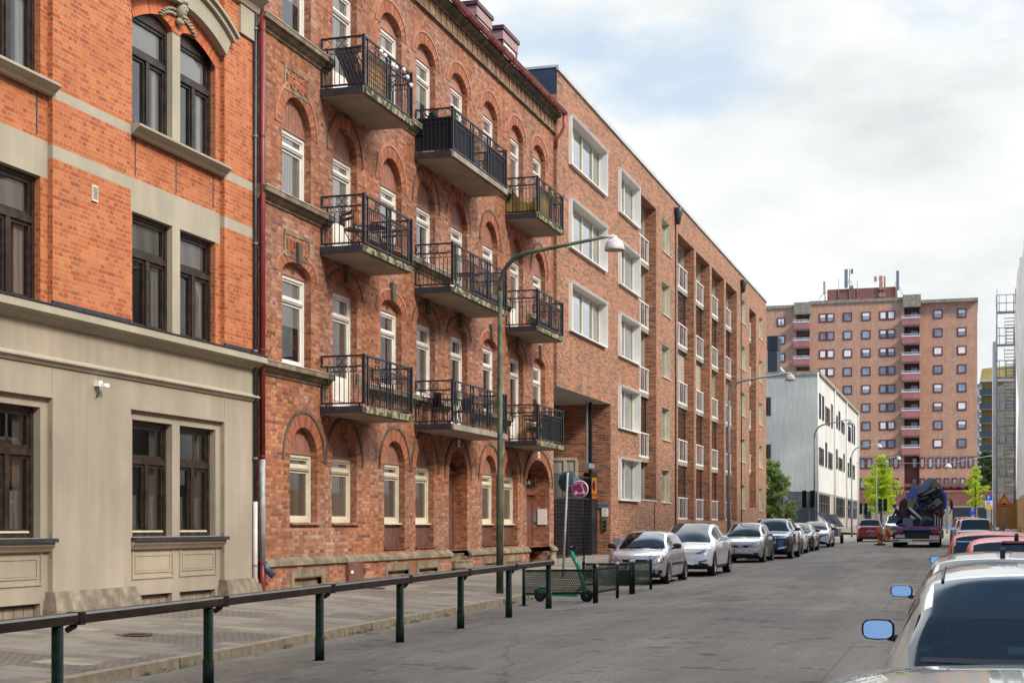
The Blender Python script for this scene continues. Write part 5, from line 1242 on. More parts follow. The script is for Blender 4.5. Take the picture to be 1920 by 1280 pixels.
sb_.inputs['Color1'].default_value = (.17, .14, .11, 1); sb_.inputs['Color2'].default_value = (.23, .185, .145, 1); sb_.inputs['Mortar'].default_value = (.10, .085, .07, 1); L(t, uv.outputs[0], sb_.inputs['Vector'])
big = N(t, 'ShaderNodeTexBrick'); big.inputs['Scale'].default_value = 1; big.inputs['Brick Width'].default_value = 1.4; big.inputs['Row Height'].default_value = 1.05; big.inputs['Mortar Size'].default_value = 0
big.inputs['Color1'].default_value = (0, 0, 0, 1); big.inputs['Color2'].default_value = (1, 1, 1, 1); L(t, uv.outputs[0], big.inputs['Vector'])
sel = N(t, 'ShaderNodeMath', operation='ADD'); L(t, big.outputs[0], sel.inputs[0]); L(t, noise(t, .35, 3), sel.inputs[1])
sr_ = ramp(t, [(.0, (0, 0, 0)), (.999, (1, 1, 1))], 'CONSTANT'); sr_.color_ramp.elements[1].position = .68
hf = N(t, 'ShaderNodeMath', operation='MULTIPLY'); hf.inputs[1].default_value = .56; L(t, sel.outputs[0], hf.inputs[0]); L(t, hf.outputs[0], sr_.inputs[0])
c = mixc(t, sr_.outputs[0], rr.outputs[0], sb_.outputs[0])
g = ramp(t, [(.3, (.72, .72, .72)), (.65, (1.1, 1.1, 1.1))]); L(t, noise(t, 1.1, 7, .7), g.inputs[0]); c = mixc(t, 1, c, g.outputs[0], 'MULTIPLY')
mo = ramp(t, [(0, (1, 1, 1)), (1, (.6, .58, .55))]); L(t, bt.outputs['Fac'], mo.inputs[0]); c = mixc(t, 1, c, mo.outputs[0], 'MULTIPLY')
L(t, c, b.inputs['Base Color']); b.inputs['Roughness'].default_value = .85; bump(t, b, noise(t, 50, 4), .35, .006); M['paving'] = m
pv = lambda x, y: road(max(y, 0))+.12+.2*max(0, (-9.45-x))/4.0
strip('pavement', -13.75, -9.45, -20, 105.5, pv, M['paving'], 4, 100)
strip('passage_floor', -22.5, -13.7, y3a, y3p, lambda x, y: road(y)+.325, M['paving'], 2, 3)
strip('far_pavement', -13.75, -9.45, 139.5, 232, pv, M['paving'], 4, 60)
strip('tower_pavement', -60, 60, 232, 237, lambda x, y: road(232)+.08, M['paving'], 4, 2)
strip('right_pavement', 1.85, 4.7, -20, 232, lambda x, y: road(max(y, 0))+.13, M['paving'], 2, 80)
M['kerb'] = pm('granite_kerb', (.24, .19, .13), .9, scale=6, var=.3, bmp=.4, bscale=80, col2=(.36, .29, .20))
for nm, x0, x1, ya, yb in (('kerb', -9.47, -9.30, -20, 106), ('kerb', -9.47, -9.30, 139, 232), ('kerb', 1.70, 1.87, -20, 232)):
    mb = MB(); y = ya
    while y < yb:
        l = min(yb, y+rnd.uniform(.85, 1.15)); e = rnd.uniform(-.008, .008)
        za, zb_k = road(max(y, 0)), road(max(l, 0))
        v = [(x0+e, y, za-.1), (x1+e, y, za-.1), (x1+e, l-.012, zb_k-.1), (x0+e, l-.012, zb_k-.1), (x0+e, y, za+.125), (x1+e-.015 if x0 < 0 else x1, y, za+.12), (x1+e-.015 if x0 < 0 else x1, l-.012, zb_k+.12), (x0+e, l-.012, zb_k+.125)]
        mb.mesh(v, [(0, 1, 5, 4), (1, 2, 6, 5), (2, 3, 7, 6), (3, 0, 4, 7), (4, 5, 6, 7)]); y = l
    mb.build(nm, M['kerb'], None, kind='structure')
# ================================================================ cars
def paint(name, col, metal=.0, rough=.28):
    m, t, b = newmat(name)
    r = ramp(t, [(.35, tuple(c*.9 for c in col)), (.7, col)]); L(t, noise(t, 3, 4), r.inputs[0]); L(t, r.outputs[0], b.inputs['Base Color'])
    b.inputs['Metallic'].default_value = metal; b.inputs['Roughness'].default_value = rough; b.inputs['Coat Weight'].default_value = 1; b.inputs['Coat Roughness'].default_value = .03
    return m
CG = pm('tinted_car_glass', (.008, .020, .024), .02, var=.1, spec=.42)
CGC = glassy('clear_car_glass', refl=-.01, clear=.5, rough=.005)
for _n in CGC.node_tree.nodes:
    if _n.type == 'BSDF_TRANSPARENT': _n.inputs[0].default_value = (.34, .55, .56, 1)
TRIM = pm('black_plastic', (.016, .016, .018), .5, var=.1); TYRE = pm('tyre', (.014, .014, .015), .8, scale=30, var=.3)
RIM = pm('alloy_rim', (.42, .42, .43), .28, metal=.8, var=.05); CHR = pm('chrome', (.6, .6, .62), .12, metal=1.0, var=.03)
LAMP = pm('headlamp_glass', (.42, .42, .40), .06, scale=25, var=.35, spec=1.0, coat=1); LAMPD = pm('smoked_headlamp', (.05, .06, .09), .05, scale=30, col2=(.35, .35, .36), spec=1, coat=1)
TAIL = pm('tail_lamp', (.42, .012, .012), .1, spec=.9, coat=1, var=.1); ORL = pm('indicator', (.75, .22, .02), .15, var=.05); FAB = pm('seat_fabric', (.035, .045, .055), .9, var=.2)
PLATE = pm('plate_white', (.70, .70, .68), .4, var=.03); MIRG, t_, b_ = newmat('mirror_glass'); b_.inputs['Metallic'].default_value = 1; b_.inputs['Roughness'].default_value = .02; b_.inputs['Base Color'].default_value = (.50, .60, .68, 1)
def lerp(a, b, t): return a+(b-a)*t
def interp(tab, x):
    if x <= tab[0][0]: return tab[0][1]
    for (x0, v0), (x1, v1) in zip(tab, tab[1:]):
        if x <= x1: return lerp(v0, v1, (x-x0)/(x1-x0+1e-9))
    return tab[-1][1]
class Car: pass
def make_car(name, label, loc, rot, p, group='cars parked along the kerb', cat='car', near=False):
    # local frame: nose at y=0, tail at y=L, x across (right of the driver = -x when seen from the front), z up
    Lg, W_, H_ = p['L'], p['W'], p['H']; hw = W_/2
    wb0, wb1 = p['ax']; wr = p.get('wr', .31); ar = wr+.045
    wx0, wx1 = p['ws']; rx1, rx0 = p['rs']; zb = p.get('gc', .17)
    hood = p['hood']; deck = p['deck']; belt = p['belt']
    top = [(0, hood-.20), (.05, hood-.13), (.18, hood-.06), (wx0*.55, hood+.015), (wx0, hood+.07), (lerp(wx0, wx1, .5), lerp(hood+.07, H_-.02, .56)), (wx1, H_-.025), (lerp(wx1, rx1, .35), H_), (lerp(wx1, rx1, .7), H_-.005), (rx1, H_-.045), (lerp(rx1, rx0, .5), lerp(H_-.045, deck, .45)), (rx0, deck), (min(Lg-.03, rx0+.12), deck-.02), (Lg, deck-.10)]
    beltt = [(0, hood-.24), (.06, hood-.19), (.3, hood-.11), (wx0*.7, hood-.05), (wx0+.15, belt-.02), (Lg*.6, belt+.01), (Lg-.5, belt+.04), (Lg, min(deck-.12, belt+.02))]
    rake = p.get('nose', .12)
    wt = [(0, hw*.78), (.08, hw*.88), (.25, hw*.955), (.6, hw*.995), (Lg*.5, hw), (Lg-.6, hw*.985), (Lg-.2, hw*.94), (Lg-.05, hw*.87), (Lg, hw*.82)]
    tum = p.get('tum', .70)
    xs = sorted(set([0, .03, .08, .15, .25, .38, wx0*.6, wx0*.8, wx0, lerp(wx0, wx1, .25), lerp(wx0, wx1, .5), lerp(wx0, wx1, .75), wx1, wx1+.12, rx1-.1, rx1, lerp(rx1, rx0, .33), lerp(rx1, rx0, .66), rx0, Lg-.25, Lg-.12, Lg-.05, Lg-.015, Lg]
        + [lerp(wx1, rx1, q/6) for q in range(1, 6)] + [w+ar*cos(pi*k/8) for w in (wb0, wb1) for k in range(9)] + [wb0-ar-.04, wb0+ar+.04, wb1-ar-.04, wb1+ar+.04]))
    xs = [x for i, x in enumerate(xs) if i == 0 or x-xs[i-1] > .012 or x in (Lg,)]
    rows = []
    for x in xs:
        zt, zs, w = interp(top, x), interp(beltt, x), interp(wt, x)
        zs = min(zs, zt-.04); gh = max(0, min(1, (zt-zs-.12)/.25))
        z0 = zb+(.09 if x < .12 else .03 if x > Lg-.15 else 0)
        za = z0
        for wc in (wb0, wb1):
            if abs(x-wc) < ar: za = max(za, wr+sqrt(ar*ar-(x-wc)**2))
        wtp = lerp(w*.86, hw*tum, gh); mid = lerp(max(za, z0)+.02, zs, .42)
        if za > z0: mid = max(za+.03, lerp(z0, zs, .42))
        P = [(0, z0+.02), (w*.80, z0), (w*.965, max(z0+.02, za-.005)), (w*.985, max(za+.015, z0+.10)), (w, mid), (w*.992, lerp(mid, zs, .6)), (w*.955, zs), (lerp(w*.93, wtp*1.07, .05+gh*.1), lerp(zs, zt, .10+.12*gh)), (lerp(w*.90, wtp*1.02, .5), lerp(zs, zt, .5)), (lerp(w*.9, wtp, .92), lerp(zs, zt, .80)), (wtp*.93, lerp(zs, zt, .93)), (wtp*.66, lerp(zs, zt, .985)), (wtp*.33, zt+.006), (0, zt+.01)]
        rows.append((x, P))
    nR = len(rows[0][1]); full = []
    for x, P in rows:
        yo = 0
        pts = []
        for side in (1, -1):
            pass
        ring_ = [(-a, b) for a, b in P[::-1][1:]][:-1]
        col_ = [(a, b) for a, b in P]+ring_
        # order: bottom centre, right side up to the top centre, left side down
        pl = []
        for a, b in col_:
            dy = 0
            if x < .5:
                k = (1-x/.5); dy = rake*k*max(0, (b-.45))*1.1+.10*k*(abs(a)/hw)**2*1.6+.05*k*max(0, .42-b)*2
            if x > Lg-.5:
                k = (1-(Lg-x)/.5); dy = -(.10*k*max(0, (b-.5))*p.get('tail', 1)+.09*k*(abs(a)/hw)**2*1.5+.05*k*max(0, .42-b)*2)
            pl.append((a, x+dy, b))
        full.append(pl)
    m_ = len(full[0]); vs = [v for pl in full for v in pl]; fs = []; mi = []
    gB, gR = (7, 9), (10, nR-1)
    for i in range(len(full)-1):
        xm = (xs[i]+xs[i+1])/2
        for j in range(m_):
            fs.append((i*m_+j, i*m_+(j+1) % m_, (i+1)*m_+(j+1) % m_, (i+1)*m_+j))
            r = j if j < nR-1 else (m_-1-j)         # row index from the bottom on either side
            mat = 0
            if r == 0 or (r == 1): mat = 1
            elif r in (7, 8) and wx0+.42*(wx1-wx0) < xm < lerp(rx1, rx0, p.get('qg', .35)):
                mat = 3
                for q in p.get('pil', ()):
                    if abs(xm-q) < .06: mat = 1
            elif r >= 10 and wx0+.01 < xm < wx1: mat = 2
            elif rx1 < xm < rx0 and (r >= 10 or (r == 9 and p.get('wide') and xm > lerp(rx1, rx0, .3))): mat = 4
            elif r in (2,) and p.get('sill'): mat = 1
            elif p.get('blackroof') and r >= 10 and wx1 < xm < rx1: mat = 5
            mi.append(mat)
    fs.append(tuple(range(m_))[::-1]); mi.append(0); fs.append(tuple((len(full)-1)*m_+j for j in range(m_))); mi.append(0)
    me = bpy.data.meshes.new('tmp'); me.from_pydata(vs, [], fs); me.update()
    for k, pol in enumerate(me.polygons): pol.material_index = mi[k]; pol.use_smooth = True
    mats = [p['paint'], TRIM, CG, CG, CG, CG]
    for mt in mats: me.materials.append(mt)
    tmp = bpy.data.objects.new('tmp', me); COL.objects.link(tmp)
    bm = bmesh.new(); bm.from_mesh(me); bmesh.ops.recalc_face_normals(bm, faces=bm.faces); bm.to_mesh(me); bm.free()
    md = tmp.modifiers.new('s', 'SUBSURF'); md.levels = 1; md.render_levels = 1
    dg = bpy.context.evaluated_depsgraph_get(); ev = tmp.evaluated_get(dg); me2 = bpy.data.meshes.new_from_object(ev)
    bm = bmesh.new(); bm.from_mesh(me2); bvh = BVHTree.FromBMesh(bm); 
    root = thing(name, label, cat, loc, rot, group, world=False)
    names = {0: 'body', 1: None, 2: 'windscreen', 3: 'side_window', 4: 'rear_window', 5: 'roof_glass'}
    def split(sel, nm, mlist):
        b2 = bm.copy(); kill = [f for f in b2.faces if not sel(f)]
        bmesh.ops.delete(b2, geom=kill, context='FACES')
        if not b2.faces: b2.free(); return None
        mm = bpy.data.meshes.new(nm); b2.to_mesh(mm); b2.free()
        for q in mlist: mm.materials.append(q)
        o = bpy.data.objects.new(nm, mm); COL.objects.link(o); o.parent = root; return o
    body = split(lambda f: f.material_index in (0, 1), 'body', mats)
    gl = CGC if near else CG
    for k in (2, 4, 5): 
        o = split(lambda f, k=k: f.material_index == k, names[k], [gl]*6)
    for sgn in (-1, 1): split(lambda f, s=sgn: f.material_index == 3 and f.calc_center_median().x*s > 0, 'side_window', [gl]*6)
    bm.free(); bpy.data.objects.remove(tmp); bpy.data.meshes.remove(me)
    # --- projected patches
    def proj(poly, d, off=.006, res=None, name='patch', mat=None, parent=None, smooth=True, thick=0):
        # poly in (u,v): d 'f' front (x,z), 'r' rear (x,z), 's+' / 's-' sides (y,z), 't' top (x,y)
        def ray(u, v):
            o, dr_ = {'f': ((u, -3, v), (0, 1, 0)), 'r': ((u, Lg+3, v), (0, -1, 0)), 's+': ((3, u, v), (-1, 0, 0)), 's-': ((-3, u, v), (1, 0, 0)), 't': ((u, v, 4), (0, 0, -1))}[d]
            h = bvh.ray_cast(Vector(o), Vector(dr_), 8)
            return (h[0]-Vector(dr_)*off) if h[0] is not None else None
        us = [a for a, _ in poly]; vv = [b for _, b in poly]; span = max(max(us)-min(us), max(vv)-min(vv)); st = res or max(.02, span/14)
        pts = []; n = len(poly); ed = []
        for i in range(n):
            a, b = Vector(poly[i]), Vector(poly[(i+1) % n]); k = max(1, int((b-a).length/st))
            for q in range(k): pts.append(a.lerp(b, q/k))
        nb = len(pts); ed = [(i, (i+1) % nb) for i in range(nb)]
        def inside(pt):
            c = False
            for i in range(n):
                (x1, y1), (x2, y2) = poly[i], poly[(i+1) % n]
                if (y1 > pt[1]) != (y2 > pt[1]) and pt[0] < (x2-x1)*(pt[1]-y1)/(y2-y1)+x1: c = not c
            return c
        u = min(us)+st/2
        while u < max(us):
            v = min(vv)+st/2
            while v < max(vv):
                if inside((u, v)) and min((Vector((u, v))-q).length for q in pts[:nb]) > st*.4: pts.append(Vector((u, v)))
                v += st
            u += st
        r = delaunay_2d_cdt(pts, ed, [list(range(nb))], 1, 1e-5)
        vs_ = [ray(q[0], q[1]) for q in r[0]]
        fs_ = [f for f in r[2] if all(vs_[i] is not None for i in f)]
        if not fs_: return None
        idx = sorted(set(i for f in fs_ for i in f)); mp_ = {o: i for i, o in enumerate(idx)}
        mb = MB(); mb.mesh([vs_[i] for i in idx], [tuple(mp_[i] for i in f) for f in fs_], 0, smooth)
        return mb.build(name, mat, parent or root)
    def line(a, b, d, w=.012, name='seam', mat=None, off=.004):
        a, b = Vector(a), Vector(b); t = (b-a).normalized(); nrm = Vector((-t.y, t.x))*w/2
        return [tuple(a-nrm), tuple(b-nrm), tuple(b+nrm), tuple(a+nrm)]
    sides = ('s+', 's-')
    if p.get('detail', 1):
        for sd_ in sides:
            for (a, b) in p.get('seams', ()):
                proj(line(a, b, sd_), sd_, .003, .06, 'door_seam', TRIM)
            for (y, z) in p.get('handles', ()):
                proj([(y-.08, z-.015), (y+.08, z-.015), (y+.08, z+.02), (y-.08, z+.02)], sd_, .02, .05, 'door_handle', p['paint'])
            if p.get('strip'): proj([(wb0+ar+.08, p['strip']-.03), (wb1-ar-.08, p['strip']-.02), (wb1-ar-.08, p['strip']+.05), (wb0+ar+.08, p['strip']+.04)], sd_, .012, .1, 'side_moulding', TRIM)
    for nm, polys, d, mt, off in p.get('patches', ()):
        for poly in polys:
            if nm == 'headlight': proj(grow(poly), d, off-.006, None, 'headlight_seal', TRIM)
            proj(poly, d, off, None, nm, mt)
            if nm == 'headlight' and mt is LAMP:
                ax_, az_ = sum(a for a, _ in poly)/len(poly), sum(b for _, b in poly)/len(poly)
                for q_ in (-.05, .05): proj([(ax_+q_+.038*cos(2*pi*k/10), az_+.038*sin(2*pi*k/10)) for k in range(10)], d, off+.004, .02, 'reflector', CHR)
    if rot == 0:
        zz_ = hood-.155
        proj([(-hw*.70, zz_+.01), (-hw*.3, zz_+.03), (hw*.3, zz_+.03), (hw*.70, zz_+.01), (hw*.70, zz_+.02), (hw*.3, zz_+.04), (-hw*.3, zz_+.04), (-hw*.70, zz_+.02)], 'f', .003, .06, 'bonnet_seam', TRIM)
    # --- wheels
    for wy in (wb0, wb1):
        for s in (-1, 1):
            wo = MB(); cx = s*(hw-.105); w2 = .105
            wo.lathe([(wr*.66, -w2), (wr*.93, -w2), (wr, -w2*.65), (wr, w2*.65), (wr*.93, w2), (wr*.66, w2)], (cx, wy, wr), 28, axis='x')
            wh = wo.build('wheel', TYRE, root)
            ri = MB(); xo = cx+s*w2*.82
            ri.lathe([(wr*.68, -w2*.9), (wr*.70, w2*.98), (wr*.64, w2*.96), (wr*.60, w2*.45)] if s > 0 else [(wr*.68, w2*.9), (wr*.70, -w2*.98), (wr*.64, -w2*.96), (wr*.60, -w2*.45)], (cx, wy, wr), 28, axis='x')
            ns = p.get('spokes', 5)
            for k in range(ns):
                a = 2*pi*k/ns+.3; du = Vector((0, cos(a), sin(a))); pp = Vector((xo-s*.02, wy, wr))
                ri.bar(pp+du*.03, pp+du*wr*.64, .02, .05 if ns < 8 else .03, up=(s, 0, 0))
            ri.lathe([(0, .0), (.05, 0), (.055, -.02)] if s > 0 else [(0, 0), (.05, 0), (.055, .02)], (xo, wy, wr), 12, axis='x')
            rr_ = ri.build('rim', p.get('rim', RIM), wh)
            dk_ = MB(); dk_.lathe([(0, 0), (wr*.6, 0)], (cx+s*.01, wy, wr), 20, axis='x'); dk_.build('brake_disc', TRIM, wh)
    # --- mirrors
    my, mz = p.get('mir', (wx0+.42, belt+.09))
    for s in (-1, 1):
        q = MB(); c = Vector((s*(hw+.10), my, mz)); rx_, ry_, rz_ = .115, .075, p.get('mh', .075)
        n_, k_ = 14, 8
        vsq = [];
        for i in range(k_+1):
            a = pi*i/k_-pi/2
            for j in range(n_):
                b = 2*pi*j/n_; cx_, cz_ = cos(b), sin(b); sq = (abs(cx_)**4+abs(cz_)**4)**-.25
                yy = ry_*sin(a); yy = min(yy, ry_*.35)
                vsq.append((c.x+rx_*cos(a)**.6*cx_*sq if abs(cos(a)) > 1e-6 else c.x, c.y+yy, c.z+rz_*(cos(a)**.6 if abs(cos(a)) > 1e-6 else 0)*cz_*sq))
        q.mesh(vsq, [(i*n_+j, i*n_+(j+1) % n_, (i+1)*n_+(j+1) % n_, (i+1)*n_+j) for i in range(k_) for j in range(n_)], sm=True)
        q.tube([(s*(hw-.06), my+.02, mz-.07), (s*(hw+.03), my, mz-.05)], .028, 8)
        mo = q.build('mirror', p.get('mirmat', p['paint']), root)
        g = MB(); g.face([(c.x+rx_*.86*cos(2*pi*k/20)*((abs(cos(2*pi*k/20))**4+abs(sin(2*pi*k/20))**4)**-.25), c.y+ry_*.35+.016-.16*rz_*.84*sin(2*pi*k/20), c.z+rz_*.84*sin(2*pi*k/20)*((abs(cos(2*pi*k/20))**4+abs(sin(2*pi*k/20))**4)**-.25)) for k in range(20)])
        g.build('mirror_glass', MIRG, mo, fixn=False)
    # --- plate text, wipers
    if p.get('plate'):
        d, x0, z0, txt = p['plate']; sg_ = -1 if d == 'f' else 1
        pl_ = proj([(x0-.26, z0-.055), (x0+.26, z0-.055), (x0+.26, z0+.055), (x0-.26, z0+.055)], d, .03, .1, 'number_plate', PLATE)
        o_, dr_ = ((x0, -3, z0), (0, 1, 0)) if d == 'f' else ((x0, Lg+3, z0), (0, -1, 0))
        h = bvh.ray_cast(Vector(o_), Vector(dr_), 8)
        if h[0] is not None and txt:
            yy = h[0].y+(-.036 if d == 'f' else .036)
            text_mb(txt, .115, lambda x, y, z: (x0+(x if d == 'f' else -x), yy, z0+y)).build('plate_number', TRIM, root, fixn=False)
        proj([(x0-.26, z0-.054), (x0-.215, z0-.054), (x0-.215, z0+.054), (x0-.26, z0+.054)] if d == 'f' else [(x0+.215, z0-.054), (x0+.26, z0-.054), (x0+.26, z0+.054), (x0+.215, z0+.054)], d, .034, .1, 'plate_band', BLU)
    for d, pts_ in p.get('wipers', ()):
        q = MB(); out = []
        for (u, v) in pts_:
            h = bvh.ray_cast(Vector((u, v, 4)), Vector((0, 0, -1)), 8)
            if h[0] is not None: out.append(h[0]+Vector((0, 0, .025)))
        if len(out) > 1: q.tube(out, .012, 6); q.build('wiper', TRIM, root)
    if near:
        q = MB()
        def seat(x, y, s=1):
            q.boxm(Matrix.Translation((x, y, .78)) @ Matrix.Rotation(R(-14), 4, 'X'), .46, .14, .62)
            q.boxm(Matrix.Translation((x, y-.28, .48)), .46, .5, .14)
            q.boxm(Matrix.Translation((x, y+.07, 1.15)) @ Matrix.Rotation(R(-14), 4, 'X'), .25, .10, .17)
        for x in (-.36, .36): seat(x, wx1+1.02)
        q.boxm(Matrix.Translation((0, rx1-.35, .75)) @ Matrix.Rotation(R(-18), 4, 'X'), 1.2, .14, .55); q.boxm(Matrix.Translation((0, rx1-.65, .46)), 1.2, .5, .14)
        for x in (-.36, .36): q.boxm(Matrix.Translation((x, rx1-.22, 1.06)) @ Matrix.Rotation(R(-18), 4, 'X'), .26, .09, .14)
        q.box(-hw*.8, hw*.8, wx0+.15, wx1+.05, .45, belt-.02)
        st_ = q.build('seats', FAB, root)
        bv = st_.modifiers.new('b', 'BEVEL'); bv.width = .035; bv.segments = 3
        q = MB(); q.lathe([(.17, 0), (.185, .012), (.17, .024), (.155, .012), (.17, 0)], (p.get('steer', .36), wx1+.35, .93), 20, axis='y'); q.build('steering_wheel', TRIM, root)
        q = MB(); q.box(-hw*.85, hw*.85, rx0-.45, rx0-.1, deck-.12, deck-.1); q.build('parcel_shelf', TRIM, root)
    for r_ in p.get('extra', ()): r_(root, bvh, p)
    return root
def rails(root, bvh, p):
    for s in (-1, 1):
        q = MB(); pts = []
        for k in range(9):
            y = lerp(p['ws'][1]+.15, p['rs'][0]-.1, k/8); h = bvh.ray_cast(Vector((s*p['W']/2*.66, y, 4)), Vector((0, 0, -1)), 8)
            if h[0] is not None: pts.append(h[0]+Vector((0, 0, .055 if 0 < k < 8 else .01)))
        q.tube(pts, .018, 6); q.build('roof_rail', CHR, root)
def fin(root, bvh, p):
    y = p['rs'][0]-.15; h = bvh.ray_cast(Vector((0, y, 4)), Vector((0, 0, -1)), 8)[0]
    q = MB(); q.prism([(y-.09, h.z-.01), (y+.07, h.z-.015), (y+.05, h.z+.06), (y+.02, h.z+.085)], lambda u, v, w: (w, u, v), -.022, .022); q.build('antenna_fin', TRIM, root)
def mast(root, bvh, p):
    y = p['rs'][0]-.12; h = bvh.ray_cast(Vector((0, y, 4)), Vector((0, 0, -1)), 8)[0]
    q = MB(); q.tube([h, h+Vector((0, .25, .32))], .006, 5); q.build('antenna', TRIM, root)
def stub(root, bvh, p):
    y = p['rs'][0]-.02; h = bvh.ray_cast(Vector((0, y, 4)), Vector((0, 0, -1)), 8)[0]
    q = MB(); q.tube([h-Vector((0, 0, .02)), h+Vector((0, .02, .1))], [.03, .024], 10); q.build('antenna_base', TRIM, root)
def mir_poly(poly): return [(-a, b) for a, b in poly]
def both(poly): return [poly, mir_poly(poly)]
SILV = paint('silver_paint', (.52, .52, .54), .35, .3); SILV2 = paint('warm_silver_paint', (.50, .50, .50), .4, .3); WHT = paint('pearl_white_paint', (.84, .84, .83), 0, .25)
NAVY = paint('dark_blue_paint', (.012, .03, .075), .3, .25); BLK = paint('black_paint', (.012, .012, .014), .1, .25); REDP = paint('red_paint', (.42, .012, .015), .1, .28); CHAM = paint('grey_green_silver_paint', (.50, .58, .52), .15, .3)
CORAL = paint('sun_bleached_red_paint', (.66, .05, .045), .0, .4)
for _n in CORAL.node_tree.nodes:
    if _n.type == 'BSDF_PRINCIPLED': _n.inputs['Coat Weight'].default_value = .25
def grow(pts, k=1.16):
    cx = sum(a for a, _ in pts)/len(pts); cy = sum(b for _, b in pts)/len(pts); return [(cx+(a-cx)*k, cy+(b-cy)*k) for a, b in pts]
def head(pts, mt=LAMP): return ('headlight', both(pts), 'f', mt, .012)
def tails(pts, mt=TAIL): return ('tail_light', both(pts), 'r', mt, .008)
def seams(w0, w1, b, q=(1.0, 1.95, 2.85)):
    return [((y, .30), (y, b)) for y in q]
base_h = dict(L=3.81, W=1.64, H=1.42, ax=(.76, 3.23), ws=(.98, 1.72), rs=(3.22, 3.68), hood=.86, deck=.98, belt=.90)
gr = 'cars parked along the left kerb'
XC = lambda right, w: right-w/2
clio = dict(base_h, paint=SILV, mirmat=TRIM, wr=.295, mir=(1.38, 1.01), strip=.52, seams=[((1.18, .28), (1.22, .88)), ((2.22, .28), (2.26, .9)), ((3.0, .55), (3.05, .9))], handles=[(2.06, .80), (2.86, .82)], pil=(2.28,), nose=.3,
    patches=[head([(.40, .56), (.52, .53), (.70, .58), (.735, .66), (.70, .76), (.60, .74), (.48, .66)]), ('indicator', both([(.62, .66), (.72, .68), (.69, .75), (.60, .72)]), 'f', ORL, .012),
        ('grille', [[(-.30, .58), (.30, .58), (.36, .66), (-.36, .66)]], 'f', TRIM, .006), ('lower_grille', [[(-.45, .27), (.45, .27), (.42, .38), (-.42, .38)]], 'f', TRIM, .006),
        ('fog_lamp_recess', both([(.50, .27), (.72, .29), (.74, .38), (.50, .39)]), 'f', TRIM, .005), ('fog_lamp', both([(.60+.045*cos(2*pi*k/12), .33+.045*sin(2*pi*k/12)) for k in range(12)]), 'f', LAMP, .012)],
    plate=('f', 0, .46, 'XAK 204'), wipers=[('f', [(-.55, .98), (-.2, 1.02), (.05, 1.06)]), ('f', [(.1, .98), (.35, 1.02), (.58, 1.08)])], extra=[])
GR = dict(group=gr)
make_car('parked_car', 'silver hatchback with black door mirrors, first car behind the perforated barrier panels', (-8.5, 38.9, road(41)), 0, clio, near=True, **GR)
tesla = dict(L=4.75, W=1.92, H=1.62, ax=(.88, 3.77), ws=(1.20, 2.25), rs=(3.6, 4.45), hood=.92, deck=1.10, belt=1.0, paint=WHT, wr=.355, blackroof=1, sill=1, nose=.35, tum=.66, mir=(1.85, 1.13), pil=(2.62,), spokes=10, gc=.2,
    seams=[((1.55, .4), (1.6, 1.0)), ((2.62, .35), (2.66, 1.02)), ((3.4, .6), (3.5, 1.05))], handles=[(2.45, .90), (3.35, .93)],
    patches=[head([(.50, .70), (.62, .68), (.86, .78), (.90, .88), (.84, .86), (.66, .77)], LAMPD), ('air_slot', both([(.56, .42), (.82, .46), (.82, .50), (.60, .46)]), 'f', TRIM, .006), ('lower_grille', [[(-.55, .24), (.55, .24), (.45, .31), (-.45, .31)]], 'f', TRIM, .006)], wipers=[('f', [(-.6, 1.2), (0, 1.24)])])
make_car('parked_car', 'pearl white crossover with glass roof and smoked headlights behind the silver hatchback', (-8.26, 44.1, road(47)), 0, tesla, **GR)
colt = dict(L=3.87, W=1.70, H=1.55, ax=(.74, 3.24), ws=(.85, 1.75), rs=(3.3, 3.72), hood=.90, deck=1.05, belt=.97, paint=SILV2, wr=.30, nose=.25, mir=(1.4, 1.08), spokes=7, pil=(2.35,), seams=[((1.2, .3), (1.25, .95)), ((2.3, .3), (2.34, .97)), ((3.05, .5), (3.1, .97))], handles=[(2.15, .88), (2.95, .9)],
    patches=[head([(.36, .62), (.56, .60), (.70, .66), (.74, .78), (.66, .84), (.50, .76)], pm('cloudy_headlamp', (.50, .50, .40), .12, scale=20, var=.2, spec=.9)), ('grille', both([(.07, .66), (.32, .66), (.28, .58), (.12, .58)]), 'f', TRIM, .006), ('lower_grille', [[(-.42, .26), (.42, .26), (.42, .36), (-.42, .36)]], 'f', TRIM, .006), ('side_intake', both([(.48, .30), (.68, .31), (.68, .39), (.48, .38)]), 'f', TRIM, .006),
        ('badge', [[(0, .60), (.035, .65), (.08, .65), (.045, .60), (.09, .56), (.02, .56), (0, .585), (-.02, .56), (-.09, .56), (-.045, .60), (-.08, .65), (-.035, .65)]], 'f', CHR, .01)], plate=('f', 0, .47, 'WPZ 89D'), wipers=[('f', [(-.6, .93), (0, 1.0)]), ('f', [(.05, .93), (.6, 1.03)])])
make_car('parked_car', 'silver hatchback with the white number plate WPZ 89D, in front of the dark blue car', (-8.35, 57.3, road(59)), 0, colt, **GR)
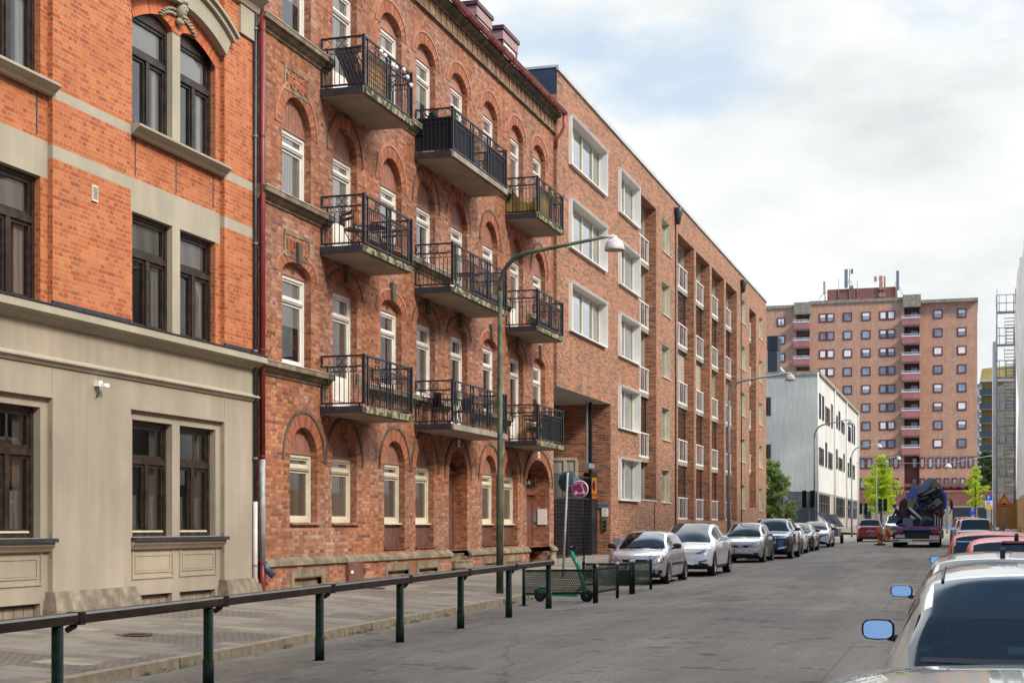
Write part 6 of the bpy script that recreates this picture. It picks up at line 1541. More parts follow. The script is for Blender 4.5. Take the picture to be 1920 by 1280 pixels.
xc = dict(L=4.69, W=1.95, H=1.70, ax=(.86, 3.73), ws=(1.30, 2.05), rs=(3.9, 4.5), hood=1.06, deck=1.15, belt=1.10, paint=NAVY, wr=.37, gc=.24, tum=.69, nose=.12, mir=(1.8, 1.24), pil=(2.7,), spokes=7, extra=[rails], seams=[((1.5, .4), (1.55, 1.08)), ((2.66, .4), (2.7, 1.1))], handles=[(2.5, 1.0), (3.5, 1.02)],
    patches=[('grille', [[(-.32, .68), (.32, .68), (.36, .90), (-.36, .90)]], 'f', TRIM, .006), ('grille_trim', [[(-.36, .66), (-.32, .66), (-.34, .92), (-.40, .92)], [(.32, .66), (.36, .66), (.40, .92), (.34, .92)], [(-.36, .645), (.36, .645), (.36, .67), (-.36, .67)]], 'f', CHR, .012), ('grille_bars', [[(q-.008, .68), (q+.008, .68), (q+.008, .90), (q-.008, .90)] for q in (-.27, -.19, -.11, -.04, .04, .11, .19, .27)], 'f', CHR, .012),
        head([(.42, .84), (.80, .86), (.88, .95), (.84, 1.0), (.44, .92)]), ('lower_trim', both([(.42, .42), (.82, .46), (.84, .54), (.50, .47)]), 'f', CHR, .006), ('lower_grille', [[(-.5, .34), (.5, .34), (.42, .50), (-.42, .50)]], 'f', TRIM, .006)], wipers=[('f', [(-.6, 1.3), (0, 1.36)])])
make_car('parked_car', 'dark blue sport utility car with upright chrome grille and roof rails', (-7.98, 62.2, road(64)), 0, xc, **GR)
sed = dict(L=4.4, W=1.76, H=1.43, ax=(.85, 3.45), ws=(1.15, 1.95), rs=(3.5, 4.05), hood=.88, deck=1.0, belt=.93, paint=SILV, wr=.31, mir=(1.68, 1.04), pil=(2.5,), seams=[((1.4, .3), (1.45, .9)), ((2.45, .3), (2.5, .93))], handles=[(2.3, .85), (3.3, .87)],
    patches=[head([(.40, .62), (.66, .62), (.76, .70), (.74, .77), (.48, .71)]), ('grille', [[(-.28, .56), (.28, .56), (.33, .68), (-.33, .68)]], 'f', TRIM, .006), ('lower_grille', [[(-.5, .25), (.5, .25), (.45, .36), (-.45, .36)]], 'f', TRIM, .006)])
make_car('parked_car', 'silver car between the dark blue sport utility car and the black car', (-8.2, 69.2, road(71)), 0, sed, **GR)
make_car('parked_car', 'black car with shiny silver rims between the silver and the white car', (-8.25, 75.1, road(77)), 0, dict(sed, paint=BLK), **GR)
pg = dict(sed, L=4.25, W=1.80, H=1.46, paint=WHT, hood=.90, deck=1.04, belt=.96, ax=(.85, 3.39), rs=(3.4, 4.0), mirmat=TRIM,
    patches=[head([(.44, .60), (.74, .66), (.80, .78), (.70, .76), (.48, .69)], LAMPD), ('light_blade', both([(.66, .42), (.70, .42), (.74, .62), (.70, .62)]), 'f', LAMP, .01), ('grille', [[(-.42, .48), (.42, .48), (.46, .66), (-.46, .66)]], 'f', TRIM, .006), ('lower_grille', [[(-.5, .25), (.5, .25), (.45, .36), (-.45, .36)]], 'f', TRIM, .006)])
make_car('parked_car', 'white hatchback, last car of the left row before the trailer', (-8.25, 84.1, road(86)), 0, pg, **GR)
# traffic beyond
sk = dict(L=3.9, W=1.70, H=1.53, ax=(.75, 3.2), ws=(.95, 1.6), rs=(3.35, 3.72), hood=.92, deck=1.05, belt=.98, paint=REDP, wr=.30, tum=.74, mir=(1.3, 1.08), pil=(2.2,),
    patches=[tails([(.62, .74), (.80, .74), (.82, .98), (.66, .96)]), ('bumper', [[(-.75, .30), (.75, .30), (.7, .38), (-.7, .38)]], 'r', TRIM, .006), ('badge', [[(-.05, .85), (.05, .85), (.03, .92), (-.03, .92)]], 'r', CHR, .008)], plate=('r', 0, .72, 'CSU 428'))
make_car('red_hatchback', 'bright red hatchback seen from behind left of the striped marker boards', (-6.2, 104.6, road(102)), pi, sk, group=None)
van = dict(sk, L=4.3, H=1.82, hood=1.1, belt=1.12, deck=1.2, ws=(.8, 1.5), rs=(3.9, 4.2), ax=(.85, 3.5), paint=paint('pale_blue_paint', (.42, .52, .60), .2), patches=[head([(.45, .75), (.72, .75), (.78, .9), (.5, .86)]), ('grille', [[(-.35, .68), (.35, .68), (.35, .8), (-.35, .8)]], 'f', TRIM, .006)]); van.pop('plate')
make_car('pale_van', 'pale blue van waiting behind the red hatchback', (-5.0, 111, road(112)), 0, van, group=None, cat='van')
# right hand row, all seen from behind
gr2 = dict(group='cars parked along the right kerb')
r0 = dict(base_h, L=4.05, W=1.72, H=1.47, ax=(.8, 3.35), ws=(1.0, 1.75), rs=(3.3, 3.85), hood=.9, deck=1.0, belt=.93, paint=CHAM, wr=.31, tum=.68)
make_car('parked_car', 'pale grey silver car at the bottom right corner, only its roof edge in the photo', (.27, 6.15, road(4)), pi, dict(r0, H=1.485, tum=.82), **gr2)
r1 = dict(r0, L=4.0, W=1.74, H=1.56, ws=(.95, 1.70), rs=(3.28, 3.90), deck=1.04, belt=.97, tum=.70, tail=.4, mir=(1.35, 1.07), mh=.075, mirmat=TRIM, qg=.1, pil=(2.25, 3.0), seams=[((1.2, .3), (1.25, .95)), ((2.2, .3), (2.25, .96))],
    wide=1, patches=[tails([(.64, .62), (.82, .62), (.82, .86), (.70, .88)]), ('window_band', [[(-.62, 1.06), (.62, 1.06), (.60, 1.085), (-.60, 1.085)]], 'r', TRIM, .006)], wipers=[])
def rear_wiper(root, bvh, p):
    q = MB(); pts = []
    for x, z in ((-.05, 1.12), (.12, 1.135), (.30, 1.12), (.52, 1.10)):
        h = bvh.ray_cast(Vector((-x, p['L']+3, z)), Vector((0, -1, 0)), 8)[0]
        if h is not None: pts.append(h+Vector((0, .03, .01)))
    q.tube(pts, [.008, .014, .018, .012][:len(pts)], 6); q.build('rear_wiper', TRIM, root)
def roof_ditch(root, bvh, p):
    for s in (-1, 1):
        q = MB(); pts = []
        for k in range(26):
            y = lerp(p['ws'][1]+.05, p['rs'][0]+.02, k/25); h = bvh.ray_cast(Vector((s*p['W']/2*p['tum']*.82, y, 4)), Vector((0, 0, -1)), 8)[0]; pts.append(h+Vector((0, 0, .005)))
        q.tube(pts, .009, 5); q.build('roof_strip', TRIM, root)
make_car('parked_car', 'grey silver hatchback filling the lower right, seen from behind through its big rear window', (.36, 12.25, road(10)), pi, dict(r1, extra=[rear_wiper, roof_ditch]), near=True, **gr2)
make_car('parked_car', 'black car with fin antenna just ahead of the near silver hatchback', (.30, 17.6, road(16)), pi, dict(r1, L=4.3, H=1.50, ax=(.85, 3.45), rs=(3.5, 4.1), paint=BLK, mirmat=BLK, mh=.065, extra=[fin]), **gr2)
def brake_light(root, bvh, p):
    y = p['rs'][0]+.03; q = MB(); q.box(-.19, .19, y-.02, y+.03, p['H']-.075, p['H']-.045); q.build('brake_light', TAIL, root)
make_car('parked_car', 'small red hatchback with a long red brake light above its rear window', (.62, 24.2, road(22)), pi, dict(r1, L=3.7, W=1.66, H=1.55, ax=(.7, 3.1), rs=(3.1, 3.55), tum=.74, paint=CORAL, extra=[brake_light, stub]), **gr2)
make_car('parked_car', 'faded red estate car with chrome window trim ahead of the small red hatchback', (.42, 29.7, road(27)), pi, dict(r1, L=4.5, W=1.74, H=1.57, ax=(.85, 3.5), rs=(3.9, 4.3), tum=.78, paint=CORAL, mirmat=TRIM, mir=(1.5, 1.05), patches=r1['patches']+[('chrome_trim', [[(-.60, 1.40), (.60, 1.40), (.60, 1.415), (-.60, 1.415)]], 'r', CHR, .01)]), **gr2)
cr = dict(r1, L=4.5, W=1.82, H=1.66, ax=(.85, 3.5), ws=(1.0, 1.75), rs=(3.95, 4.35), hood=1.0, belt=1.05, deck=1.08, tum=.74, paint=WHT, wr=.34, mir=(1.5, 1.16), qg=.2, patches=[('tail_light', both([(.62, .85), (.76, .85), (.70, 1.52), (.62, 1.5)]), 'r', TAIL, .01), ('brake_light', [[(-.2, 1.55), (.2, 1.55), (.2, 1.59), (-.2, 1.59)]], 'r', TAIL, .01)])
make_car('parked_car', 'white car with tall red rear lights and roof rails in the right row', (.32, 76.5, road(74)), pi, dict(cr, extra=[rails, mast]), **gr2)
make_car('parked_car', 'silver estate with roof rails, half hidden ahead of the white car on the right', (.1, 83.3, road(81)), pi, dict(cr, H=1.6, paint=SILV, extra=[rails]), **gr2)
make_car('parked_car', 'red car at the far end of the right hand row', (-.05, 90.5, road(88)), pi, dict(cr, H=1.68, paint=CORAL, extra=[rails]), **gr2)
# ================================================================ hand rail along the kerb
XRL = -8.0
HR = thing('kerbside_hand_rail', 'long brown topped hand rail on dark green posts along the pavement edge', 'hand rail', (XRL, 9.1, road(9)))
PY = [6.3, 9.1, 11.9, 14.75, 17.7, 20.55, 23.3, 26.0, 28.7]
for i, y in enumerate(PY):
    z = road(y)
    q = MB(); q.tube([(XRL, y, z-.05), (XRL, y, z+.30), (XRL, y, z+.30), (XRL, y, z+.88)], [.062, .062, .055, .055], 16); q.lathe([(.10, z+.0), (.10, z+.012), (.06, z+.012)], (XRL, y, 0), 14); q.build('post', M['green'], HR)
ends = [PY[0]-.4]+[y+.30 for y in PY[1:-1]]+[PY[-1]+.22]
for a, b in zip(ends, ends[1:]):
    q = MB(); za, zb_7 = road(a)+.87, road(b)+.87
    prof = [(-.055, 0), (-.07, .02), (-.07, .085), (-.05, .105), (.05, .105), (.07, .085), (.07, .02), (.055, 0)]
    A = [(XRL+x, a+.03, za+z) for x, z in prof]; B = [(XRL+x, b-.03, zb_7+z) for x, z in prof]; n = len(prof)
    q.mesh(A+B, [(i, (i+1) % n, n+(i+1) % n, n+i) for i in range(n)]+[tuple(range(n)), tuple(range(2*n-1, n-1, -1))]); q.build('rail', M['railwood'], HR)
for b in ends[1:-1]:
    z = road(b)+.87; q = MB(); q.box(XRL-.075, XRL+.075, b-.045, b+.045, z-.01, z+.11); q.tube([(XRL, b-.14, z-.05), (XRL, b-.02, z-.02)], .03, 8); q.build('rail_joint', M['black'], HR)
# perforated barrier panels around the scooter bay
PERF, t_, b_ = newmat('perforated_green_sheet'); uvn = N(t_, 'ShaderNodeUVMap'); mpn = N(t_, 'ShaderNodeMapping'); mpn.inputs['Scale'].default_value = (24, 24, 24); L(t_, uvn.outputs[0], mpn.inputs[0])
def hexdots(ox, oy):
    a = N(t_, 'ShaderNodeVectorMath', operation='ADD'); a.inputs[1].default_value = (ox, oy, 0); L(t_, mpn.outputs[0], a.inputs[0])
    sc = N(t_, 'ShaderNodeVectorMath', operation='MULTIPLY'); sc.inputs[1].default_value = (1, 1/1.732, 0); L(t_, a.outputs[0], sc.inputs[0])
    fr = N(t_, 'ShaderNodeVectorMath', operation='FRACTION'); L(t_, sc.outputs[0], fr.inputs[0])
    sb = N(t_, 'ShaderNodeVectorMath', operation='SUBTRACT'); sb.inputs[1].default_value = (.5, .5, 0); L(t_, fr.outputs[0], sb.inputs[0])
    s2 = N(t_, 'ShaderNodeVectorMath', operation='MULTIPLY'); s2.inputs[1].default_value = (1, 1.732, 0); L(t_, sb.outputs[0], s2.inputs[0])
    ln = N(t_, 'ShaderNodeVectorMath', operation='LENGTH'); L(t_, s2.outputs[0], ln.inputs[0]); return ln.outputs['Value']
mn = N(t_, 'ShaderNodeMath', operation='MINIMUM'); L(t_, hexdots(0, 0), mn.inputs[0]); L(t_, hexdots(.5, .866), mn.inputs[1])
gt = N(t_, 'ShaderNodeMath', operation='GREATER_THAN'); gt.inputs[1].default_value = .27; L(t_, mn.outputs[0], gt.inputs[0]); L(t_, gt.outputs[0], b_.inputs['Alpha'])
b_.inputs['Base Color'].default_value = (.012, .035, .022, 1); b_.inputs['Roughness'].default_value = .35
def panel(lab, p0, p1, caps=True, sign=None):
    (x0, y0), (x1, y1) = p0, p1; t = thing('perforated_barrier', lab, 'barrier panel', (x0, y0, road(y0)), group='perforated barrier panels around the scooter bay')
    d = Vector((x1-x0, y1-y0, 0)); l = d.length; d.normalize()
    for (x, y) in (p0, p1):
        z = road(y); q = MB(); q.tube([(x, y, z-.02), (x, y, z+.80)], .038, 12); q.lathe([(.085, z), (.085, z+.012), (.04, z+.012)], (x, y, 0), 12); q.build('post', M['green'], t)
        q = MB(); q.tube([(x, y, z+.76), (x, y, z+.835)], .041, 12); q.build('reflector_band', M['white'] if caps else M['green'], t)
        q = MB(); q.tube([(x, y, z+.835), (x, y, z+.85)], .043, 12); q.build('post_cap', M['green'], t)
    z = road((y0+y1)/2); a = Vector((x0, y0, z))+d*.045; b = Vector((x1, y1, z))-d*.045; q = MB(); u1 = (b-a).length
    q.face([a+Vector((0, 0, .24)), b+Vector((0, 0, .24)), b+Vector((0, 0, .70)), a+Vector((0, 0, .70))], uv=[(0, 0), (u1, 0), (u1, .46), (0, .46)]); q.build('perforated_sheet', PERF, t, fixn=False)
    q = MB()
    for h in (.235, .715): q.bar(a+Vector((0, 0, h)), b+Vector((0, 0, h)), .03, .045)
    q.build('sheet_frame', M['green'], t)
    return t
panel('perforated barrier panel behind the end of the hand rail, with the scooter behind it', (-8.78, 29.6), (-7.5, 30.5), caps=False)
panel('perforated barrier panel seen edge on, nearest along the road side of the bay', (-7.48, 30.58), (-7.47, 32.5))
panel('perforated barrier panel across the far end of the bay in front of the silver hatchback', (-8.65, 34.1), (-7.54, 34.2))
panel('perforated barrier panel seen edge on, farther along the road side, overlapping the silver hatchback', (-7.5, 34.3), (-7.52, 36.4))
# teal rental scooter
TEAL = pm('teal_paint', (.02, .42, .27), .35, var=.08)
SC2 = thing('electric_kick_scooter', 'teal rental kick scooter with black wheels parked behind the perforated panel', 'scooter', (-8.1, 31.0, road(31)))
Ysc = 31.1; zz = road(31); xr, xf_ = gx(1012.5, Ysc), gx(1100, Ysc)
def scz(py): return gz(1050, py, Ysc)
for x, r_, nm in ((xr, .125, 'rear'), (xf_, .135, 'front')):
    q = MB(); q.lathe([(r_*.45, -.03), (r_*.9, -.035), (r_, -.02), (r_, .02), (r_*.9, .035), (r_*.45, .03)], (x, Ysc, zz+r_), 24, axis='y'); w_ = q.build('wheel', TYRE, SC2)
    q = MB(); q.lathe([(0, -.036), (r_*.5, -.032)], (x, Ysc, zz+r_), 16, axis='y'); q.build('hub', M['lead'], w_)
q = MB(); q.prism([(xr+.02, zz+.20), (xr+.16, zz+.17), (xr+.30, zz+.12), (xf_-.22, zz+.12), (xf_-.20, zz+.18), (xr+.3, zz+.18), (xr+.15, zz+.24), (xr-.05, zz+.27)], lambda u, v, w: (u, w, v), Ysc-.08, Ysc+.08); q.build('deck', TEAL, SC2)
q = MB(); q.prism([(xr-.13, zz+.16), (xr-.12, zz+.25), (xr+.02, zz+.31), (xr+.20, zz+.31), (xr+.24, zz+.25), (xr, zz+.27)], lambda u, v, w: (u, w, v), Ysc-.05, Ysc+.05); q.build('mudguard', M['black'], SC2)
hx, hz_ = gx(1075, Ysc), scz(1027)
q = MB(); q.tube([(xf_-.01, Ysc, zz+.16), (xf_-.06, Ysc, zz+.33), (lerp(xf_, hx, .62), Ysc, lerp(zz+.1, hz_, .62)), (hx-.02, Ysc, hz_-.14), (hx-.04, Ysc, hz_-.02)], [.03, .045, .05, .05, .035], 12); q.tube([(xf_-.26, Ysc, zz+.17), (xf_-.14, Ysc, zz+.30), (xf_-.08, Ysc, zz+.34)], .035, 8); q.bar((xf_-.03, Ysc-.045, zz+.30), (xf_, Ysc-.045, zz+.13), .03, .02); q.build('stem', TEAL, SC2)
q = MB(); q.tube([(hx-.03, Ysc-.26, hz_+.01), (hx-.0, Ysc-.1, hz_+.03), (hx, Ysc+.1, hz_+.03), (hx-.03, Ysc+.26, hz_+.01)], .018, 8); q.box(hx-.07, hx+.07, Ysc-.05, Ysc+.05, hz_-.03, hz_+.05); q.build('handlebar', M['black'], SC2)
q = MB(); q.bar((lerp(xf_, hx, .78), Ysc-.052, lerp(zz+.1, hz_, .78)), (lerp(xf_, hx, .70), Ysc-.052, lerp(zz+.1, hz_, .70)), .045, .006); q.build('label', M['white'], SC2)
# round scooter parking sign and the back of a road sign
Ysg = 34.05; cx, cz = gx(1088, Ysg), gz(1088, 916.5, Ysg); r_ = 16.2*(Ysg*cos(PSI)-cx*sin(PSI))/F
SG = thing('scooter_parking_sign', 'round purple sign with a white kick scooter symbol on a thin green pole', 'sign', (gx(1095, Ysg), Ysg, road(Ysg)))
q = MB(); q.tube([(gx(1095.5, Ysg), Ysg, road(Ysg)+.7), (gx(1090, Ysg), Ysg, cz+.1)], .017, 8); q.build('pole', M['green'], SG)
PUR = pm('sign_purple', (.25, .012, .13), .4, var=.04); q = MB()
q.lathe([(0, 0), (r_, 0), (r_, .01), (0, .01)], (cx, Ysg-.035, cz), 40, m=0, axis='y'); q.lathe([(0, -.004), (r_*.93, -.004)], (cx, Ysg-.035, cz), 40, m=1, axis='y'); q.build('sign_disc', [M['white'], PUR], SG, fixn=False)
q = MB(); e = r_/290.0; S2 = lambda u, v: (cx+(u-515)*e, Ysg-.047, cz-(v-670)*e)
for a, b in (((570, 525), (660, 725)), ((660, 725), (620, 745)), ((620, 745), (585, 805)), ((585, 805), (455, 812)), ((455, 812), (410, 760)), ((410, 760), (360, 735)), ((548, 530), (600, 530))): q.bar(S2(*a), S2(*b), .006, 22*e, up=(0, 1, 0)) if False else q.bar(S2(*a), S2(*b), 22*e, .004, up=(0, 1, 0))
for u, v in ((372, 815), (665, 798)):
    n = 20
    for k in range(n):
        a0_, a1_ = 2*pi*k/n, 2*pi*(k+1)/n
        q.face([S2(u+44*cos(a0_), v+44*sin(a0_)), S2(u+44*cos(a1_), v+44*sin(a1_)), S2(u+20*cos(a1_), v+20*sin(a1_)), S2(u+20*cos(a0_), v+20*sin(a0_))])
txt = 'Elsparkcykel'
for k, ch in enumerate(txt):
    a = R(132-84*k/(len(txt)-1)); px_, pz_ = cx+215*e*cos(a), cz+215*e*sin(a); rt = a-pi/2
    text_mb(ch, 62*e, lambda x, y, z: (px_+x*cos(rt)-y*sin(rt), Ysg-.047, pz_+x*sin(rt)+y*cos(rt)), 0, q)
q.build('scooter_symbol', M['white'], SG, fixn=False)
Yb = 39.2; t = thing('road_sign_back', 'grey back of a round road sign on a leaning steel pole by the passage', 'road sign', (gx(1056, Yb), Yb, road(Yb)))
q = MB(); q.tube([(gx(1055, Yb), Yb, road(Yb)+.1), (gx(1064.5, Yb), Yb, gz(1064, 885, Yb))], .032, 10); q.build('pole', M['galv'], t)
cx, cz = gx(1065.8, Yb), gz(1066, 903, Yb); q = MB(); q.lathe([(0, 0), (.295, 0), (.30, .02), (0, .02)], (cx, Yb+.05, cz), 36, axis='y'); q.box(cx+.13, cx+.19, Yb+.042, Yb+.05, cz-.02, cz+.12, 1); q.build('sign_disc', [pm('sign_back_grey', (.045, .075, .085), .5, var=.1), M['galv']], t)
q = MB()
for h in (.2, -.12): q.box(cx-.06, cx+.04, Yb+.0, Yb+.05, cz+h, cz+h+.025)
q.build('clamp', M['galv'], t)
# ================================================================ street lamps
LAMPG = pm('lamp_shade_white', (.62, .58, .52), .5, scale=8, var=.15); LENS = pm('lamp_lens', (.30, .29, .24), .2, var=.2)
POLEG = pm('weathered_green_pole', (.022, .05, .028), .6, scale=2.2, col2=(.10, .12, .06), bmp=.2, lo=.42, hi=.62)
def street_lamp(loc, mat, label, arm=2.62, h=8.0, s=1.0, r=.082):
    t = thing('street_lamp', label, 'street lamp', loc, 0, 'street lamps along the left pavement', world=False)
    q = MB(); q.tube([(0, 0, 0), (0, 0, 2.6), (0, 0, 2.65), (0, 0, h-1.0)], [r, r*.95, r*.72, r*.62], 14); q.build('pole', mat, t)
    q = MB(); pts = [(0, 0, h-1.02)]+[(.65-.65*cos(a*pi/16), 0, h-1.0+.80*sin(a*pi/16)) for a in range(1, 8)]+[(.65, 0, h-.19), (arm-.25, 0, h+.05)]
    q.tube(pts, [r*.6]*8+[r*.55, r*.42], 12); q.build('arm', mat, t)
    q = MB(); q.lathe([(.0, .03), (.05, .02), (.06, -.03), (.13, -.07), (.19, -.14), (.215, -.24), (.22, -.29), (.21, -.30), (.205, -.26)], (arm, 0, h+.05), 24); q.tube([(arm-.3, 0, h+.05), (arm, 0, h+.06)], .035, 8); sh = q.build('lamp_shade', LAMPG, t)
    q = MB(); q.lathe([(.205, -.28), (.15, -.31), (0, -.33)], (arm, 0, h+.05), 20); q.build('lens', LENS, sh)
    return t
street_lamp((-9.9, 31.5, road(31.5)+.12), POLEG, 'nearest street lamp, tall weathered green pole in front of the arched brick house', 2.6, 7.70)
street_lamp((-9.6, 62.6, road(62.6)+.1), M['greypaint'], 'second street lamp, grey pole in front of the modern brick block', 2.55, 7.55)
street_lamp((-9.1, 94, road(94)+.1), M['greypaint'], 'third street lamp, in front of the pale rendered block', 2.2, 7.5)
street_lamp((-9.1, 125, road(125)), M['greypaint'], 'fourth street lamp, at the far end of the pale rendered block', 2.2, 7.5)
street_lamp((-8.9, 156, road(156)+.1), M['greypaint'], 'farthest street lamp, beside the lime green tree', 2.2, 7.5)
Yw = 175.0; t = thing('hanging_street_lamp', 'street lamp hanging on a wire across the street in front of the tower block', 'street lamp', (gx(1778, Yw), Yw, gz(1778, 868, Yw)))
q = MB(); q.tube([(gx(1605, Yw), Yw, gz(1605, 868, Yw)), (gx(1778, Yw), Yw, gz(1778, 868, Yw)), (gx(1880, Yw), Yw, gz(1880, 850, Yw))], .03, 5); q.build('wire', M['galv'], t)
q = MB(); c = (gx(1778, Yw), Yw, gz(1778, 872, Yw)); q.lathe([(0, .2), (.15, .15), (.35, -.05), (.4, -.25), (0, -.25)], c, 14); q.build('lamp_shade', LAMPG, t)
# ================================================================ signs, lights and boards further off
def disc(mb, c, r, m=0, n=28, d=.0): mb.lathe([(0, d), (r, d)], c, n, m=m, axis='y')
Yk = 73.6; xk = gx(1882.5, Yk); t = thing('speed_hump_sign', 'yellow triangular warning sign with red border and black hump symbol on the right', 'road sign', (xk, Yk, road(Yk)))
q = MB(); q.tube([(xk, Yk, road(Yk)), (xk, Yk, gz(1882, 930, Yk))], .03, 8); q.build('pole', M['greypaint'], t)
A_, B_, C_ = [(gx(u, Yk), gz(u, v, Yk)) for u, v in ((1882.6, 924.5), (1868.5, 949.5), (1897.8, 949.5))]
cc = ((A_[0]+B_[0]+C_[0])/3, (A_[1]+B_[1]+C_[1])/3); q = MB()
for s_, m_, o_ in ((1, 0, 0), (.93, 1, .006), (.70, 2, .012)): q.prism([(cc[0]+(p[0]-cc[0])*s_, cc[1]+(p[1]-cc[1])*s_) for p in (A_, B_, C_)], lambda u, v, w: (u, w, v), Yk-.05-o_, Yk-.05-o_+.008, m_)
q.build('sign_plate', [M['white'] if False else RED, RED, YEL], t)
q = MB(); hx_, hz2 = cc[0], cc[1]-.12; q.prism([(hx_-.19, hz2), (hx_+.19, hz2), (hx_+.19, hz2+.035), (hx_+.11, hz2+.035), (hx_+.05, hz2+.09), (hx_-.05, hz2+.09), (hx_-.11, hz2+.035), (hx_-.19, hz2+.035)], lambda u, v, w: (u, w, v), Yk-.075, Yk-.068); q.build('hump_symbol', M['black'], t)
def psign(px, py0, py1, Y, lab, orange):
    x = gx(px, Y); z1_, z0_ = gz(px, py0, Y), gz(px, py1, Y); w = .30 if orange else .28; t = thing('parking_sign', lab, 'road sign', (x, Y, road(Y)))
    q = MB(); q.tube([(x, Y+.04, road(Y)), (x, Y+.04, z1_)], .035, 6); q.build('pole', M['greypaint'], t)
    H = z1_-z0_; q = MB(); a = z1_-H*(.36 if orange else .5)
    q.box(x-w, x+w, Y-.02, Y, a, z1_, 0); q.box(x-w, x+w, Y-.02, Y, (z0_+H*.26) if orange else z0_, a-.01, 1)
    if orange: q.box(x-w, x+w, Y-.02, Y, z0_, z0_+H*.25, 2)
    q.build('sign_plate', [BLU, M['white'] if orange else BLU, YEL], t)
    text_mb('P', H*.34 if orange else H*.45, lambda u, v, z_: (x+u*1.1, Y-.025, (a+z1_)/2+v)).build('letter', M['white'], t, fixn=False)
    if orange:
        q = MB()
        for k in range(4): q.box(x-w*.75, x+w*.7-(k % 2)*.1, Y-.03, Y-.022, z0_+H*(.30+.08*k), z0_+H*(.34+.08*k))
        q.build('lettering', BLU, t)
psign(1854, 928.5, 954, 136, 'blue parking sign with white and yellow plates below it, right of the street', True)
psign(1823.5, 953, 965, 190, 'small blue parking sign far off below the slender lime green tree', False)
def sign_back(px, py, r, Y, base, lab, kind='round'):
    x, z = gx(px, Y), gz(px, py, Y); t = thing('road_sign_back', lab, 'road sign', (x, Y, base)); q = MB(); q.tube([(x, Y, base), (x, Y, z+r)], .04, 6); q.build('pole', M['greypaint'], t)
    q = MB()
    if kind == 'round': q.lathe([(0, 0), (r, 0), (r, .02), (0, .02)], (x, Y+.05, z), 24, axis='y')
    else: q.prism([(x-r, z-r*.8), (x+r, z-r*.8), (x, z+r*.9)], lambda u, v, w: (u, w, v), Y+.05, Y+.07)
    q.build('sign_plate', M['greypaint'], t)
sign_back(1469.5, 937, .30, 100, road(100), 'round sign seen from behind at the far corner of the long brick block')
sign_back(1598, 945.5, .45, 121, road(121), 'triangular sign seen from behind on the fourth street lamp', 'tri')
def traffic_light(px, py, Y, lab, s=1.0):
    x, z = gx(px, Y), gz(px, py, Y); t = thing('traffic_light', lab, 'traffic light', (x, Y, road(Y)), group='traffic lights at the crossing')
    q = MB(); q.tube([(x, Y, road(Y)), (x, Y, z+.5*s)], .05, 8); q.build('pole', M['greypaint'], t)
    for dx in (-.28, .22):
        q = MB(); q.box(x+dx-.14*s, x+dx+.14*s, Y-.12, Y+.1, z-.55*s, z+.55*s); 
        for k in range(3): q.lathe([(.11*s, 0), (.11*s, -.1)], (x+dx, Y-.12, z+.35*s-.35*s*k), 10, axis='y')
        hd = q.build('signal_head', M['green'], t)
traffic_light(1517, 935, 93.3, 'traffic light on the third street lamp pole, dark green housings', .95)
traffic_light(1619.5, 953, 150, 'traffic light on a pole left of the lime green tree')
traffic_light(1656, 946, 150, 'traffic light on a pole in front of the lime green tree', 1.1)
CHEV, t_, b_ = newmat('striped_marker_sheet'); uvn = N(t_, 'ShaderNodeUVMap'); w_ = N(t_, 'ShaderNodeTexWave', wave_type='BANDS', bands_direction='DIAGONAL'); w_.inputs['Scale'].default_value = .72; w_.inputs['Phase Offset'].default_value = 1.0; L(t_, uvn.outputs[0], w_.inputs['Vector'])
r_ = ramp(t_, [(0, (.55, .03, .025)), (.5, (.80, .36, .03))], 'CONSTANT'); L(t_, w_.outputs[0], r_.inputs[0]); L(t_, r_.outputs[0], b_.inputs['Base Color']); b_.inputs['Roughness'].default_value = .4
for x, Y, lab in ((4.93, 90, 'nearer red and yellow striped marker board on a black foot'), (5.03, 101, 'farther red and yellow striped marker board beside the red hatchback')):
    t = thing('marker_board', lab, 'marker board', (-x, Y, road(Y)), group='striped marker boards in the roadway'); z = road(Y)
    q = MB(); q.box(-x-.15, -x+.15, Y-.04, Y+.04, z+.10, z+1.12); q.build('board', CHEV, t)
    q = MB(); q.prism([(-x-.36, z), (-x+.36, z), (-x+.3, z+.12), (-x-.3, z+.12)], lambda u, v, w: (u, w, v), Y-.25, Y+.25); q.build('foot', M['rubber'], t)
# ================================================================ crane truck
Yt = 84.0; zr = road(Yt); U_ = lambda u, Y=Yt: gx(1600+u*.125, Y); Vz = lambda v, Y=Yt: gz(1700, 880+v*.125, Y)
TR = thing('crane_truck', 'blue flatbed truck with a folded black loading crane, seen from behind', 'truck', ((U_(950)), Yt, zr))
TBLU = paint('truck_blue_paint', (.015, .07, .42), .1, .3); DKM = pm('greasy_dark_metal', (.018, .018, .02), .45, scale=5, var=.5); TAN = pm('dusty_tan_metal', (.30, .235, .14), .5, scale=3, var=.3); GBL = pm('grey_blue_boom', (.16, .22, .32), .35, var=.1)
xl, xr_ = U_(572), U_(1333)
q = MB(); q.box(xl, xr_, Yt, Yt+6.3, Vz(905), Vz(848)); bed = q.build('flatbed', TBLU, TR)
q = MB()
for a, b in ((580, 630), (770, 800), (820, 1080), (1100, 1140), (1255, 1325)): q.box(U_(a), U_(b), Yt-.012, Yt-.003, Vz(884), Vz(866))
q.build('reflective_stripe', RED, bed)
for a, b in ((650, 750), (1150, 1250)): MB().box(U_(a), U_(b), Yt-.03, Yt-.004, Vz(882 if a < 900 else 896), Vz(855 if a < 900 else 868)).build('tail_light', TAIL, TR)
for a, b in ((592, 742), (1165, 1312)): MB().box(U_(a), U_(b), Yt-.02, Yt-.0, Vz(937 if a < 900 else 950), Vz(903 if a < 900 else 918)).build('striped_plate', CHEV, TR)
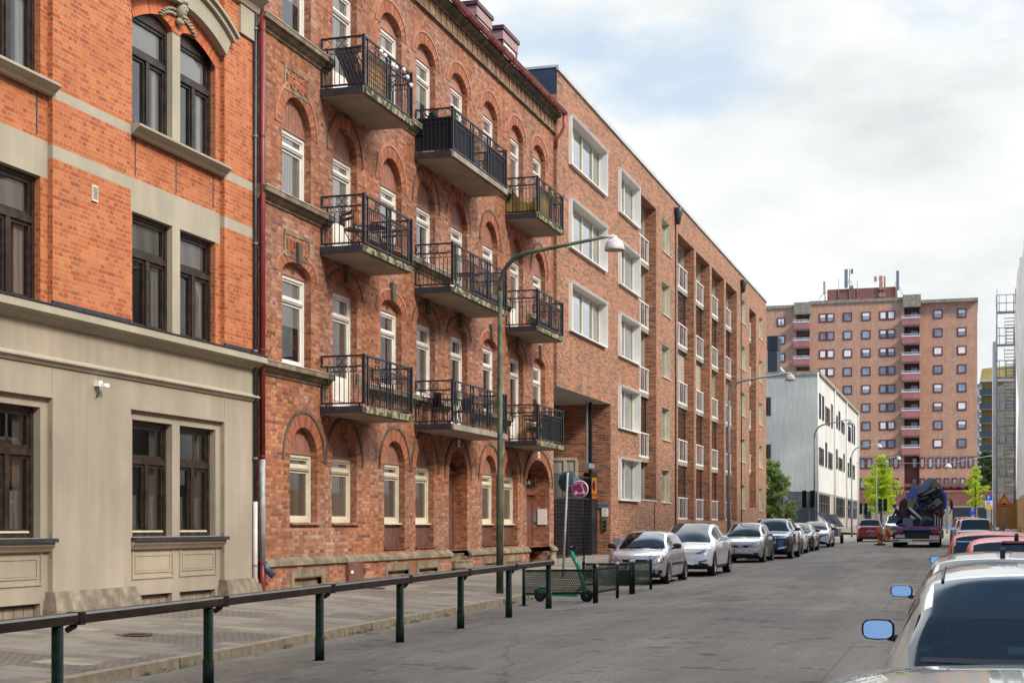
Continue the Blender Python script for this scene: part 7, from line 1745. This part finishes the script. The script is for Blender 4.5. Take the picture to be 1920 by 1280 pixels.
q = MB(); q.box(xl+.2, xr_-.1, Yt+.25, Yt+6, Vz(1040), Vz(906)); q.box(xl+.1, xr_-.05, Yt+6.35, Yt+8.6, zr+.5, Vz(575)-.002); q.build('chassis', DKM, TR)
for a, b, c_, d_, mt in ((605, 620, 970, 950, TAIL), (668, 694, 962, 945, TAIL), (1216, 1240, 978, 962, TAIL), (1292, 1316, 995, 972, TAIL), (625, 770, 1020, 975, PLATE), (1140, 1290, 1035, 985, PLATE)): MB().box(U_(a), U_(b), Yt+.16, Yt+.22, Vz(c_), Vz(d_)).build('lamp' if mt is TAIL else 'rear_plate', mt, TR)
q = MB(); q.box(U_(600), U_(1290), Yt-.02, Yt+.1, Vz(1085), Vz(1036), 0)
for a, b in ((605, 690), (880, 1285)): q.box(U_(a), U_(b), Yt-.028, Yt-.02, Vz(1072), Vz(1050), 1)
q.build('under_run_bar', [M['white'], RED], TR)
for s, x in ((-1, xl+.32), (1, xr_-.42)):
    for y in (Yt+1.2, Yt+6.8):
        w_ = MB(); w_.lathe([(.25, -.28), (.46, -.28), (.5, -.22), (.5, .22), (.46, .28), (.25, .28)], (x, y, road(y)+.5), 24, axis='x'); wo = w_.build('wheel', TYRE, TR); MB().lathe([(0, -.2), (.26, -.27)], (x, y, road(y)+.5), 16, axis='x').build('rim', M['greypaint'], wo)
Yc = Yt+6.6; q = MB(); cx0, cx1, cz0, cz1 = U_(790, Yc), U_(1405, Yc), Vz(575), gz(1700, 880+290*.125, Yc)
q.prism([(cx0, cz0), (cx1, cz0), (cx1, cz1-.35), (cx1-.3, cz1), (cx0+.3, cz1), (cx0, cz1-.35)], lambda u, v, w: (u, w, v), Yc, Yc+2.1); cab = q.build('cab', TBLU, TR)
q = MB(); q.prism([(U_(850, Yc), cz1+.02), (U_(1340, Yc), cz1+.02), (U_(1310, Yc), cz1+.22), (U_(880, Yc), cz1+.22)], lambda u, v, w: (u, w, v), Yc+.4, Yc+1.6); q.build('roof_light_bar', M['greypaint'], cab)
for s, (a, b) in ((1, (1410, 1490)), (-1, (690, 780))):
    q = MB(); q.tube([(U_(a if s > 0 else b, Yc), Yc+1.9, Vz(400)), (U_(b-15 if s > 0 else a+15, Yc), Yc+1.9, Vz(430)), (U_(b if s > 0 else a, Yc), Yc+1.9, Vz(540)), (U_(a+20 if s > 0 else b-20, Yc), Yc+1.9, Vz(640))], .03, 6); q.box(U_(a+35, Yc), U_(a+70, Yc), Yc+1.85, Yc+1.95, Vz(560), Vz(430)); q.build('mirror', M['black'], TR)
# crane: column, boom, folded arms, rams, hoses
Yq = Yt+2.4; FU = lambda u, v, w: (gx(1600+u*.125, Yq), w, gz(1700, 880+v*.125, Yq))
q = MB(); q.prism([(965, 385), (975, 320), (1112, 137), (1228, 137), (1090, 322), (1080, 385)], FU, Yq-.5, Yq+.1, 0); q.prism([(1228, 137), (1325, 255), (1180, 262), (1090, 322)], FU, Yq-.1, Yq+.5, 1); q.prism([(1175, 250), (1225, 190), (1222, 245)], FU, Yq-.14, Yq-.1, 2); q.build('boom', [GBL, TAN, YEL], TR)
q = MB()
for k, (a, b, r_, m_) in enumerate((((960, 400), (1260, 275), .10, 0), ((1000, 430), (1300, 290), .08, 0), ((1040, 400), (1230, 300), .05, 1), ((1080, 440), (1320, 310), .09, 0), ((1100, 480), (1335, 350), .10, 0), ((1010, 470), (1140, 420), .12, 0), ((1150, 400), (1300, 320), .04, 1))):
    q.tube([FU(*a, Yq-.6-.08*(k % 3)), FU(*b, Yq-.6-.08*(k % 3))], r_, 8, m_)
q.build('folded_arms', [DKM, M['greypaint']], TR)
q = MB()
for k in range(4): q.bar(FU(1118+18*k, 560+16*k, Yq-.8), FU(1290+15*k, 440+16*k, Yq-.8), .10, .06)
q.build('extension_slats', TAN, TR)
q = MB(); rq = random.Random(3)
for k in range(110):
    u, v = rq.uniform(700, 1300), rq.uniform(430, 800); 
    if (u < 760 and v > 620) or (u > 1150 and v > 600 and rq.random() < .5): continue
    du, dv = rq.uniform(30, 110), rq.uniform(20, 90); p0 = FU(u, v, 0); p1 = FU(min(u+du, 1330), min(v+dv, 845), 0); y = Yq-rq.uniform(.1, .9)
    mt = Matrix.Translation(((p0[0]+p1[0])/2, y, (p0[2]+p1[2])/2)) @ Matrix.Rotation(rq.uniform(-.7, .7), 4, 'Y'); q.boxm(mt, abs(p1[0]-p0[0]), rq.uniform(.15, .4), abs(p1[2]-p0[2]), 1 if rq.random() < .15 else 0)
for k in range(16):
    u, v = rq.uniform(960, 1330), rq.uniform(400, 560); p0 = FU(u, v, 0); q.boxm(Matrix.Translation((p0[0], Yq-rq.uniform(.1, .5), p0[2])) @ Matrix.Rotation(-.55+rq.uniform(-.3, .3), 4, 'Y'), rq.uniform(.15, .5), .3, rq.uniform(.12, .3), 0)
q.prism([(820, 450), (960, 440), (985, 560), (900, 640), (820, 580)], FU, Yq-.95, Yq-.6, 1); q.prism([(700, 500), (780, 420), (820, 560), (760, 660), (690, 600)], FU, Yq-.8, Yq-.3, 0); q.build('crane_column', [DKM, TAN], TR)
q = MB(); q.tube([FU(850, 580, Yq-1.0), FU(1040, 748, Yq-1.15)], .07, 10); q.tube([FU(870, 700, Yq-1.0), FU(930, 745, Yq-1.1)], .08, 10); q.build('hydraulic_ram', M['sillwhite'], TR)
HOS = pm('red_brown_hose', (.16, .035, .025), .5); q = MB()
for k in range(8):
    c = (1300-8*k, 640+6*k); a_ = (75-6*k, 60-3*k); q.tube([FU(c[0]+a_[0]*cos(2*pi*j/18), c[1]+a_[1]*sin(2*pi*j/18), Yq-.7-.04*k) for j in range(19)], .025, 6)
for k in range(5): q.tube([FU(740+14*k, 600, Yq-1.0), FU(730+20*k, 680, Yq-1.05), FU(770+12*k, 730, Yq-1.0)], .02, 5)
q.build('hose', HOS, TR)
q = MB()
for k, u in enumerate((1222, 1262, 1300, 1340, 1375)): q.box(U_(u-9), U_(u+7), Yt+1.0+.2*k, Yt+1.1+.2*k, Vz(848), Vz((675, 710, 720, 700, 690)[k]))
q.box(U_(1392), U_(1412), Yt+.6, Yt+.7, Vz(960), Vz(540)); q.build('stake', M['creamwood'], TR)
q = MB(); q.box(U_(730), U_(880), Yt+1.2, Yt+1.9, Vz(848), Vz(720)); q.build('tool_box', M['greypaint'], TR)
q = MB(); q.prism([(1050, 690), (1110, 690), (1130, 840), (1060, 840)], FU, Yq-.6, Yq, 0); q.prism([(985, 760), (1040, 750), (1060, 830), (1000, 835)], FU, Yq-.8, Yq-.5, 0); q.build('stabiliser_leg', TAN, TR)
# ================================================================ worker by the truck
def person(name, label, loc, rot, shirt, trousers):
    # kneeling on both knees, bent forward over the load
    t = thing(name, label, 'person', loc, rot, world=False)
    V = [((0, .10, .46), .15), ((0, .02, .64), .13), ((0, -.10, .82), .165), ((0, -.17, .93), .075), ((0, -.20, .99), .055), ((0, -.25, 1.06), .095), ((0, -.28, 1.14), .09)]
    E = [(0, 1), (1, 2), (2, 3), (3, 4), (4, 5), (5, 6)]
    for s in (-1, 1):
        b = len(V); V += [((s*.19, -.12, .85), .065), ((s*.25, -.22, .60), .048), ((s*.18, -.42, .48), .036), ((s*.17, -.50, .46), .03)]; E += [(2, b), (b, b+1), (b+1, b+2), (b+2, b+3)]
        b = len(V); V += [((s*.10, .08, .40), .11), ((s*.13, -.12, .09), .07), ((s*.13, .28, .06), .045), ((s*.13, .36, .06), .042), ((s*.13, .42, .035), .03)]; E += [(0, b), (b, b+1), (b+1, b+2), (b+2, b+3), (b+3, b+4)]
    me = bpy.data.meshes.new('p'); me.from_pydata([v for v, _ in V], E, []); o = bpy.data.objects.new('p', me); COL.objects.link(o)
    o.modifiers.new('k', 'SKIN'); me.skin_vertices[0].data[0].use_root = True
    for i, (_, r_) in enumerate(V): me.skin_vertices[0].data[i].radius = (r_, r_*.8 if i < 3 else r_)
    sb = o.modifiers.new('s', 'SUBSURF'); sb.levels = 2; sb.render_levels = 2
    mm = bpy.data.meshes.new_from_object(o.evaluated_get(bpy.context.evaluated_depsgraph_get())); bpy.data.objects.remove(o)
    SK = pm('skin', (.42, .24, .17), .6, var=.05)
    for q in (SK, shirt, trousers, M['black']): mm.materials.append(q)
    for pol in mm.polygons:
        c = pol.center; pol.use_smooth = True
        pol.material_index = 3 if c.y > .33 else 2 if c.z < .5 and c.y > -.24 else 1 if c.z < .95 and c.y > -.30 else 0
    ob = bpy.data.objects.new('body', mm); COL.objects.link(ob); ob.parent = t
    q = MB(); q.lathe([(.100, 1.08), (.106, 1.13), (.09, 1.20), (.05, 1.235), (0, 1.245)], (0, -.26, 0), 16); q.build('hair', M['brownwood'], t)
    q = MB()
    for s in (-1, 1): q.lathe([(0, -.012), (.012, -.004), (0, .006)], (s*.032, -.365, 1.10), 8, axis='y')
    q.prism([(-.012, 1.055), (.012, 1.055), (0, 1.10)], lambda u, v, w: (u, w, v), -.385, -.35); q.box(-.025, .025, -.355, -.345, 1.02, 1.028); q.build('face', M['brownwood'], t)
    return t
person('person', 'worker in a dark shirt kneeling at the left side of the truck bed', (U_(680, 85), 85.4, Vz(848)+.0), R(250), pm('navy_shirt', (.015, .018, .03), .8), M['lead'])
# ================================================================ trailer
Yx = 96.0; t = thing('small_trailer', 'small grey box trailer with tilted lid panels at the end of the left row', 'trailer', (-8.3, Yx, road(Yx))); z = road(Yx)
q = MB(); q.box(-9.0, -7.75, Yx-1.2, Yx+1.3, z+.45, z+.95); q.build('box', M['greypaint'], t)
for a, b in (((-9.05, 1.95), (-8.35, 1.25)), ((-8.45, 1.85), (-7.85, 1.05))):
    q = MB(); q.prism([(a[0], z+a[1]), (a[0]+.5, z+a[1]), (b[0]+.45, z+b[1]), (b[0], z+b[1])], lambda u, v, w: (u, w, v), Yx-.6, Yx-.5); q.bar((a[0], Yx-.62, z+a[1]), (b[0]+.1, Yx-.62, z+b[1]-.3), .05); q.build('lid_panel', M['galv'], t)
for x in (-9.15, -7.6): 
    w_ = MB(); w_.lathe([(.16, -.09), (.29, -.09), (.31, -.05), (.31, .05), (.29, .09), (.16, .09)], (x, Yx, z+.31), 20, axis='x'); wo = w_.build('wheel', TYRE, t); MB().lathe([(0, -.02), (.16, .05)], (x, Yx, z+.31), 12, axis='x').build('rim', M['greypaint'], wo)
MB().box(-8.9, -8.6, Yx-1.24, Yx-1.2, z+.5, z+.62).build('tail_light', TAIL, t)
# ================================================================ white bulk bag
Yg = 70.0; xa_, xb2 = gx(1885.5, Yg), gx(1913, Yg); z = road(Yg)+.13; t = thing('bulk_bag', 'white woven bulk bag with loops standing before the plywood hoarding', 'bag', ((xa_+xb2)/2, Yg, z)); zt_ = gz(1895, 992, Yg)
q = MB(); n = 20; vs = []
for j in range(7):
    f_ = j/6; 
    for k in range(n):
        a = 2*pi*k/n; sq = (abs(cos(a))**4+abs(sin(a))**4)**-.25; rr_ = (xb2-xa_)/2*(1+.06*sin(5*a+j)+.05*sin(pi*f_)); vs.append(((xa_+xb2)/2+rr_*cos(a)*sq*.92, Yg+.35+.42*sin(a)*sq, lerp(z, zt_, f_)+.02*sin(3*a+j)))
q.mesh(vs, [(j*n+k, j*n+(k+1) % n, (j+1)*n+(k+1) % n, (j+1)*n+k) for j in range(6) for k in range(n)]+[tuple(range(6*n, 7*n))], 0, True); q.build('bag', CLO, t)
q = MB()
for x in (xa_+.06, xb2-.1):
    q.tube([(x, Yg, zt_-.3), (x, Yg-.05, zt_+.08), (x+.1, Yg-.03, zt_+.1), (x+.12, Yg, zt_-.25)], .02, 6)
q.build('loop', M['greypaint'], t)
# ================================================================ trees and bushes
def leafmat(name, c0, c1, tr=.45):
    m, t, b = newmat(name); ga = N(t, 'ShaderNodeObjectInfo'); r = ramp(t, [(.3, c0), (.7, c1)]); L(t, noise(t, .9, 3), r.inputs[0]); L(t, r.outputs[0], b.inputs['Base Color']); b.inputs['Roughness'].default_value = .55
    tl = N(t, 'ShaderNodeBsdfTranslucent'); L(t, r.outputs[0], tl.inputs[0]); mxs = N(t, 'ShaderNodeMixShader'); mxs.inputs[0].default_value = tr
    L(t, b.outputs[0], mxs.inputs[1]); L(t, tl.outputs[0], mxs.inputs[2]); L(t, mxs.outputs[0], t.nodes['Material Output'].inputs[0]); return m
LIME = leafmat('lime_leaves', (.30, .42, .012), (.58, .70, .03), .55); DGR = leafmat('dark_leaves', (.02, .045, .012), (.07, .12, .03), .3); MGR = leafmat('green_leaves', (.07, .14, .02), (.22, .32, .07), .45)
BARK = pm('bark', (.07, .055, .04), .9, scale=8, var=.3, bmp=.5)
def leaves(mb, c, rad, n, size, rg, flat=1.0):
    for _ in range(n):
        d = Vector((rg.gauss(0, 1), rg.gauss(0, 1), rg.gauss(0, 1)*flat)); d = d*(rad/ max(.5, d.length))*rg.random()**.5 if d.length > 0 else d
        p = Vector(c)+d; a = Vector((rg.uniform(-1, 1), rg.uniform(-1, 1), rg.uniform(-.6, .6))).normalized(); b = a.cross(Vector((rg.uniform(-1, 1), rg.uniform(-1, 1), rg.uniform(-1, 1)))).normalized(); s = size*rg.uniform(.6, 1.3)
        mb.face([p-a*s, p-b*s*.5, p+a*s, p+b*s*.5])
def tree(name, label, x, y, z, h, crown0, prof, nb, leafn, size, mat, seed, r0=.12, rad=.45):
    rg = random.Random(seed); t = thing(name, label, 'tree', (x, y, z)); tk = MB(); cr = MB()
    tk.tube([(x, y, z), (x+.05*h*.1, y, z+h*.4), (x-.03, y, z+h*.75), (x, y, z+h*.97)], [r0, r0*.75, r0*.4, r0*.1], 8)
    for k in range(nb):
        f_ = (k+rg.random())/nb; zz_ = z+crown0+(h-crown0)*f_; a = rg.uniform(0, 2*pi); R_ = interp(prof, f_)*rg.uniform(.65, 1.12); rise_ = R_*rg.uniform(.15, .45)
        e = Vector((x+R_*cos(a), y+R_*sin(a), zz_+rise_)); s0 = Vector((x, y, zz_-.1)); md_ = s0.lerp(e, .5)+Vector((0, 0, .1*R_))
        tk.tube([s0, md_, e], [r0*.3*(1-f_*.6), r0*.16, .01], 5)
        for q_ in range(max(2, int(R_/(rad*.75)))):
            w = (q_+1)/max(2, int(R_/(rad*.75))); c = s0.lerp(md_, w*2) if w < .5 else md_.lerp(e, w*2-1); leaves(cr, c+Vector((rg.gauss(0, .1), rg.gauss(0, .1), 0)), rad*(1.1-.4*w), leafn, size, rg, .6)
    tk.build('trunk', BARK, t); cr.build('crown', mat, t, fixn=False); return t
Y1_ = 200; tree('lime_tree', 'bright lime green young tree in front of the tower block beside the crane truck', gx(1652, Y1_), Y1_, road(200), gz(1652, 857, Y1_)-road(200), 1.9, [(0, 1.9), (.25, 2.75), (.5, 2.1), (.75, 1.1), (1, .25)], 72, 26, .17, LIME, 4, .16, .55)
Y2_ = 196; tree('slender_lime_tree', 'slender lime green sapling with gaps between its branches, left of the blue parking sign', gx(1829, Y2_), Y2_, road(196), gz(1829, 876, Y2_)-road(196), 2.6, [(0, .8), (.3, 1.7), (.55, 1.3), (.8, .55), (1, .15)], 26, 22, .17, LIME, 9, .10, .46)
tree('dark_green_tree', 'dark green tree in front of the yellow balcony block', gx(1852, 275), 275, 1.5, gz(1852, 848, 275)-1.5, 6.5, [(0, 1.2), (.4, 2.9), (.7, 2.2), (1, .4)], 50, 26, .22, DGR, 12, .2, .8)
tree('corner_shrub_tree', 'leafy shrub tree with pale flower spikes at the far end of the long brick block', gx(1447, 112), 112, road(112), gz(1447, 868, 112)-road(112), .5, [(0, 1.3), (.3, 1.75), (.6, 1.5), (.85, 1.0), (1, .3)], 70, 34, .11, MGR, 21, .10, .42)
rg = random.Random(2); q = MB(); 
for k in range(22):
    x = gx(1447, 112)+rg.uniform(-1.2, 1.1); zz_ = road(112)+rg.uniform(.8, 4.2); leaves(q, (x, 110.6, zz_), .12, 14, .05, rg, 2.2)
fl_ = thing('flower_spikes', 'pale yellow flower spikes on the shrub tree', 'flowers', (gx(1447, 112), 110.6, 2)) if False else None
st_o = bpy.data.objects['corner_shrub_tree']; q.build('flower_spikes', pm('pale_flowers', (.45, .42, .22), .8), st_o, fixn=False)
M['rust'] = pm('rusty_iron', (.085, .05, .038), .8, scale=20, var=.4)
# weeds along the kerb, manhole
rg = random.Random(11); q = MB()
for k in range(26):
    y = rg.uniform(12, 34); leaves(q, (-9.27+rg.uniform(-.03, .05), y, road(y)+.02), .05+.04*rg.random(), 16, .022, rg, .4)
q.build('kerb_weeds', MGR, None, fixn=False, kind='stuff', label='small tufts of weeds growing in the gutter along the kerb')
for px, py, lab in ((160, 1191, 'rusty round manhole cover in the pavement before the stone house'), (700, 1116, 'small round cover in the pavement before the arched brick house')):
    Y = 18.5 if px < 400 else 30.5; x = gx(px, Y) if px > 400 else -11.2
    t = thing('manhole_cover', lab, 'manhole cover', (x, Y, pv(x, Y))); q = MB(); q.lathe([(0, .006), (.20, .006), (.21, .012), (.26, .012), (.27, .004)], (x, Y, pv(x, Y)), 24)
    for k in range(5): q.box(x-.13, x+.13, Y-.12+.06*k-.01, Y-.12+.06*k+.01, pv(x, Y)+.006, pv(x, Y)+.011)
    q.build('cover', M['rust'], t)
# ================================================================ things on the balconies
XB = X2+.52
def bpt(j, f_, l): return (XB, lerp(BY[j][0], BY[j][1], f_), lt[l])
WOODB = pm('bistro_wood', (.16, .06, .03), .5, var=.2)
def bistro_chair(j, f_, l, rz, label, seatmat=WOODB):
    t = thing('folding_chair', label, 'chair', bpt(j, f_, l), rz, 'balcony furniture', world=False); q = MB()
    for s in (-1, 1): q.tube([(s*.19, -.22, 0), (s*.19, .17, .46), (s*.19, .25, .88)], .011, 6); q.tube([(s*.16, .24, 0), (s*.16, -.18, .46)], .011, 6)
    q.build('frame', M['black'], t); q = MB()
    for k in range(5): q.box(-.19, .19, -.18+.075*k, -.125+.075*k, .455, .47)
    q.build('seat', seatmat, t); q = MB()
    for k in range(2): q.box(-.2, .2, .225+.015*k, .24+.015*k, .66+.11*k, .73+.11*k)
    q.build('backrest', seatmat, t); return t
def table(j, f_, l, label, w=.6):
    t = thing('balcony_table', label, 'table', bpt(j, f_, l), 0, 'balcony furniture', world=False); q = MB(); q.box(-w/2, w/2, -w/2, w/2, .70, .72); q.build('table_top', M['black'], t); q = MB()
    for s in (-1, 1): q.tube([(s*.22, -.22, 0), (s*.22, .22, .7)], .012, 6); q.tube([(s*.22, .22, 0), (s*.22, -.22, .7)], .012, 6)
    q.build('leg_frame', M['black'], t)
c1_ = bistro_chair(0, .26, 1, R(150), 'folding bistro chair with a grey cushion on the leftmost balcony of the middle row')
q = MB(); q.box(-.18, .18, -.18, .18, .475, .53); q.build('cushion', pm('grey_cushion', (.35, .34, .31), .9), c1_)
table(0, .58, 1, 'black folding table on the leftmost balcony of the middle row'); bistro_chair(0, .84, 1, R(-10), 'folding bistro chair at the far end of the leftmost middle balcony')
t = thing('flower_pot', 'terracotta pot on the leftmost balcony of the middle row', 'pot', (X2+.9, lerp(*BY[0][:2], .72), lt[1]), world=False); q = MB(); q.lathe([(0, 0), (.09, 0), (.14, .2), (.15, .2), (.15, .23), (.12, .22), (0, .2)], n=16); q.build('pot', pm('terracotta', (.38, .12, .06), .8), t)
def stripes(name, c0, c1):
    m, t_, b_ = newmat(name); uvn = N(t_, 'ShaderNodeUVMap'); w_ = N(t_, 'ShaderNodeTexWave', wave_type='BANDS', bands_direction='X'); w_.inputs['Scale'].default_value = 3.2; L(t_, uvn.outputs[0], w_.inputs['Vector']); r_ = ramp(t_, [(0, c0), (.5, c1)], 'CONSTANT'); L(t_, w_.outputs[0], r_.inputs[0]); L(t_, r_.outputs[0], b_.inputs['Base Color']); return m
def deck_chair(j, f_, l, rz, label, mat):
    t = thing('deck_chair', label, 'deck chair', bpt(j, f_, l), rz, 'balcony furniture', world=False); q = MB()
    for s in (-1, 1): q.tube([(s*.27, -.5, .05), (s*.27, .45, .95)], .014, 6); q.tube([(s*.24, .35, 0), (s*.24, -.25, .5)], .014, 6)
    q.tube([(-.27, .45, .95), (.27, .45, .95)], .014, 6); q.build('frame', M['black'], t); q = MB(); pts = [(.45, .95), (.25, .68), (.05, .40), (-.15, .22), (-.35, .2), (-.5, .25)]
    for (a, za), (b, zb_8) in zip(pts, pts[1:]): q.face([(-.25, a, za), (.25, a, za), (.25, b, zb_8), (-.25, b, zb_8)], uv=[(0, a), (.5, a), (.5, b), (0, b)])
    q.build('canvas', mat, t, fixn=False)
deck_chair(0, .28, 2, R(165), 'grey striped deck chair on the leftmost balcony of the top row', stripes('grey_stripes', (.10, .11, .16), (.30, .31, .35)))
deck_chair(0, .80, 2, R(-60), 'navy and white striped deck chair at the far end of the leftmost top balcony', stripes('navy_stripes', (.02, .03, .11), (.55, .56, .58)))
t = thing('pallet_screen', 'wooden pallet screen leaning inside the railing of the leftmost top balcony', 'screen', (X2+.93, BY[0][0], lt[2])); q = MB(); ya, yb = lerp(*BY[0][:2], .10), lerp(*BY[0][:2], .55); zq = lt[2]
for k in range(8): q.box(X2+.90, X2+.92, ya, yb, zq+.05+.115*k, zq+.14+.115*k)
for f_ in (.0, .5, .95): y = lerp(ya, yb, f_); q.box(X2+.85, X2+.90, y, y+.06, zq+.02, zq+.95)
q.box(X2+.80, X2+.92, BY[0][0]+.06, BY[0][0]+.1, zq+.75, zq+.9); q.box(X2+.80, X2+.92, BY[0][0]+.06, BY[0][0]+.1, zq+.35, zq+.5); q.build('slats', pm('pallet_wood', (.40, .23, .10), .8, scale=6, var=.25), t)
t = thing('string_of_lights', 'string of white globe lights along the rail of the leftmost top balcony', 'string lights', (X2+1.0, BY[0][0], lt[2]+1.1)); q = MB(); w_ = MB(); pts = []
for k in range(9):
    y = lerp(BY[0][0]+.9, BY[0][1]-.15, k/8); z = lt[2]+(1.0, .98, .93, .9, .92, .96, 1.0, .9, .78)[k]; pts.append((X2+1.03, y, z+.05))
    if k % 3 != 2 or k > 6: MB().lathe([(0, -.055), (.035, -.045), (.055, 0), (.035, .045), (0, .055)], (X2+1.05, y, z), 12).build('globe', M['curt_w'], t)
w_.tube(pts, .006, 4); w_.build('cord', M['black'], t)
SCR = pm('black_screen_fabric', (.010, .011, .014), .85, var=.2)
def screens(j, l, segs, label):
    a, b = BY[j][0], BY[j][1]; t = thing('privacy_screen', label, 'privacy screen', (X2+.97, a, lt[l]), group='black privacy screens on balcony railings'); z0_, z1_ = lt[l]+.06, lt[l]+.86
    for s0_, s1_ in segs:
        q = MB()
        if s0_ < 0: q.box(X2+.05, X2+.97, a+.045, a+.05, z0_, z1_)
        else: q.box(X2+.965, X2+.97, lerp(a, b, s0_), lerp(a, b, s1_), z0_, z1_)
        q.build('fabric', SCR, t)
screens(1, 2, [(-1, 0), (.02, .40), (.66, .985)], 'black fabric behind the railing of the long top balcony in the middle')
screens(2, 0, [(.25, .985)], 'black fabric behind the railing of the lowest balcony nearest the modern block')
t = thing('balcony_plant', 'green potted plant on the long top balcony between the black screens', 'plant', (XB+.25, lerp(*BY[1][:2], .52), lt[2])); q = MB(); x, y, z = XB+.25, lerp(*BY[1][:2], .52), lt[2]; q.lathe([(0, 0), (.12, 0), (.16, .3), (0, .28)], (x, y, z), 14); q.build('pot', M['lead'], t)
q = MB(); rg = random.Random(4)
for k in range(14): leaves(q, (x+rg.gauss(0, .1), y+rg.gauss(0, .16), z+.4+.05*k), .16, 22, .04, rg)
q.build('foliage', MGR, t, fixn=False)
t = thing('watering_can', 'dark green watering can on the near side of the long top balcony', 'watering can', (X2+.45, BY[1][0]+.12, lt[2]+.86)); q = MB(); x, y, z = X2+.45, BY[1][0]+.14, lt[2]+.86; q.lathe([(0, 0), (.12, 0), (.11, .14), (.06, .17), (0, .17)], (x, y, z), 14); q.tube([(x-.1, y, z+.03), (x-.22, y, z+.16)], .02, 6); q.tube([(x+.1, y, z+.12), (x+.1, y, z+.22), (x-.04, y, z+.2)], .012, 6); q.build('can', M['green'], t)
YC = pm('mustard_cloth', (.36, .25, .06), .9, scale=3, var=.2, bmp=.3)
t = thing('mustard_cloth', 'mustard yellow cloth hung along the railing of the rightmost top balcony', 'cloth', (X2+.9, BY[2][0], lt[2])); q = MB(); a, b = BY[2][0], BY[2][1]
n = 16; P0 = []
for k in range(n+1):
    f_ = k/n; x = X2+.06+.88*f_; top_ = lt[2]+.95-.62*sin(pi*min(1, f_*1.05)*.62)**1.0; P0.append(((x, a+.06+.02*sin(9*f_), lt[2]+.02), (x, a+.06+.03*sin(12*f_), top_)))
for (l0, t0_), (l1, t1_) in zip(P0, P0[1:]): q.face([l0, l1, t1_, t0_], sm=True)
P0 = []
for k in range(n+1):
    f_ = k/n; y = lerp(a+.06, lerp(a, b, .62), f_); P0.append(((X2+.93+.02*sin(14*f_), y, lt[2]-.02-.05*sin(5*f_)), (X2+.94+.02*sin(11*f_), y, lt[2]+.78-.08*sin(6*f_))))
for (l0, t0_), (l1, t1_) in zip(P0, P0[1:]): q.face([l0, l1, t1_, t0_], sm=True)
q.build('cloth', YC, t, fixn=False)
t = thing('flower_box', 'small planter with green and withered leaves on the rail of the rightmost top balcony', 'flower box', (X2+1.0, lerp(a, b, .65), lt[2]+.9)); q = MB(); rg = random.Random(8)
for k in range(10): leaves(q, (X2+1.0, lerp(a, b, .42+.05*k), lt[2]+.95+rg.uniform(-.25, .1)), .12, 12, .04, rg)
q.build('foliage', MGR, t, fixn=False)
def wicker_chair(j, f_, l, rz, label):
    t = thing('wicker_chair', label, 'chair', bpt(j, f_, l), rz, 'balcony furniture', world=False); q = MB(); n = 10; vs = []
    for zz_, r_ in ((.46, .22), (.66, .25), (.86, .25)):
        for k in range(n+1): an = pi*(.05+.9*k/n); vs.append((r_*cos(an), r_*sin(an)*.9, zz_+(-.05*abs(cos(an)) if zz_ > .8 else 0)))
    q.mesh(vs, [(j_*(n+1)+k, j_*(n+1)+k+1, (j_+1)*(n+1)+k+1, (j_+1)*(n+1)+k) for j_ in range(2) for k in range(n)], 0, True); q.build('backrest', M['black'], t, fixn=False)
    q = MB(); q.lathe([(0, .45), (.24, .45), (.24, .48), (0, .48)], n=16); q.build('seat', M['black'], t)
    for x, y in ((-.18, -.18), (.18, -.18), (-.18, .18), (.18, .18)): MB().tube([(x*1.15, y*1.15, 0), (x, y, .46)], .012, 6).build('leg', M['black'], t)
wicker_chair(1, .12, 0, R(120), 'black wicker chair on the near end of the long lowest balcony'); wicker_chair(1, .48, 0, R(-60), 'black wicker chair in the middle of the long lowest balcony'); table(1, .29, 0, 'small black table between the wicker chairs on the lowest long balcony', .5)
table(1, .55, 1, 'black table on the long balcony of the middle row', .6)
bistro_chair(2, .35, 0, R(190), 'slatted brown bistro chair on the lowest balcony nearest the modern block'); table(2, .62, 0, 'small table on the lowest balcony nearest the modern block', .5)
t = thing('flower_box', 'flower box with purple blooms on the side rail of the lowest right balcony', 'flower box', (X2+.5, BY[2][0]-.02, lt[0]+.98)); q = MB(); rg = random.Random(6); pq = MB()
for k in range(9): c = (X2+.15+.08*k, BY[2][0]-.03, lt[0]+1.0+rg.uniform(-.03, .04)); leaves(q, c, .07, 12, .03, rg); leaves(pq, (c[0], c[1]-.03, c[2]+.02), .05, 5, .025, rg)
q.build('foliage', MGR, t, fixn=False); pq.build('blooms', pm('purple_bloom', (.35, .08, .30), .7), t, fixn=False)
